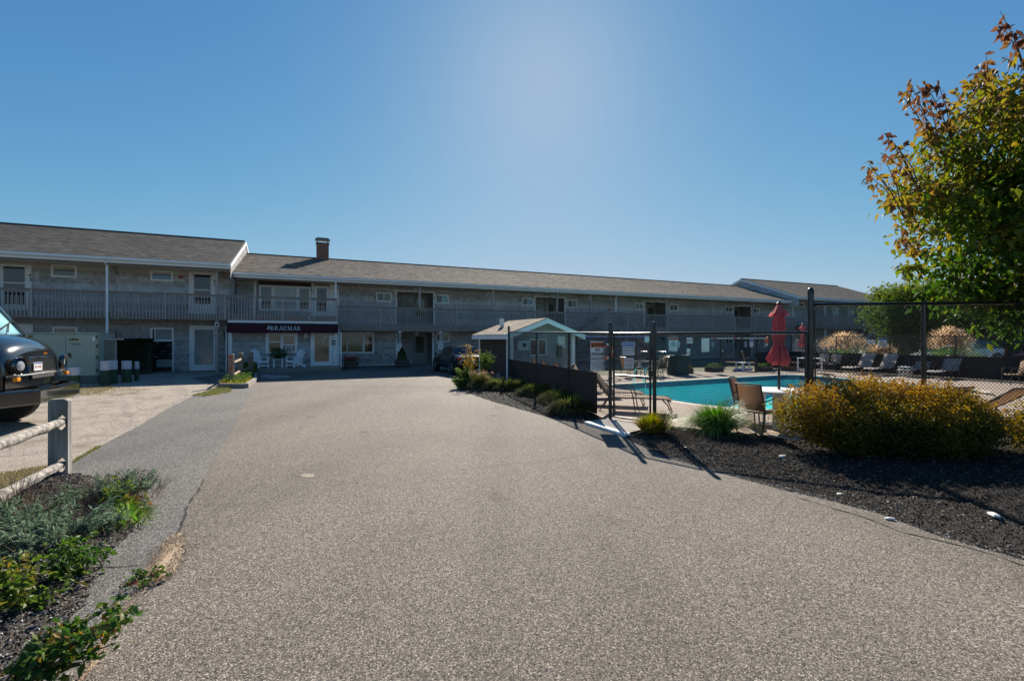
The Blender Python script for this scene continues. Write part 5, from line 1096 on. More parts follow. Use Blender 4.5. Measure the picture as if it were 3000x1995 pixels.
ll = lounger('tan_sling', 'bronze_frame', 'reclined tan lounger cut by the right edge, its back towards the fence', group='tan loungers beyond the orange bush', low=True); ll.location = (9.72, 8.75, .01); ll.rotation_euler = (0, 0, R(104))
clone(ll, (8.62, 8.85, .01), R(104), 'reclined tan lounger with only its back tip above the right end of the bush')
def chair(sl, fr, label, group=None):      # sling dining chair, +x is the way the sitter faces
    o = empty('patio_chair', (0, 0, 0), 0, label, 'chair', group); W = .25
    bk = [(-.30, .88), (-.29, .86), (-.24, .62), (-.20, .42)]; st = [(-.20, .40), (0, .385), (.2, .40), (.25, .38)]
    b = MB().grid([[(x, -W, z), (x + -.02, 0, z), (x, W, z)] for x, z in bk]).build('back_sling', MT[sl], o, True); b.modifiers.new('t', 'SOLIDIFY').thickness = .007
    b = MB().grid([[(x, -W, z), (x, 0, z - .015), (x, W, z)] for x, z in st]).build('seat_sling', MT[sl], o, True); b.modifiers.new('t', 'SOLIDIFY').thickness = .007
    for y in (-W, W):
        MB().tube([(-.32, y * .98, .90), (-.25, y, .62), (-.20, y, .38), (-.24, y, .18), (-.29, y, 0)], .015, 8).build('back_leg', MT[fr], o, True)
        MB().tube([(-.22, y * 1.04, .60), (0, y * 1.12, .645), (.18, y * 1.12, .63), (.26, y * 1.1, .56), (.25, y * 1.05, .38), (.28, y * 1.05, 0)], .014, 8).build('arm_leg', MT[fr], o, True)
        MB().tube([(-.20, y, .385), (.25, y, .375)], .014, 8).build('seat_rail', MT[fr], o)
    MB().tube([(-.32, -W, .90), (-.34, 0, .91), (-.32, W, .90)], .014, 8).build('top_bar', MT[fr], o, True); MB().tube([(-.2, -W, .38), (-.2, W, .38)], .012, 6).build('cross_bar', MT[fr], o)
    return o
ch = chair('tan_sling', 'bronze_frame', 'tan sling patio chair with its back to the fence, at the white umbrella table', 'tan chairs at the umbrella table')
ch.location = (4.62, 8.52, .01); ch.rotation_euler = (0, 0, R(28))
clone(ch, (5.0, 9.65, .01), R(-40), 'tan sling patio chair behind the nearer one, far side of the umbrella table')
cg = chair('grey_sling', 'bronze_frame', 'grey patio chair facing the pool beside the screen corner, right of two', 'grey chairs by the screen corner')
p = G(2440, 1088); cg.location = (p.x, p.y, .01); cg.rotation_euler = (0, 0, R(200))
p = G(2405, 1087); clone(cg, (p.x, p.y, .01), R(200), 'grey patio chair facing the pool beside the screen corner, left of two')
p = G(2975, 1128); clone(ch, (p.x, p.y, .01), R(160), 'tan patio chair alone in front of the dark screen near the right edge', 'single patio chairs')
# umbrella table
tb = empty('patio_table', (5.27, 8.98, .01), R(10), 'round white patio table under the closed coral umbrella', 'table')
MB().lathe([(.50, .69), (.53, .70), (.53, .725), (.51, .735), (.02, .735)], n=28).build('table_top', MT['white'], tb, True)
for k in range(4):
    a = R(45 + 90 * k); m = MB(); m.M = rot_z(a); m.box(.24, .28, -.09, .09, .03, .69).build('leg', MT['white'], tb)
for k in range(2): m = MB(); m.M = rot_z(R(45 + 90 * k)); m.box(-.36, .36, -.05, .05, .0 + .031 * k, .03 + .031 * k).build('base_board', MT['white'], tb)
def umbrella(loc, label, top=2.43, sc=1.0, group=None):
    o = empty('closed_umbrella', loc, 0, label, 'umbrella', group)
    MB().tube([(0, 0, .02), (0, 0, top - .05)], .024, 10).build('pole', MT['dark_pole'], o); MB().lathe([(.03, 0), (.05, .02), (.02, .05)], (0, 0, top - .04), 10).build('finial', MT['dark_pole'], o)
    fold = lambda amp, nf, ph=0: (lambda a, z: 1 + amp * math.sin(a * nf + ph + z * 1.3) + amp * .5 * math.sin(a * (nf * 2 + 1) + z * 4))
    r_ = random.Random(3); n = 64
    def skirt(prof, amp, nf):
        m = MB(); rows = []
        for i, (r0, z) in enumerate(prof):
            w_ = i / (len(prof) - 1); r0 *= .88; rows.append([(r0 * fold(amp * (.35 + w_), nf)(6.2832 * k / n, z) * math.cos(6.2832 * k / n), r0 * fold(amp * (.35 + w_), nf)(6.2832 * k / n, z) * math.sin(6.2832 * k / n), z + .035 * w_ * math.sin(6.2832 * k / n * nf + 1)) for k in range(n + 1)])
        return m.grid(rows)
    skirt([(.03, top - .03), (.05, top - .07), (.10, top - .16), (.165, top - .25)][::1], .16, 7).build('top_flounce', MT['coral_cloth'], o, True)
    skirt([(.03, top - .05), (.085, top - .16), (.105, top - .30), (.12, top - .50), (.12, top - .65), (.095, top - .78), (.075, top - .83), (.11, top - .92), (.155, top - 1.05), (.19, top - 1.14), (.15, top - 1.22)], .26, 8).build('folded_canopy', MT['coral_cloth'], o, True)
    MB().lathe([(.095, 0), (.095, .03)], (0, 0, top - .845), 14).build('tie', MT['coral_cloth'], o)
    return o
umbrella((5.27, 8.98, .01), 'closed coral red umbrella standing in the white table near the fence', 2.46)
p = G(2352, 1090); umbrella((p.x, p.y, 0), 'closed coral umbrella far back, mostly hidden by the tall fence post', 2.55)
# small white tables, planters, tan armchairs
def small_table(loc, rz, w_, h, label, group='small white side tables'):
    o = empty('side_table', loc, rz, label, 'table', group); MB().box(-w_/2, w_/2, -w_/2, w_/2, h - .03, h, .008).build('table_top', MT['white'], o)
    for x in (-1, 1):
        for y in (-1, 1): MB().box(x*(w_/2-.05)-.025, x*(w_/2-.05)+.025, y*(w_/2-.05)-.025, y*(w_/2-.05)+.025, 0, h - .03).build('leg', MT['white'], o)
    for x in (-1, 1): MB().box(x*(w_/2-.05)-.012, x*(w_/2-.05)+.012, -w_/2+.075, w_/2-.075, .12, .17).build('stretcher', MT['white'], o)
    return o
p = G(2176, 1088); small_table((p.x, p.y, .01), PHI, .55, .48, 'small white side table between the two tan armchairs by the far fence')
p = G(2653, 1104); small_table((p.x, p.y, .01), PHI, .42, .46, 'small white side table between the grey loungers')
p = G(2372, 1091); small_table((p.x, p.y, .01), PHI, .85, .74, 'taller white square table behind the tall black post', 'white square tables')
am = chair('tan_sling', 'bronze_frame', 'tan high-backed armchair left of the white side table by the far fence', 'tan armchairs by the far fence'); p = G(2140, 1085); am.location = (p.x, p.y, .01); am.rotation_euler = (0, 0, R(-20)); am.scale = (1.15, 1.15, 1.15)
p = G(2196, 1087); clone(am, (p.x, p.y, .01), R(-20), 'tan high-backed armchair right of the white side table by the far fence')
p = G(2320, 1086); clone(am, (p.x, p.y, .01), R(-60), 'tan armchair at the planter right of the closed coral umbrella')
for i, (px, py, mt_, dx) in enumerate(((2178, 1086, 'pool_noodle_blue', .0), (2170, 1084, 'pool_noodle_purple', .15), (2184, 1088, 'pool_noodle_blue', -.1))):
    p = G(px, py); o = MB().tube([(-.75, 0, 0), (-.3, .03, 0), (.3, -.02, 0), (.75, .04, 0)], .035, 8).build('pool_noodle', MT[mt_], None, True); o.location = (p.x + dx, p.y, .05); o.rotation_euler = (0, 0, PHI + R(3 * i))
    tag(o, ('blue foam noodle lying under the small white table', 'purple foam noodle lying farthest under the small white table', 'blue foam noodle lying in front of the small white table')[i], 'pool noodle', 'foam noodles on the deck')
def planter(px, py, label, kind, w_=.95, group='wood planter boxes by the far fence'):
    p = G(px, py); o = empty('planter_box', (p.x, p.y, .01), PHI, label, 'planter', group)
    for z in (0, .13): MB().box(-w_/2, w_/2, -.2, -.17, z, z + .12).build('side_board', MT['planter_wood'], o); MB().box(-w_/2, w_/2, .17, .2, z, z + .12).build('side_board', MT['planter_wood'], o); MB().box(-w_/2, -w_/2 + .03, -.169, .169, z, z + .12).build('end_board', MT['planter_wood'], o); MB().box(w_/2 - .03, w_/2, -.169, .169, z, z + .12).build('end_board', MT['planter_wood'], o)
    MB().box(-w_/2 + .031, w_/2 - .031, -.169, .169, .05, .2).build('soil', MT['soil'], o)
    r = np.random.default_rng(px); n = 420; c = np.stack([r.uniform(-w_/2.2, w_/2.2, n), r.uniform(-.2, .2, n), .2 + r.random(n) ** 1.3 * .24], 1)
    leaves('foliage', c, .06, 'leaf_rose' if kind else 'leaf_bush', o, r.random(n) * .7, .1, .5, px, .4); return o
planter(2092, 1089, 'wood planter box of bright green plants below the blank white board', 1); planter(2238, 1088, 'wood planter box of pale green plants left of the coral umbrella', 1); planter(2315, 1087, 'wood planter box with orange flowers right of the coral umbrella', 0); planter(2012, 1093, 'low wood planter box right of the black wicker bin', 0, .5)
p = G(1986, 1098); o = empty('wicker_bin', (p.x, p.y, .01), PHI, 'black wicker square bin on the deck beside the bicycles', 'bin')
MB().box(-.38, .38, -.35, .35, 0, .9, .02).build('bin_body', MT['dark_plastic'], o); MB().box(-.41, .41, -.38, .38, .901, .94, .01).build('lid', MT['dark_plastic'], o)
for k in range(9): MB().box(-.385, .385, -.358, -.35, .05 + k * .093, .08 + k * .093).build('weave_band', MT['rubber'], o)
# bicycles
def bicycle(loc, rz, label, fr):
    o = empty('bicycle', loc, rz, label, 'bicycle', 'bicycles parked at the far fence')
    for x in (-.52, .52):
        m = MB(); torus(m, (x, 0, .34), .32, .02, ((1, 0, 0), (0, 0, 1)), 22, 6); w2 = m.build('wheel', MT['rubber'], o, True)
        m = MB()
        for k in range(10): a = .628 * k; m.bar((x, 0, .34), (x + .31 * math.cos(a), 0, .34 + .31 * math.sin(a)), .004)
        tag(m.build('spokes', MT['steel'], w2), kind='stuff')
    B = (-.05, 0, .32); Sx = (-.2, 0, .78); Hd = (.36, 0, .85)
    for a, b_ in ((B, Sx), (B, (.38, 0, .7)), (Sx, Hd), (B, (-.52, 0, .34)), ((-.18, 0, .72), (-.52, 0, .34)), ((.36, 0, .86), (.52, 0, .34))): MB().tube([a, b_], .017, 6).build('frame_tube', MT[fr], o)
    MB().tube([(-.2, 0, .78), (-.22, 0, .93)], .012, 6).build('seat_post', MT['steel'], o); MB().box(-.36, -.1, -.06, .06, .93, .98, .02).build('saddle', MT['dark_plastic'], o)
    MB().tube([(.36, 0, .85), (.34, 0, 1.0)], .014, 6).build('stem', MT['steel'], o); MB().tube([(.25, -.3, 1.03), (.36, -.2, 1.05), (.36, .2, 1.05), (.25, .3, 1.03)], .013, 6).build('handlebar', MT['steel'], o, True)
    MB().lathe([(.09, -.01), (.09, .01)], n=14).build('chainring', MT['steel'], o).matrix_local = Matrix.Translation((-.05, -.04, .32)) @ Matrix.Rotation(R(90), 4, 'X')
p = G(1950, 1092); bicycle((p.x, p.y + 1.2, 0), PHI + .1, 'silver bicycle parked left of the black wicker bin', 'steel')
p = G(1900, 1092); bicycle((p.x, p.y + 1.6, 0), PHI - .15, 'dark bicycle parked farther left behind the patio table', 'dark_plastic')
# glass patio table group and the pool ladder
p = G(1890, 1102); o = empty('patio_table', (p.x, p.y, .01), 0, 'oval glass-topped patio table beyond the pool seen through the gate', 'table')
MB().lathe([(.62, 0), (.64, .01), (.64, .025), (.1, .03)], (0, 0, .68), 24).build('table_top', MT['glass_pale'], o)
for k in range(4): a = R(45 + 90 * k); MB().tube([(.5 * math.cos(a), .5 * math.sin(a), .68), (.4 * math.cos(a), .4 * math.sin(a), 0)], .018, 6).build('leg', MT['white_old'], o)
for (px, py, a, lab) in ((1842, 1105, 20, 'dark patio chair left of the glass patio table beyond the gate'), (1915, 1100, 150, 'dark patio chair right of the glass patio table beyond the gate'), (1935, 1104, 190, 'dark patio chair near the pool ladder')):
    p = G(px, py); clone(ch, (p.x, p.y, .01), R(a), lab, 'patio chairs at the glass table')
ld = empty('pool_ladder', (5.05, 17.55, .0), PHI, 'pair of steel pool ladder rails at the far left edge of the pool', 'ladder')
for x in (-.25, .25): MB().tube([(x, -.45, -.8), (x, -.42, .35), (x, -.35, .62), (x, -.15, .72), (x, .1, .62), (x, .22, .3), (x, .25, 0)], .022, 8).build('rail', MT['chrome'], ld, True)
for z in (-.2, -.5): MB().box(-.24, .24, -.5, -.4, z, z + .03).build('tread', MT['steel'], ld)
# ------------------------------------------------------------ green utility cabinet and its bollards
tA_ = G(85, 1124); tB_ = G(272, 1124); o = empty('utility_cabinet', (tA_.x, tA_.y, 0), R(5), 'large sage green electrical cabinet with double doors, partly behind the black van', 'utility cabinet')
tw = (tB_ - tA_).length; MB().box(-.35, tw, 0, .5, 0, .28, .01).build('plinth', MT['transformer_dark'], o); MB().box(-.35, tw, .0, .5, .285, 1.93, .012).build('body', MT['transformer_green'], o); MB().box(-.4, tw + .03, -.04, .54, 1.931, 1.985, .01).build('lid', MT['transformer_green'], o)
split = tw * .54
for a, b_ in ((-.3, split - .01), (split + .01, tw - .05)): d_ = MB().box(a, b_, -.025, -.001, .31, 1.88, .006).build('door', MT['transformer_green'], o)
MB().box(split + .10, split + .15, -.06, -.026, 1.05, 1.2).build('handle', MT['bronze_frame'], o); MB().box(split + .17, split + .20, -.05, -.026, 1.0, 1.16).build('handle', MT['bronze_frame'], o)
for z in (.45, .95, 1.4, 1.75): MB().box(tw - .045, tw + .01, -.04, -.002, z, z + .12).build('hinge', MT['transformer_dark'], o)
def plates(s_, x, z, o):
    for i, chx in enumerate(s_):
        if chx == ' ': continue
        MB().box(x + i * .058, x + i * .058 + .052, -.034, -.030, z, z + .075).build('number_plate', MT['ink'], o); text(chx, .075, 'yellow_paint', o, (x + i * .058 + .026, -.036, z + .037), bold=.002, depth=.0005)
plates('75-410', split + .13, 1.68, o); plates('08641', -.13, 1.80, o); text('150-40G', .10, 'ink', o, (split + .38, -.03, 1.53), depth=.0006)
MB().box(tw - .17, tw - .07, -.032, -.027, 1.66, 1.82).build('paper_label', MT['sign_white'], o)
o2 = empty('cabinet_frame', (tB_.x + .12, tB_.y + .35, 0), 0, 'thin grey metal frame and panel standing against the right side of the green cabinet', 'frame')
MB().box(.0, .45, 0, .04, 0, 1.70).build('side_panel', MT['transformer_dark'], o2); MB().tube([(.48, 0, 0), (.48, 0, 1.62), (.42, 0, 1.74), (0, 0, 1.76)], .02, 8).build('pipe', MT['panel_grey'], o2, True); MB().box(0, .75, -.02, .05, 1.70, 1.76).build('top_rail', MT['panel_grey'], o2)
def bollard(px, pyb, h, r, lab):
    p = G(px, pyb); o = empty('bollard', (p.x, p.y + r, 0), random.random(), lab, 'bollard', 'green and white bollards round the cabinet')
    MB().lathe([(r, 0), (r, h * .62)], n=24).build('green_base', MT['bollard_green'], o, True); MB().lathe([(r * 1.01, h * .62), (r * 1.01, h - .02), (r * .97, h), (.01, h + .005)], n=24).build('white_top', MT['bollard_white'], o, True)
bollard(203, 1137, .72, .17, 'green bollard with white top nearest the van bumper'); bollard(298, 1129, .90, .155, 'front green bollard with white top at the right corner of the cabinet'); bollard(320, 1125, .90, .15, 'green bollard with white top just behind the one at the cabinet corner')
bollard(361, 1121, .86, .16, 'bollard shape added for a white reflection in front of the dark hedge shape')  # bollard shape added where a white reflection shows
bollard(396, 1116, .80, .08, 'thin post shape added for a white reflection at the right end of the dark hedge shape')  # thin post shape added for a second white reflection
hd = empty('reflection_hedge', (0, 0, 0), 0, 'low dark hedge shape added for the dark reflection at the shaded wall right of the green cabinet', 'hedge')  # leafy block added to stand in for the dark reflection here
p0 = U * bs(300, 28.2) + N * 28.2; p1 = U * bs(442, 28.2) + N * 28.2
r = np.random.default_rng(5); n = 16000; t_ = r.random(n); y_ = r.uniform(-.4, .4, n); z_ = r.random(n) ** .6 * 1.72 * (1 + .03 * np.sin(t_ * 40)); c = np.array(p0)[None] * (1 - t_)[:, None] + np.array(p1)[None] * t_[:, None] + np.array(N)[None] * y_[:, None]; c[:, 2] = z_
leaves('foliage', c, .10, 'leaf_dark', hd, r.random(n), .2, .5, 6)
m = MB(); m.add([tuple(p0 - N * .3), tuple(p1 - N * .3), tuple(p1 + N * .3), tuple(p0 + N * .3)] + [tuple(q + Vector((0, 0, 1.55))) for q in (p0 - N * .3, p1 - N * .3, p1 + N * .3, p0 + N * .3)], [(0,3,2,1), (4,5,6,7), (0,1,5,4), (1,2,6,5), (2,3,7,6), (3,0,4,7)]); m.build('twigs', MT['stem'], hd)
# ------------------------------------------------------------ split-rail fences
def log(m, a, b_, r0, r1, n=9, seed=1, flat=1.0):
    r = random.Random(seed); a = Vector(a); b_ = Vector(b_); N_ = 14; pts = []; rs = []
    for i in range(N_ + 1):
        f = i / N_; p = a.lerp(b_, f) + Vector((0, 0, r.uniform(-.006, .006))); pts.append(p + Vector((r.uniform(-.008, .008), r.uniform(-.008, .008), 0)))
        e = min(1, .55 + min(f, 1 - f) * 6); rs.append((r0 + (r1 - r0) * f) * e * r.uniform(.86, 1.12))
    return m.tube(pts, rs, n)
sr = empty('split_rail_fence', (-5.72, 5.76, 0), 0, 'near weathered grey split-rail fence, notched post and two rough rails', 'fence')
ax = math.atan2(.43, .90)
m = MB(); m.M = rot_z(ax); W2, D2, H2 = .095, .06, .99
for (a, b_, z0, z1) in ((-W2, W2, 0, .07), (-W2, -.015, .07, .26), (.07, W2, .07, .26), (-W2, W2, .26, .60), (-W2, -.015, .60, .80), (.07, W2, .60, .80), (-W2, W2, .80, H2 - .03)): m.box(a, b_, -D2, D2, z0, z1)
m.add([(-W2, -D2, H2 - .03), (W2, -D2, H2 - .03), (W2, D2, H2 - .03), (-W2, D2, H2 - .03), (-W2 + .02, -D2 + .01, H2), (W2 - .04, -D2 + .01, H2), (W2 - .04, D2 - .01, H2), (-W2 + .02, D2 - .01, H2)], [(0,3,2,1), (4,5,6,7), (0,1,5,4), (1,2,6,5), (2,3,7,6), (3,0,4,7)])
for (zc, hh) in ((.165, .095), (.70, .10)):      # rounded notch corners
    for sx_, xc in ((-1, -.015), (1, .07)):
        for sz_ in (-1, 1): m.add([(xc, -D2, zc + sz_ * hh), (xc - sx_ * .035, -D2, zc + sz_ * hh), (xc, -D2, zc + sz_ * (hh - .045)), (xc, D2, zc + sz_ * hh), (xc - sx_ * .035, D2, zc + sz_ * hh), (xc, D2, zc + sz_ * (hh - .045))], [(0, 1, 2), (5, 4, 3), (0, 2, 5, 3), (1, 4, 5, 2)])
pst = m.build('fence_post', MT['old_post'], sr)
dv = Vector((.43, -.90, 0))
log(m := MB(), Vector((.0, .07, .70)), dv * 2.7 + Vector((0, 0, .68)), .055, .062, 9, 2); m.build('rail', MT['old_rail'], sr, True)
log(m := MB(), Vector((.0, .07, .165)), dv * 2.7 + Vector((0, 0, .17)), .05, .066, 7, 3); m.build('rail', MT['old_rail'], sr)
m = MB(); m.M = Matrix.Translation(dv * 2.8) @ rot_z(ax); m.box(-W2, W2, -D2, D2, 0, H2); m.build('fence_post', MT['old_post'], sr)
q1, q2, q3 = G(678, 1130), G(705, 1113), G(735, 1102)
s2 = empty('split_rail_fence', q1, 0, 'brown split-rail fence with red reflectors and bolts by the porch planting bed', 'fence')
for i, (q, h) in enumerate(((q1, 1.18), (q2, 1.15), (q3, 1.12))):
    d = q - q1; p_ = MB().box(d.x - .085, d.x + .085, d.y - .06, d.y + .06, 0, h, .012).build('fence_post', MT['brown_rail'], s2)
    if i == 0:
        for z, mt_ in ((1.05, 'sign_red'), (.63, 'sign_red')):
            m = MB(); m.M = Matrix.Translation((0, -.064, z)) @ Matrix.Rotation(R(90), 4, 'X'); m.lathe([(.048, 0), (.04, .012), (.01, .016)], n=14); m.build('reflector', MT[mt_], p_)
        for z in (.85, .36):
            m = MB(); m.M = Matrix.Translation((0, -.062, z)) @ Matrix.Rotation(R(90), 4, 'X'); m.lathe([(.03, 0), (.03, .05), (.012, .06)], n=8); m.build('bolt', MT['steel'], p_)
for k, (a, b_) in enumerate(((q1, q2), (q2, q3))):
    for z in (.86, .40): log(m := MB(), a - q1 + Vector((.08, .02, z)), b_ - q1 + Vector((.02, 0, z + .02)), .045, .05, 6, k + 5); m.build('rail', MT['brown_rail'], s2)
# timber edged bed behind it
bd = empty('garden_bed', (0, 0, 0), 0, 'timber-edged bed of grass and low plants at the foot of the brown fence', 'planter')
e = [G(640, 1136), G(722, 1137), G(747, 1119), G(750, 1098)]
for a, b_ in zip(e, e[1:]): MB().bar(a + Vector((0, 0, .08)), b_ + Vector((0, 0, .08)), .13, .16).build('edge_timber', MT['timber'], bd)
r = np.random.default_rng(8); n = 2600
def inq(n, pts, r):
    A, B, C, D = [np.array(p) for p in pts]; u = r.random((n, 1)); v = r.random((n, 1)); return (A * (1-u) + B * u) * (1-v) + (D * (1-u) + C * u) * v
c = inq(n, (G(650, 1133), G(720, 1134), G(745, 1112), G(690, 1112)), r); c[:, 2] = .08 + r.random(n) ** 1.5 * .32
leaves('foliage', c, .07, 'leaf_rose', bd, r.random(n) * .6, .1, .45, 3)
c = inq(1500, (G(640, 1134), G(722, 1135), G(742, 1115), G(680, 1120)), r); c[:, 2] = .06; blades('grass_blades', c, .22, .012, 'grass_yellow', bd, r.random(1500) * .8, .5, .8, 4, 3)
c = inq(2200, (G(700, 1104), G(752, 1104), G(752, 1090), G(715, 1088)), r); c[:, 2] = r.random(2200) ** 1.2 * .55; leaves('low_shrub', c, .08, 'leaf_back', bd, r.random(2200), .1, .5, 9)
# ------------------------------------------------------------ porch furniture and tubs
def adirondack(label):
    o = empty('porch_chair', (0, 0, 0), 0, label, 'chair', 'white slatted porch chairs')     # faces +x
    for y in (-.27, .27):
        MB().box(.22, .30, y - .02, y + .02, 0, .56).build('front_leg', MT['white'], o); MB().bar((.27, y * .88, .36), (-.55, y * .88, .03), .025, .13).build('rear_leg', MT['white'], o); MB().box(-.38, .34, y * 1.08 - .06, y * 1.08 + .06, .561, .585).build('armrest', MT['white'], o)
        MB().bar((-.30, y, .55), (-.28, y, .15), .04, .04).build('arm_post', MT['white'], o)
    MB().box(.30, .32, -.27, .27, .28, .38).build('front_board', MT['white'], o); MB().box(.24, .27, -.25, .25, .10, .16).build('stretcher', MT['white'], o)
    for k in range(5): x = .26 - k * .1; MB().box(x - .045, x + .045, -.25, .25, .365 - k * .03, .385 - k * .03).build('seat_slat', MT['white'], o)
    for k in range(6):
        y = (k - 2.5) * .088; h = 1.0 - .025 * (k - 2.5) ** 2; m = MB(); a = Vector((-.16, y * .85, .22)); b_ = Vector((-.48, y * 1.15, h)); m.bar(a, b_, .074, .018, up=(1, 0, 0)); m.build('back_slat', MT['white'], o)
    MB().box(-.36, -.33, -.28, .28, .56, .62).build('back_rail', MT['white'], o); return o
def onp(px, D=27.2): p = U * bs(px, D) + N * D; return Vector((p.x, p.y, .197))
c1 = adirondack('white slatted porch chair left of the potted plant, facing right'); c1.location = onp(762); c1.rotation_euler = (0, 0, PHI - R(50))
p = onp(862); clone(c1, p, PHI - R(135), 'white slatted porch chair right of the potted plant, facing left')
small_table(onp(815, 27.3), PHI, .5, .47, 'small white porch table holding the dark leafy plant between the chairs', None)
pp_ = onp(815, 27.3); o = empty('potted_plant', pp_ + Vector((0, 0, .48)), 0, 'bushy dark green plant in a pot on the porch table', 'plant')
MB().lathe([(.09, 0), (.13, .18), (.12, .19)], n=14).build('pot', MT['dark_plastic'], o, True)
r = np.random.default_rng(12); n = 900; d = r.normal(size=(n, 3)); d /= np.linalg.norm(d, axis=1)[:, None]; c = d * (r.random((n, 1)) ** .4) * np.array([.42, .38, .28]) + np.array([0, 0, .28]); leaves('foliage', c, .09, 'leaf_back', o, r.random(n) * .7, .2, .4, 3, out=d * 1.2)
def tub(loc, rad, h, label):
    o = empty('barrel_planter', loc, random.random(), label, 'planter', 'half-barrel planters along the wall'); n = 16
    for k in range(n):
        a0, a1 = 6.2832 * k / n + .02, 6.2832 * (k + 1) / n - .02; m = MB(); vs = []
        for z, q in ((0, .86), (h * .5, .98), (h, 1.0)):
            for rr in (rad * q, rad * q - .03):
                for a in (a0, a1): vs.append((rr * math.cos(a), rr * math.sin(a), z))
        m.add(vs, [(0,1,5,4), (4,5,9,8), (3,2,6,7), (7,6,10,11), (8,9,11,10), (0,2,3,1), (0,4,6,2), (4,8,10,6), (1,3,7,5), (5,7,11,9)]); m.build('stave', MT['barrel_wood'], o)
    for z, q in ((h * .18, .905), (h * .62, .99)): MB().lathe([(rad * q + .004, z), (rad * q + .012, z), (rad * (q + .012) + .012, z + .05), (rad * (q + .012) + .004, z + .05)], n=24).build('hoop', MT['dark_plastic'], o)
    MB().lathe([(rad * .9, h - .06), (.01, h - .04)], n=16).build('soil', MT['soil'], o); return o
p = G(1023, 1082); o = tub((p.x, p.y + .3, 0), .40, .42, 'half-barrel planter of red flowers under the wide ground-floor window')
r = np.random.default_rng(13); n = 500; c = np.stack([r.normal(0, .2, n), r.normal(0, .2, n), .42 + r.random(n) * .22], 1); leaves('foliage', c, .07, 'leaf_rose', o, r.random(n) * .5, .1, .6, 4)
n = 340; c = np.stack([r.normal(0, .22, n), r.normal(0, .22, n), .56 + r.random(n) * .16], 1); leaves('blossoms', c, .06, 'petal_red', o, r.random(n), .0, .9, 5)
p = G(1174, 1079); o = tub((p.x, p.y + .3, 0), .42, .48, 'half-barrel planter with a cone-shaped evergreen beside the door recess')
n = 4200; z = r.random(n) ** .9; rad = .34 * (1 - z ** 1.5) * r.random(n) ** .25; a = r.random(n) * 6.283; c = np.stack([rad * np.cos(a), rad * np.sin(a), .45 + z * .78], 1); leaves('evergreen_cone', c, .045, 'leaf_back', o, r.random(n) * .5, -.3, .5, 6)
for k, (px, py) in enumerate(((800, 1108), )):
    A_ = [G(x, y) for x, y in ((765, 1106), (800, 1110), (850, 1106))]; B_ = [G(x, y) for x, y in ((765, 1099), (800, 1101), (850, 1103))]
    rws = bed('shell_patch', A_, B_, 20, 5, .02, 'gravel', .004, 0, 31); chips('shell_bits', rws, 900, .05, 'pebble', 32)
# ------------------------------------------------------------ cars
def car(label, paint, L, Wd, H, wb, prof, group=None, belt=.60, hood=.26):
    # prof: stations (x from rear, lower z, belt z, roof z or None, half width, roof half width)
    o = empty('parked_car', (0, 0, 0), 0, label, 'car', group); m = MB(); gl = MB(); rings = []
    for (x, zl, zb, zr, hw, rw) in prof:
        zr_ = zb + .02 if zr is None else zr; rr = hw * .8 if zr is None else rw
        rings.append([(x, -hw * .93, zl), (x, -hw, (zl + zb) * .5), (x, -hw * .985, zb - .04), (x, -hw * .93, zb), (x, -(rr + .05), zr_ - .07 if zr else zb + .005), (x, -rr, zr_ - .02), (x, -rr * .5, zr_ + .005), (x, rr * .5, zr_ + .005), (x, rr, zr_ - .02), (x, rr + .05, zr_ - .07 if zr else zb + .005), (x, hw * .93, zb), (x, hw * .985, zb - .04), (x, hw, (zl + zb) * .5), (x, hw * .93, zl)])
    n = len(rings[0]); vs = [p for r_ in rings for p in r_]; fb = []; fgl = []
    for i in range(len(rings) - 1):
        a, b_ = prof[i], prof[i + 1]
        for k in range(n - 1):
            f = (i * n + k, (i + 1) * n + k, (i + 1) * n + k + 1, i * n + k + 1)
            side = k in (3, 9); cab = a[3] is not None and b_[3] is not None; wind = (a[3] is None) != (b_[3] is None)
            if (side and cab) or (wind and k in (4, 5, 6, 7, 8)): fgl.append(f)
            else: fb.append(f)
        fb.append((i * n, i * n + n - 1, (i + 1) * n + n - 1, (i + 1) * n))
    fb.append(tuple(range(n))); fb.append(tuple(range((len(rings) - 1) * n + n - 1, (len(rings) - 1) * n - 1, -1)))
    m.add(vs, fb); bo = m.build('body', MT[paint], o, True); sb = bo.modifiers.new('s', 'SUBSURF'); sb.levels = sb.render_levels = 1
    gl.add([(p[0], p[1] * 1.004, p[2] + .004) for p in vs], fgl); g_ = gl.build('windows', MT['glass_dark'], o)
    for x in ((L - wb) / 2 - .05, (L + wb) / 2 - .05):
        for sy in (-1, 1):
            y = sy * (Wd / 2 - .10); q = Matrix.Translation((x, y, .33)) @ Matrix.Rotation(R(90), 4, 'X')
            mm = MB(); mm.M = q; mm.lathe([(.2, -.1), (.31, -.11), (.33, -.08), (.33, .08), (.31, .11), (.2, .1)], n=24); wh = mm.build('wheel', MT['rubber'], o, True)
            mm = MB(); mm.M = q; mm.lathe([(.40, -.085), (.40, .085)], n=24); mm.build('wheel_arch', MT['dark_plastic'], o)
            mm = MB(); mm.M = q
            s_ = sy * -1
            for k in range(5):
                for dd in (-.12, .12): a = 1.2566 * k + dd; mm.bar((.04 * math.cos(a), .04 * math.sin(a), .115 * s_), (.235 * math.cos(a + dd * .2), .235 * math.sin(a + dd * .2), .115 * s_), .022, .02)
            torus(mm, (0, 0, .112 * s_), .235, .012, ((1, 0, 0), (0, 1, 0)), 20, 6); mm.lathe([(.05, .10 * s_), (.05, .125 * s_)], n=10); mm.build('rim', MT['steel'], wh)
    return o
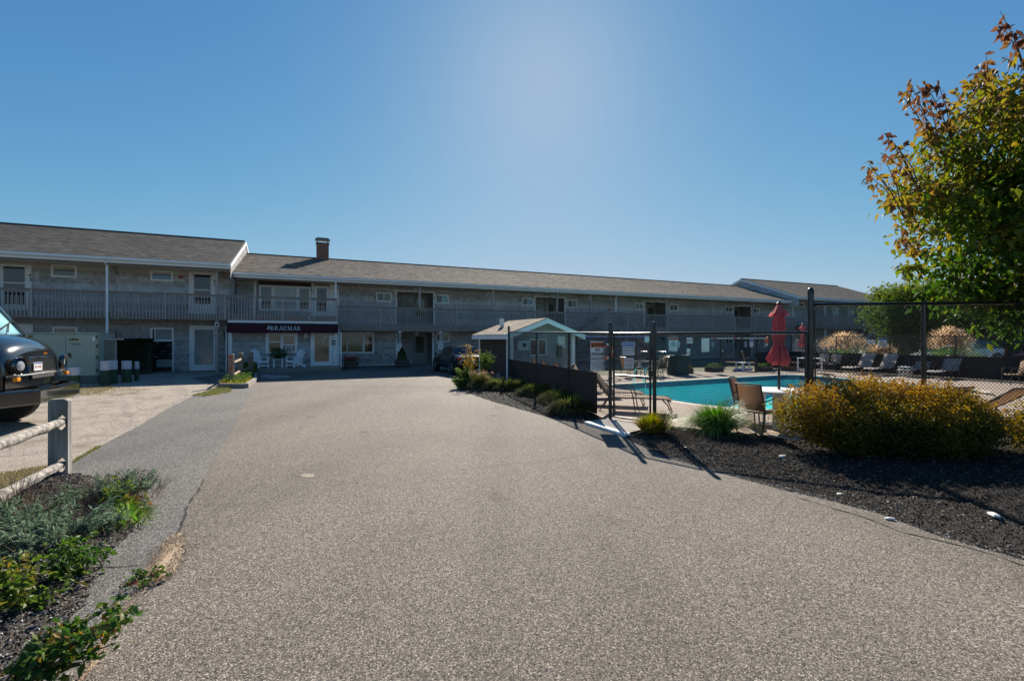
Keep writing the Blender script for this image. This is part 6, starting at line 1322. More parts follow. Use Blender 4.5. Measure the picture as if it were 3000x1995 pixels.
sedan = [(.0, .35, .72, None, .62, .5), (.08, .28, .90, None, .80, .5), (.5, .22, .98, None, .88, .6), (.95, .20, .98, 1.0, .90, .62), (1.35, .18, .94, 1.32, .91, .56), (1.9, .18, .92, 1.42, .91, .57), (2.5, .18, .90, 1.40, .91, .58), (2.9, .18, .88, 1.26, .91, .60), (3.25, .18, .88, None, .91, .6), (3.6, .20, .82, None, .90, .6), (4.3, .24, .70, None, .84, .6), (4.62, .30, .60, None, .66, .5)]
sedan[3] = (.95, .20, .98, None, .90, .62)
bc = car('glossy black sedan parked nose-in beside the motel post, tail near the pool house', 'black_paint', 4.65, 1.83, 1.42, 2.75, sedan)
w1_, w2_ = G(1270, 1086), G(1323, 1098); hd_ = math.atan2(w1_.y - w2_.y, w1_.x - w2_.x); fwd = Vector((math.cos(hd_), math.sin(hd_), 0)); rt = Vector((math.sin(hd_), -math.cos(hd_), 0))
rear = w2_ - fwd * (.95 - .05) + rt * .86; bc.location = rear; bc.rotation_euler = (0, 0, hd_)
for sy in (-1, 1): MB().box(-.01, .16, sy * .78 - .12, sy * .78 + .06 * sy, .74, .86, .02).build('tail_light', MT['red_lens'], bc)
MB().bar((.80, .96, .0), (.8, .97, .0), .001) ; m = MB(); m.box(3.05, 3.2, .93, 1.08, .92, 1.04, .03); m.build('mirror', MT['black_paint'], bc)
suv = [(.0, .4, .8, None, .66, .5), (.1, .3, 1.0, None, .84, .6), (.35, .25, 1.06, 1.45, .90, .62), (.9, .22, 1.05, 1.60, .92, .64), (2.0, .22, 1.02, 1.66, .92, .66), (2.7, .22, 1.0, 1.58, .92, .66), (3.3, .22, .98, None, .92, .6), (4.2, .26, .88, None, .86, .6), (4.5, .34, .66, None, .66, .5)]
wc = car('white sedan parked side-on beyond the dark screen, behind the feathery grasses', 'white_paint_car', 4.65, 1.83, 1.42, 2.75, sedan, 'cars parked beyond the pool fence'); wc.location = (29.2, 28.4, .0); wc.rotation_euler = (0, 0, math.pi + .1)
ws = car('white SUV with red tail light left of the dark red car beyond the pool fence', 'white_paint_car', 4.5, 1.85, 1.66, 2.7, suv, 'cars parked beyond the pool fence'); ws.location = (36.4, 34.4, 0); ws.rotation_euler = (0, 0, math.pi + .12)
for sy in (-1, 1): MB().box(-.01, .2, sy * .80 - .1, sy * .80 + .06, .86, 1.02, .02).build('tail_light', MT['red_lens'], ws)
rc_ = car('dark red car farthest right beyond the pool fence', 'red_paint_car', 4.65, 1.83, 1.42, 2.75, sedan, 'cars parked beyond the pool fence'); rc_.location = (41.5, 35.0, 0); rc_.rotation_euler = (0, 0, math.pi + .15)
tess([(24, 27), (60, 20), (80, 60), (28, 60)], [], .0, 'parking_lot', 'concrete')
# ------------------------------------------------------------ black van at the left edge (x forward, y to its left)
vn = empty('black_van', (0, 0, 0), 0, 'glossy black bonneted van with round headlights, its nose entering at the left edge', 'van')
fh = R(24); Fw = Vector((math.cos(fh), math.sin(fh), 0)); Lt = Vector((-math.sin(fh), math.cos(fh), 0))
vn.location = (-9.56, 9.22, .10); vn.rotation_euler = (0, 0, fh)
def van_sec(x, hw, zb, zs, zt, cr):      # bonnet cross-section: hw half width, zs shoulder, zt crown
    return [(x, -hw, zb), (x, -hw * 1.0, (zb + zs) * .5), (x, -hw * .97, zs), (x, -hw * .80, zs + (zt - zs) * .62), (x, -hw * .45, zt - cr), (x, 0, zt), (x, hw * .45, zt - cr), (x, hw * .80, zs + (zt - zs) * .62), (x, hw * .97, zs), (x, hw * 1.0, (zb + zs) * .5), (x, hw, zb)]
secs = [van_sec(-.02, .84, .72, 1.12, 1.32, .01), van_sec(-.08, .98, .70, 1.24, 1.48, .01), van_sec(-.18, 1.08, .68, 1.34, 1.60, .012), van_sec(-.36, 1.14, .68, 1.42, 1.70, .015), van_sec(-.56, 1.16, .70, 1.48, 1.76, .02), van_sec(-.74, 1.16, .72, 1.50, 1.79, .02)]
m = MB(); n = 11; vs = [p for s_ in secs for p in s_]; fs = [(i*n+k, i*n+k+1, (i+1)*n+k+1, (i+1)*n+k) for i in range(len(secs) - 1) for k in range(n - 1)] + [tuple(range(n - 1, -1, -1))]
m.add(vs, fs); b_ = m.build('bonnet', MT['black_paint'], vn, True); q = b_.modifiers.new('s', 'SUBSURF'); q.levels = q.render_levels = 2
for sy in (-1, 1):
    m = MB()
    m.lathe([(.155, 0), (.175, .05), (.165, .09), (.15, .06)], n=24); h_ = m.build('headlight_bezel', MT['black_paint'], vn, True); h_.location = (.0, sy * .80, 1.14); h_.rotation_euler = (0, R(90), R(12 * sy))
    m = MB().lathe([(.005, .075), (.07, .07), (.12, .05), (.14, .02), (.14, 0)][::-1], n=24); q = m.build('headlight', MT['lamp_glass'], vn, True); q.location = (.0, sy * .80, 1.14); q.rotation_euler = (0, R(90), R(12 * sy))
    MB().box(.02, .09, sy * .93 - .07, sy * .93 + .05, .86, .93, .01).build('turn_signal', MT['orange_lens'], vn)
# grille: dark recess, chrome-edged frame, woven mesh
MB().box(-.02, .015, -.50, .50, .98, 1.28).build('grille_recess', MT['rubber'], vn)
m = MB()
for k in range(-26, 27):
    y0 = k * .04
    for sg_ in (1, -1):
        y1 = y0 + sg_ * .27; za, zb2 = .995, 1.265; f0, f1 = 0, 1
        lo, hi = -.49, .49
        def cl(y): return (y - y0) / (y1 - y0)
        a, b2 = sorted((cl(lo), cl(hi))); f0, f1 = max(0, a), min(1, b2)
        if f1 > f0: m.bar((.028, y0 + (y1 - y0) * f0, za + (zb2 - za) * f0), (.028, y0 + (y1 - y0) * f1, za + (zb2 - za) * f1), .008, .006, up=(1, 0, 0))
tag(m.build('grille_mesh', MT['steel'], vn), kind='stuff')
fr_ = [(-.50, .99), (.50, .99), (.52, 1.14), (.50, 1.28), (-.50, 1.28), (-.52, 1.14), (-.50, .99)]
MB().tube([(.03, y, z) for y, z in fr_], .016, 8).build('grille_frame', MT['black_paint'], vn, True)
MB().tube([(.05 - abs(y) ** 2 * .10, y, .955 - .0 * y) for y in [k * .1 - 1.0 for k in range(21)]], .018, 8).build('chrome_strip', MT['steel'], vn, True)
MB().grid([[(.045 - abs(y) ** 2 * .12, y, z) for y in [k * .1 - 1.0 for k in range(21)]] for z in (.70, .94)]).build('valance', MT['black_paint'], vn, True)
MB().box(.02, .055, -.42, .42, .86, .935, .01).build('lower_grille', MT['rubber'], vn)
q = MB().box(.046, .056, -.36, -.06, 1.02, 1.18).build('licence_plate', MT['sign_white'], vn)
text('R1 0142', .085, 'sign_red', q, (.058, -.21, 1.09), (R(90), 0, R(90)), depth=.0005, sx=.85); MB().box(.0565, .058, -.35, -.07, 1.15, 1.175).build('plate_band', MT['sign_blue'], q)
text('17301', .06, 'orange_lens', vn, (.03, .12, 1.345), (R(90), 0, R(90)), 'fleet_number')
# deep steel bumper with slots, ends swept back
def bx(y): return .32 - max(0, abs(y) - .80) * .72
ys = [-1.32, -1.15, -.95, -.80, -.4, 0, .4, .80, .95, 1.15, 1.32]
m = MB(); m.grid([[(bx(y) - .10, y, .70) for y in ys], [(bx(y), y, .69) for y in ys], [(bx(y) + .01, y, .66) for y in ys], [(bx(y) + .01, y, .44) for y in ys], [(bx(y), y, .41) for y in ys], [(bx(y) - .10, y, .40) for y in ys]][::-1])
m.grid([[(bx(y) - .10, y, .40) for y in ys], [(bx(y) - .10, y, .70) for y in ys]]); m.box(bx(1.32) - .3, bx(1.32) + .008, 1.321, 1.34, .40, .70)
bmp = m.build('bumper', MT['black_paint'], vn, False)
m = MB(); m.add([(bx(.86) + .018, .86, .50), (bx(1.24) + .018, 1.24, .50), (bx(1.24) + .018, 1.24, .62), (bx(.86) + .018, .86, .62)], [(0, 1, 2, 3)]); m.build('bumper_slot', MT['rubber'], bmp)
for sy in (-1, 1):
    MB().box(-.6, .24, sy * .55 - .05, sy * .55 + .05, .42, .62).build('chassis_rail', MT['dark_plastic'], vn)
    q = Matrix.Translation((-.85, sy * .90, .37)) @ Matrix.Rotation(R(90), 4, 'X')
    m = MB(); m.M = q; m.lathe([(.26, -.13), (.40, -.15), (.465, -.12), (.47, 0), (.465, .12), (.40, .15), (.26, .13)], n=36); wh = m.build('wheel', MT['rubber'], vn, True)
    m = MB(); m.M = q; m.lathe([(.265, -.12), (.25, -.02), (.12, .0), (.10, -.10), (.01, -.11)], n=24); m.lathe([(.265, .12), (.25, .02), (.12, .0), (.10, .10), (.01, .11)], n=24); m.build('rim', MT['steel'], wh, True)
MB().box(-.91, -.79, -.8, .8, .30, .42).build('axle', MT['dark_plastic'], vn)
# cab: windscreen, pillars, roof, box body
m = MB(); m.add([(-.70, -1.02, 1.74), (-.70, 1.02, 1.74), (-1.45, .93, 2.85), (-1.45, -.93, 2.85)], [(0, 1, 2, 3)]); m.build('windscreen', MT['glass_cyan'], vn)
for sy in (-1, 1): MB().bar((-.66, sy * 1.05, 1.70), (-1.46, sy * .95, 2.88), .08, .05).build('pillar', MT['black_paint'], vn); m = MB(); m.add([(-.74, sy * 1.16, .85), (-2.3, sy * 1.16, .85), (-2.3, sy * 1.1, 2.7), (-1.5, sy * .98, 2.7), (-.74, sy * 1.10, 1.66)], [(0, 1, 2, 3, 4) if sy > 0 else (4, 3, 2, 1, 0)]); m.build('side_panel', MT['black_paint'], vn)
MB().box(-.80, -.66, -1.06, 1.06, 1.62, 1.75, .02).build('cowl', MT['black_paint'], vn)
MB().box(-7.0, -2.3, -1.15, 1.15, .8, 3.1, .06).build('box_body', MT['black_paint'], vn); MB().box(-2.35, -1.4, -1.0, 1.0, 2.84, 3.0, .03).build('cab_roof', MT['black_paint'], vn)
for y in (-.3, .5): MB().tube([(-.70, y, 1.78), (-.82, y + .3, 1.95)], .010, 6).build('wiper_arm', MT['dark_plastic'], vn); MB().bar((-.74, y - .15, 1.84), (-.86, y + .45, 2.0), .02, .02).build('wiper_blade', MT['dark_plastic'], vn)
for sy in (-1, 1):
    q = Matrix.Translation((-5.6, sy * .95, .37)) @ Matrix.Rotation(R(90), 4, 'X'); m = MB(); m.M = q; m.lathe([(.26, -.13), (.465, -.12), (.47, 0), (.465, .12), (.26, .13)], n=28); m.build('wheel', MT['rubber'], vn, True)
# ------------------------------------------------------------ trees
def near_tree():
    base = Vector((9.35, 7.25, .05)); o = empty('dogwood_tree', base, 0, 'large autumn tree with drooping green, gold and red leaves at the right edge', 'tree')
    r = np.random.default_rng(77); rd = random.Random(5); m = MB()
    m.tube([(0, 0, 0), (.03, .02, .8), (-.02, .05, 1.7), (.02, 0, 2.8), (0, .03, 4.2), (-.02, 0, 5.4)], [.13, .11, .095, .07, .045, .015], 10); m.build('trunk', MT['stem'], o, True)
    br = MB(); twigs = []
    C = Vector((0, 0, 4.0)); RX, RZ = 2.42, 2.45
    for i in range(200):
        z0 = rd.uniform(1.6, 5.2); a = rd.uniform(0, 6.283); el = rd.uniform(-.1, 1.0); 
        d = Vector((math.cos(a) * math.cos(el), math.sin(a) * math.cos(el), math.sin(el) * .9)); s = Vector((0, 0, z0))
        t_ = 0; p = s.copy()                       # walk out to the crown's surface
        while t_ < 4 and ((p.x) ** 2 + (p.y) ** 2) / RX ** 2 + ((p.z - 4.05) / RZ) ** 2 < rd.uniform(.80, 1.05): t_ += .15; p = s + d * t_ + Vector((0, 0, -.03 * t_ * t_ * (1 - el)))
        mid = s.lerp(p, .5) + Vector((0, 0, .12 * t_ * .3)); br.tube([s, mid, p], [.035, .02, .006], 5); twigs.append((s, mid, p))
    tag(br.build('branches', MT['stem'], o), kind='stuff')
    cen = []; tone = []
    for s, mid, p in twigs:
        for k in range(165):
            f = r.random() ** .55; q = np.array(s.lerp(mid, f * 2) if f < .5 else mid.lerp(p, f * 2 - 1)); q = q + r.normal(size=3) * np.array([.24, .24, .17]) * (1.05 - .25 * f)
            cen.append(q); tone.append((f, q[2]))
    # long shoots standing out of the crown, as on the skyline
    sh = [((2665, 240), (2735, 430)), ((2700, 260), (2760, 450)), ((2545, 480), (2650, 640)), ((2590, 390), (2690, 560)), ((2860, 190), (2900, 320)), ((2930, 65), (3010, 230)), ((2715, 360), (2770, 480)), ((2560, 505), (2640, 620)), ((2620, 420), (2700, 560)), ((2630, 700), (2700, 760)), ((2900, 200), (2960, 330)), ((2980, 90), (3060, 250)), ((2635, 775), (2720, 800)), ((2850, 240), (2880, 350)), ((2745, 235), (2790, 420)), ((2610, 590), (2680, 640))]
    fine = MB()
    for j, (a, b_) in enumerate(sh):
        Y = 7.7 + .5 * math.sin(j * 2.1); A = PT(a[0], a[1], Y) - base; B = PT(b_[0], b_[1], Y + .3) - base
        for k in (0, 1):
            off = Vector((rd.uniform(-.12, .12), rd.uniform(-.3, .3), rd.uniform(-.12, .12))) * k; A2 = A + off; fine.tube([B, A2.lerp(B, .5) + Vector((.03, 0, .05)), A2], [.012, .008, .003], 5)
            for q_ in range(34 if k == 0 else 20):
                f = r.random() ** 1.2; q = np.array(A2.lerp(B, f)) + r.normal(size=3) * (.028 + .09 * f); cen.append(q); tone.append((1.25 - f * .2, q[2]))
    tag(fine.build('twigs', MT['stem'], o), kind='stuff')
    cen = np.array(cen); tn = np.array(tone)
    h = np.clip((cen[:, 2] - 1.8) / 4.4, 0, 1)
    cl = np.sin(cen[:, 0] * 3.1 + 1) * np.sin(cen[:, 1] * 2.7) * np.sin(cen[:, 2] * 3.3)
    to = -.03 + .36 * h * np.clip(tn[:, 0], 0, 1) + .30 * np.clip(tn[:, 0] - .72, 0, 1) * 2 * (h > .3) + .26 * cl * h + .16 * r.random(len(cen)) + .22 * (r.random(len(cen)) > .84) + .16 * (tn[:, 0] > 1.01)
    # the 300 nearest, largest ones singly; the rest together
    wp = cen + np.array(base); vis = (wp[:, 0] / wp[:, 1] < 1.13) & (wp[:, 1] > 3); dist = np.linalg.norm(wp - np.array([0, 0, 1.75]), axis=1); score = np.where(vis, dist, 99); idx = np.argsort(score)[:300]; mask = np.ones(len(cen), bool); mask[idx] = False
    tag(leaves('leaves', cen[mask], .13, 'leaf_tree', o, to[mask], .75, .58, 8, spread=.8), kind='stuff')
    protos = []
    for k in range(12):
        q = leaves('leaf', np.zeros((1, 3)), .135, 'leaf_tree', None, np.array([.0 + k * .075]), .75, .56, 100 + k, spread=.8); protos.append(q.data); bpy.data.objects.remove(q)
    for i in idx: me = protos[int(min(11, max(0, to[i] / .078)))]; q = link(me, 'leaf', None, o); q.location = cen[i]; q.rotation_euler = (0, 0, r.random() * 6.28)
near_tree()
def crown_tree(name, loc, H, rx, rz, zc, n, sz, mat, label, seed, lobes=26, group=None, trunk=True):
    o = empty(name, loc, 0, label, 'tree', group); r = np.random.default_rng(seed); m = MB()
    if trunk: m.tube([(0, 0, 0), (.05, 0, zc * .5), (0, .05, zc), (0, 0, zc + rz * .6)], [.16, .12, .08, .02], 8); m.build('trunk', MT['stem'], o, True)
    d = r.normal(size=(lobes, 3)); d /= np.linalg.norm(d, axis=1)[:, None]; L = d * np.array([rx, rx, rz]) * (.45 + .45 * r.random((lobes, 1))) + np.array([0, 0, zc]); lr = rx * (.22 + .22 * r.random(lobes))
    k = r.integers(0, lobes, n); e = r.normal(size=(n, 3)); e /= np.linalg.norm(e, axis=1)[:, None]; c = L[k] + e * (lr[k] * r.random(n) ** .33 * (1 + .25 * r.normal(size=n)))[:, None]; c = c[c[:, 2] > .05]; ee = e[:len(c)]
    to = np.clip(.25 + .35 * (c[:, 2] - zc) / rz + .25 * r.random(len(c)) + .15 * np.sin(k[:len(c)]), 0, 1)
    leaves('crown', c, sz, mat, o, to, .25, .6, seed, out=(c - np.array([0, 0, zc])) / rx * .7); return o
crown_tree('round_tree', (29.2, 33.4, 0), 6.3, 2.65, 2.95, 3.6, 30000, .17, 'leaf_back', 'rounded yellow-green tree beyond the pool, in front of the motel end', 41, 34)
for i, (x, y, rx, rz, zc, lab) in enumerate(((37.5, 37, 3.6, 3.0, 3.2, 'dark tree mass directly right of the round yellow-green tree'), (40, 40, 4.2, 3.2, 3.4, 'dark tree behind the white parked cars'), (48, 41, 4.5, 3.4, 3.4, 'dark tree behind the dark red car'), (57, 43, 5, 3.6, 3.4, 'dark tree at the far right edge'), (44, 50, 4, 4.2, 4.0, 'tall dark tree farther back beyond the parking lot'))):
    crown_tree('background_tree', (x, y, 0), 7, rx, rz, zc, 9000, .34, 'leaf_dark' if i else 'leaf_back', lab, 50 + i, 30, 'dark trees beyond the parked cars')
# ------------------------------------------------------------ the orange bush and its neighbours
def bush(name, loc, lobes, n, sz, mat, label, seed, tf, stems=60, cat='shrub', edge=.8):
    o = empty(name, loc, 0, label, cat); r = np.random.default_rng(seed); L = np.array(lobes)
    wgt = (L[:, 3] * L[:, 4] * L[:, 5]) ** (2 / 3); k = r.choice(len(L), n, p=wgt / wgt.sum()); e = r.normal(size=(n, 3)); e /= np.linalg.norm(e, axis=1)[:, None]
    rad = r.random(n) ** .30; bmp = 1 + .15 * np.sin(e[:, 0] * 9 + k) * np.sin(e[:, 1] * 8 + k) + .12 * np.sin(e[:, 2] * 13 + e[:, 0] * 9 + k) * np.sin(e[:, 1] * 12); bmp = bmp * (1 - .20 * (np.sin(e[:, 0] * 17 + k * 2) * np.sin(e[:, 1] * 15 + k) * np.sin(e[:, 2] * 16 + k) > .22)); bmp = bmp * (1 + .16 * (r.random(n) > .97) * r.random(n))
    c = L[k, :3] + e * L[k, 3:6] * (rad * bmp)[:, None] + r.normal(size=(n, 3)) * .018; ok = c[:, 2] > .04; c = c[ok]; e = e[ok]
    to = tf(c, r); tag(leaves('foliage', c, sz, mat, o, to, .05, .72, seed, out=e * .25), kind='stuff'); m = MB(); rd = random.Random(seed)
    for i in range(stems):
        l = lobes[rd.randrange(len(lobes))]; a = rd.uniform(0, 6.283); q = rd.uniform(.1, .85); tx, ty = l[0] + math.cos(a) * l[3] * q, l[1] + math.sin(a) * l[4] * q
        m.tube([(l[0] + (tx - l[0]) * .15, l[1] + (ty - l[1]) * .15, 0), (l[0] + (tx - l[0]) * .6, l[1] + (ty - l[1]) * .6, l[2] * .6), (tx, ty, l[2] + l[5] * math.sqrt(max(0, 1 - q * q)) * .9)], [.008, .006, .002], 4)
    tag(m.build('stems', MT['stem'], o), kind='stuff'); return o
bz0 = .10
lob = [(-1.15, .15, .60, .60, .55, .42), (-.60, .35, .70, .52, .50, .40), (-.02, .30, .78, .50, .55, .38), (.48, .10, .66, .52, .55, .42), (1.0, .05, .62, .50, .50, .40), (1.42, .15, .50, .36, .45, .34), (-.3, -.25, .45, .62, .42, .42), (.35, -.35, .42, .60, .42, .42), (-.85, -.2, .40, .5, .4, .38), (.85, -.3, .38, .5, .4, .36), (.0, .0, .35, 1.2, .6, .38)]
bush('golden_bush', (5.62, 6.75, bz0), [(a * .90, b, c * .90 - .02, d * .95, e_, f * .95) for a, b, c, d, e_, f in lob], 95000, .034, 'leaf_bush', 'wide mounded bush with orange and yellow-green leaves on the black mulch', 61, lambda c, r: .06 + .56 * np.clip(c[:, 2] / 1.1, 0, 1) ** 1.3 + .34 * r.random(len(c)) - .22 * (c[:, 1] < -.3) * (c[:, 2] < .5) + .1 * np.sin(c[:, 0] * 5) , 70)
r_ = random.Random(9); m = MB(); cen = []           # stray shoots standing out of the bush
o = [q for q in bpy.data.objects if q.name == 'golden_bush'][0]
for i in range(120):
    l = lob[r_.randrange(6)]; a = r_.uniform(0, 6.283); q = r_.uniform(.1, .95); b0 = Vector((l[0] * .9 + math.cos(a) * l[3] * q, l[1] + math.sin(a) * l[4] * q, l[2] * .9 + l[5] * math.sqrt(1 - q * q) * .85)); tp = b0 + Vector((math.cos(a) * .06 * q, math.sin(a) * .06, r_.uniform(.06, .17)))
    m.tube([b0 - Vector((0, 0, .1)), b0, tp], [.003, .002, .001], 4)
    for k in range(14): cen.append(tuple(b0.lerp(tp, r_.random()) + Vector((r_.gauss(0, .014), r_.gauss(0, .014), 0))))
tag(m.build('shoots', MT['stem'], o), kind='stuff'); tag(leaves('shoot_leaves', np.array(cen), .03, 'leaf_bush', o, .5 + .5 * rng.random(len(cen)), .0, .6, 77), kind='stuff')
bush('pale_bush', (7.45, 6.35, .12), [(0, 0, .38, .45, .40, .38), (.45, .1, .42, .5, .45, .42)], 9000, .038, 'leaf_bush', 'smaller yellow-green bush cut by the right edge', 62, lambda c, r: .15 + .35 * r.random(len(c)) + .15 * c[:, 2], 30)
# grasses near the gate
def tuft(name, loc, n, ln, wd, mat, label, seed, lean=.75, bend=.9, rad=.12, cat='ornamental grass', tone=None, group=None):
    o = empty(name, loc, 0, label, cat, group); r = np.random.default_rng(seed); a = r.random(n) * 6.283; q = rad * r.random(n) ** .5; base = np.stack([q * np.cos(a), q * np.sin(a), np.zeros(n)], 1)
    blades('blades', base, ln, wd, mat, o, r.random(n) if tone is None else np.clip(tone + .3 * r.random(n), 0, 1), lean, bend, seed, 5, a + r.normal(0, .5, n)); return o
p = G(2098, 1272); tuft('fountain_grass', (p.x, p.y, bed_z(p.x, p.y) - .01), 1900, .72, .015, 'grass_green', 'bright green fountain grass clump at the fence foot left of the bush', 81, .95, 1.1, .17)
p = G(1912, 1272); tuft('yellow_grass', (p.x, p.y, .05), 800, .42, .016, 'grass_yellow', 'small yellow-green grass tuft at the gate post base', 82, .8, .7, .18)
p = G(1968, 1262); tuft('grass_sprig', (p.x, p.y, .02), 26, .33, .008, 'grass_green', 'thin upright green sprig between the two grass clumps', 83, .3, .3, .03)
p = G(2010, 1290); tuft('dry_grass', (p.x, p.y, .05), 300, .16, .005, 'dry_twig', 'flattened dry grass at the fence foot beside the fountain grass', 84, 1.3, .4, .35)
# day-lily row along the screen, each clump a plant
dl = [(1412, 1140), (1450, 1146), (1486, 1150), (1520, 1152), (1560, 1166), (1592, 1170), (1628, 1188), (1648, 1195), (1668, 1216)]
for i, (x, y) in enumerate(dl):
    p = G(x, y); lab = ['fading green daylily clump nearest the pool house corner, at the far end of the row', 'second daylily clump from the pool house along the dark screen', 'third daylily clump from the pool house, under the white corner post', 'fourth daylily clump from the pool house', 'middle daylily clump of the row along the dark screen', 'daylily clump just nearer the gate than the middle one', 'third daylily clump from the gate end of the screen', 'second daylily clump from the gate end of the screen', 'daylily clump nearest the gate, at the end of the screen'][i]
    o = tuft('daylily', (p.x, p.y + .15, .03), 1000, .50, .036, 'leaf_daylily', lab, 90 + i, .95, 1.3, .2, 'plant', None, 'daylily clumps along the dark screen')
# flowering corner by the pool house
def sprig(name, loc, H, rad, n, sz, mat, label, seed, stems=9, cat='plant', tones=(.1, .9), blossom=None, zlo=.15, group=None):
    o = empty(name, loc, 0, label, cat, group); rd = random.Random(seed); r = np.random.default_rng(seed); m = MB(); cen = []
    for i in range(stems):
        a = rd.uniform(0, 6.283); q = rad * rd.uniform(.2, 1); h = H * rd.uniform(.65, 1.05); pts = [(0, 0, 0), (q * .3 * math.cos(a), q * .3 * math.sin(a), h * .4), (q * .7 * math.cos(a + .1), q * .7 * math.sin(a + .1), h * .75), (q * math.cos(a + .2), q * math.sin(a + .2), h)]
        m.tube(pts, [.008 * H + .002, .006 * H + .001, .004 * H, .002], 5)
        for k in range(n // stems):
            f = zlo + (1 - zlo) * r.random() ** .8; j = min(2, int(f * 3)); u = f * 3 - j; pa, pb = Vector(pts[j]), Vector(pts[j + 1]); c = np.array(pa.lerp(pb, u)) + r.normal(size=3) * rad * .13 * np.array([1, 1, .6]); cen.append((*c, f))
    m.build('stems', MT['stem'], o); cen = np.array(cen); to = tones[0] + (tones[1] - tones[0]) * (cen[:, 3] * .6 + .4 * r.random(len(cen)))
    leaves('foliage', cen[:, :3], sz, mat, o, to, .15, .5, seed, updir=.1)
    if blossom:
        t_ = cen[cen[:, 3] > .85][:, :3]; leaves('blossoms', t_ + r.normal(size=t_.shape) * .02, sz * .8, blossom, o, r.random(len(t_)), -.1, .9, seed + 1)
    return o
p = G(1378, 1132); sprig('rose_bush', (p.x, p.y, 0), 1.45, .5, 520, .065, 'leaf_bush', 'leggy orange and yellow leaved rose bush at the left corner of the pool house', 101, 14, 'shrub', (.1, .75), None, .3)
p = G(1425, 1128); sprig('dark_shrub', (p.x, p.y, 0), 1.35, .42, 1000, .07, 'leaf_back', 'airy dark shrub against the brown boards of the pool house', 102, 12, 'shrub', (0, .5), None, .3)
p = G(1362, 1136); sprig('green_plant', (p.x, p.y, 0), .75, .35, 1100, .07, 'leaf_rose', 'upright green plant in front of the rose bush', 103, 14, 'plant', (.1, .6), None, .1)
p = G(1350, 1139); sprig('low_green_plant', (p.x, p.y, 0), .42, .38, 900, .07, 'leaf_rose', 'low bright green plant at the tip of the corner bed', 104, 14, 'plant', (.2, .8), None, .1)
p = G(1405, 1142); sprig('pink_sedum', (p.x, p.y, 0), .62, .40, 1500, .05, 'leaf_back', 'green plant with dusty pink flower heads left of the daylilies', 105, 26, 'plant', (.3, .8), 'petal_pink', .15)
# feather grasses beyond the side fence
def feather(loc, rad, H, label, seed, n=2200):
    o = empty('feather_grass', loc, 0, label, 'ornamental grass', 'feather grasses beyond the dark screen'); r = np.random.default_rng(seed); a = r.random(n) * 6.283; q = rad * .3 * r.random(n) ** .5
    blades('blades', np.stack([q * np.cos(a), q * np.sin(a), 0 * a], 1), H * .75, .02, 'grass_green', o, r.random(n), .8, .9, seed, 4, a)
    n2 = n // 2; a = r.random(n2) * 6.283; th = r.random(n2) ** .7 * .85; L = H * (.75 + .3 * r.random(n2)); c = np.stack([np.sin(th) * L * np.cos(a) * rad / H * 1.1, np.sin(th) * L * np.sin(a) * rad / H * 1.1, np.cos(th) * L], 1)
    blades('plumes', c, .28, .05, 'plume', o, r.random(n2), .5, .6, seed + 1, 3, a); return o
feather((20.4, 28.0, 0), 1.7, 1.95, 'broad pinkish feather grass behind the screen left of the two small signs', 111); feather((22.2, 27.4, 0), .9, 1.3, 'small green grass clump below the blue and white no smoking sign', 112, 1200); feather((23.6, 24.6, 0), 1.25, 2.2, 'tall golden feather grass in front of the white parked car', 113)
# ------------------------------------------------------------ left foreground bed
def silver(loc, rad, h, n, label, seed):
    o = empty('silver_herb', loc, 0, label, 'plant', 'silvery herbs in the near-left bed'); r = np.random.default_rng(seed); cen = []; out = []
    m = MB()
    for i in range(46):
        a = r.random() * 6.283; q = rad * r.random() ** .6; hh = h * (.5 + .6 * r.random()); tip = np.array([q * math.cos(a) * 1.25, q * math.sin(a) * 1.25, hh]); b0 = np.array([q * math.cos(a) * .5, q * math.sin(a) * .5, 0])
        m.tube([tuple(b0), tuple((b0 + tip) / 2 + np.array([0, 0, .03])), tuple(tip)], [.004, .003, .002], 4)
        for k in range(n // 46): f = .35 + .65 * r.random() ** .7; cen.append(b0 + (tip - b0) * f + r.normal(size=3) * .018); out.append((tip - b0) / np.linalg.norm(tip - b0) * 1.6)
    m.build('stems', MT['stem'], o); leaves('foliage', np.array(cen), .062, 'leaf_silver', o, r.random(len(cen)), -.2, .24, seed, out=np.array(out)); blades('dry_stalks', np.stack([r.normal(0, rad * .5, 90), r.normal(0, rad * .5, 90), np.zeros(90)], 1), h * 1.5, .005, 'dry_twig', o, r.random(90), .9, .5, seed, 3); return o
silver(G(165, 1600), .40, .24, 2200, 'silvery green herb mound in the middle of the near-left bed', 121); silver(G(320, 1470), .32, .24, 1300, 'silvery herb clump beside the notched fence post', 122); silver(G(30, 1570), .36, .24, 1400, 'silvery herb mound at the left frame edge', 123)
tuft('dry_stalks', G(60, 1500), 420, .42, .006, 'dry_twig', 'brown dry flower stalks under the lower fence rail', 124, .9, .5, .45, 'plant'); tuft('dry_stalks', G(370, 1455), 260, .36, .006, 'dry_twig', 'brown dry flower stalks behind the herb by the post', 125, .8, .5, .35, 'plant')
tuft('dry_stalks', G(240, 1520), 260, .25, .006, 'dry_twig', 'brown dry stalks between the silvery herbs', 126, 1.1, .4, .4, 'plant')
sprig('beach_rose', G(335, 1530), .42, .16, 220, .045, 'leaf_rose', 'upright beach rose shoots at the top of the near-left bed', 131, 6, 'shrub', (.05, .8), None, .1)
sprig('beach_rose', G(385, 1505), .20, .24, 240, .042, 'leaf_rose', 'sprawling beach rose with reddish leaves near the bed corner', 132, 12, 'shrub', (.3, 1), None, .05)
tuft('weed_grass', G(375, 1525), 240, .24, .010, 'grass_green', 'flat bright green weed grass at the asphalt edge', 133, 1.2, .6, .16, 'plant')
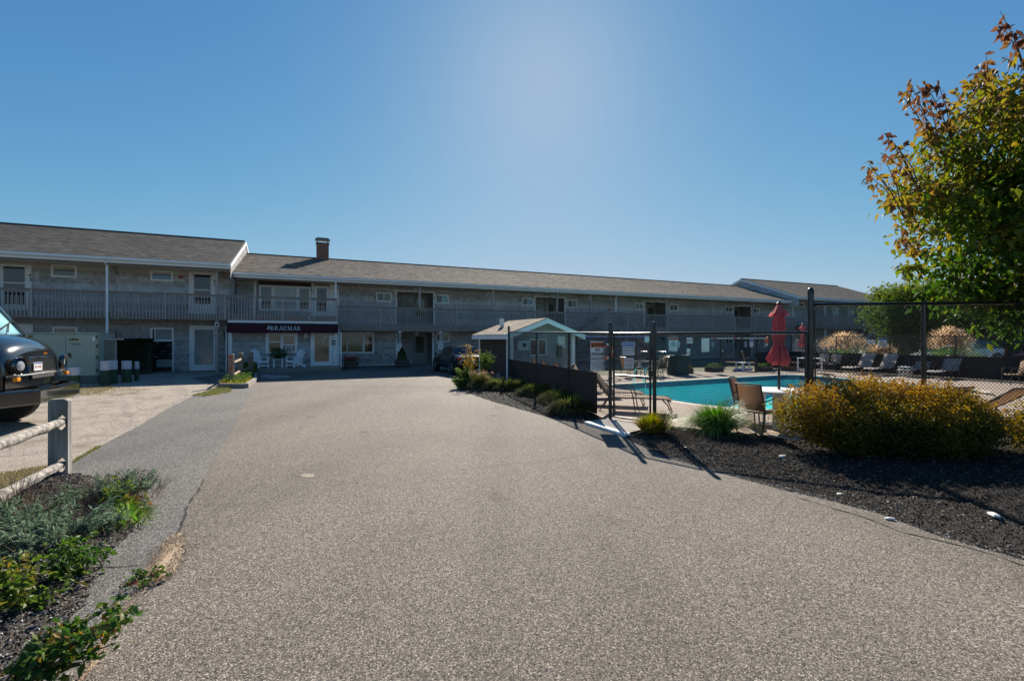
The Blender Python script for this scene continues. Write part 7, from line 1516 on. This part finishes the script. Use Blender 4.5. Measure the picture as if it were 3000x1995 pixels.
sprig('beach_rose', G(235, 1690), .26, .22, 300, .045, 'leaf_rose', 'small dark green rose sprig at the bed edge', 134, 7, 'shrub', (0, .5), None, .05)
sprig('beach_rose', G(-20, 1790), .28, .42, 560, .055, 'leaf_rose', 'large leafy beach rose at the left frame edge', 135, 26, 'shrub', (.05, .9), None, .15)
sprig('beach_rose', G(95, 1790), .20, .26, 220, .05, 'leaf_rose', 'beach rose with yellowing tips in the middle of the bed', 136, 12, 'shrub', (.1, .9), None, .1)
sprig('beach_rose', G(170, 1700), .28, .26, 300, .045, 'leaf_rose', 'rose sprig with a red hip between the herb and the shells', 137, 9, 'shrub', (.1, .6), None, .1)
o = empty('beach_rose', G(-60, 2110), 0, 'low beach rose branch arching over the asphalt at bottom left', 'shrub'); m = MB(); cen = []; r = np.random.default_rng(138); B0 = Vector((0, 0, .02))
for i in range(13):
    a = R(r.uniform(10, 75)); L = r.uniform(.30, .62); tip = Vector((math.cos(a) * L * 1.0, math.sin(a) * L * .9, .10 + r.uniform(.06, .24))); md = B0.lerp(tip, .5) + Vector((0, 0, .05)); m.tube([B0, md, tip], [.007, .005, .002], 5)
    for k in range(46): f = .4 + .6 * r.random(); q = np.array(B0.lerp(md, f * 2) if f < .5 else md.lerp(tip, f * 2 - 1)) + r.normal(size=3) * np.array([.032, .032, .018]); cen.append(q)
m.build('stems', MT['stem'], o); leaves('foliage', np.array(cen), .05, 'leaf_rose', o, r.random(len(cen)) ** 1.5, .05, .62, 138, updir=.1)
o = empty('crack_weed', G(425, 1700), 0, 'small spreading weed growing out of the asphalt crack by the sand', 'plant'); m = MB(); cen = []; r = np.random.default_rng(139)
for i in range(16):
    a = r.random() * 6.283; L = r.uniform(.06, .17); tip = Vector((math.cos(a) * L, math.sin(a) * L, .03)); m.tube([(0, 0, .01), tuple(tip)], [.003, .001], 4)
    for k in range(16): cen.append(np.array(tip) * r.uniform(.4, 1) + r.normal(size=3) * .012 + np.array([0, 0, .015]))
m.build('stems', MT['petal_red'], o); leaves('foliage', np.array(cen), .024, 'leaf_rose', o, r.random(len(cen)) * .6, -.1, .7, 140)
# pale stones on the mulch
for i, (px, py, s, lab) in enumerate(((2295, 1337, .055, 'largest pale rock on the mulch in front of the bush'), (2912, 1505, .05, 'pale rock alone on dark mulch near the right edge'), (2008, 1306, .028, 'small pale rock near the gate end of the mulch'), (2607, 1504, .03, 'small pale rock on the mulch edge below the bush'), (2460, 1434, .026, 'small pale rock at the mulch edge under the left of the bush'))):
    p = G(px, py, .06); r = random.Random(i); m = MB(); m.lathe([(s * .6, 0), (s, s * .25), (s * .9, s * .6), (s * .4, s * .85), (.002, s * .9)], n=9, fn=lambda a, z: 1 + .22 * math.sin(a * 2 + i) + .1 * math.sin(a * 3)); o = m.build('rock', MT['shell_white'], None, False); o.location = (p.x, p.y, bed_z(p.x, p.y) - .004); o.rotation_euler = (.1, .1, i); o.scale = (1.3, .9, .9)
    tag(o, lab, 'rock', 'pale rocks on the mulch')
o = MB().tube([FC.lerp(FD, .5) + Vector((-.0, -.12, .06)), FC.lerp(FD, .65) + Vector((0, -.13, .05)), FC.lerp(FD, .8) + Vector((0, -.1, .07)), FC.lerp(FD, .97) + Vector((0, -.12, .06))], .008, 6).build('garden_hose', MT['sign_white']); tag(o, 'thin pale hose lying along the fence foot left of the bush', 'hose')
# loose grit on the lot
gr = bed('gravel_drift', [G(-40, 1340), G(100, 1330), G(300, 1290), G(420, 1240), G(560, 1158)], [G(-40, 1180), G(100, 1170), G(300, 1150), G(420, 1145), G(540, 1135)], 30, 10, .0, 'gravel', -.002, 0, 99)
chips('gravel_stones', gr, 9000, .013, 'pebble', 98)
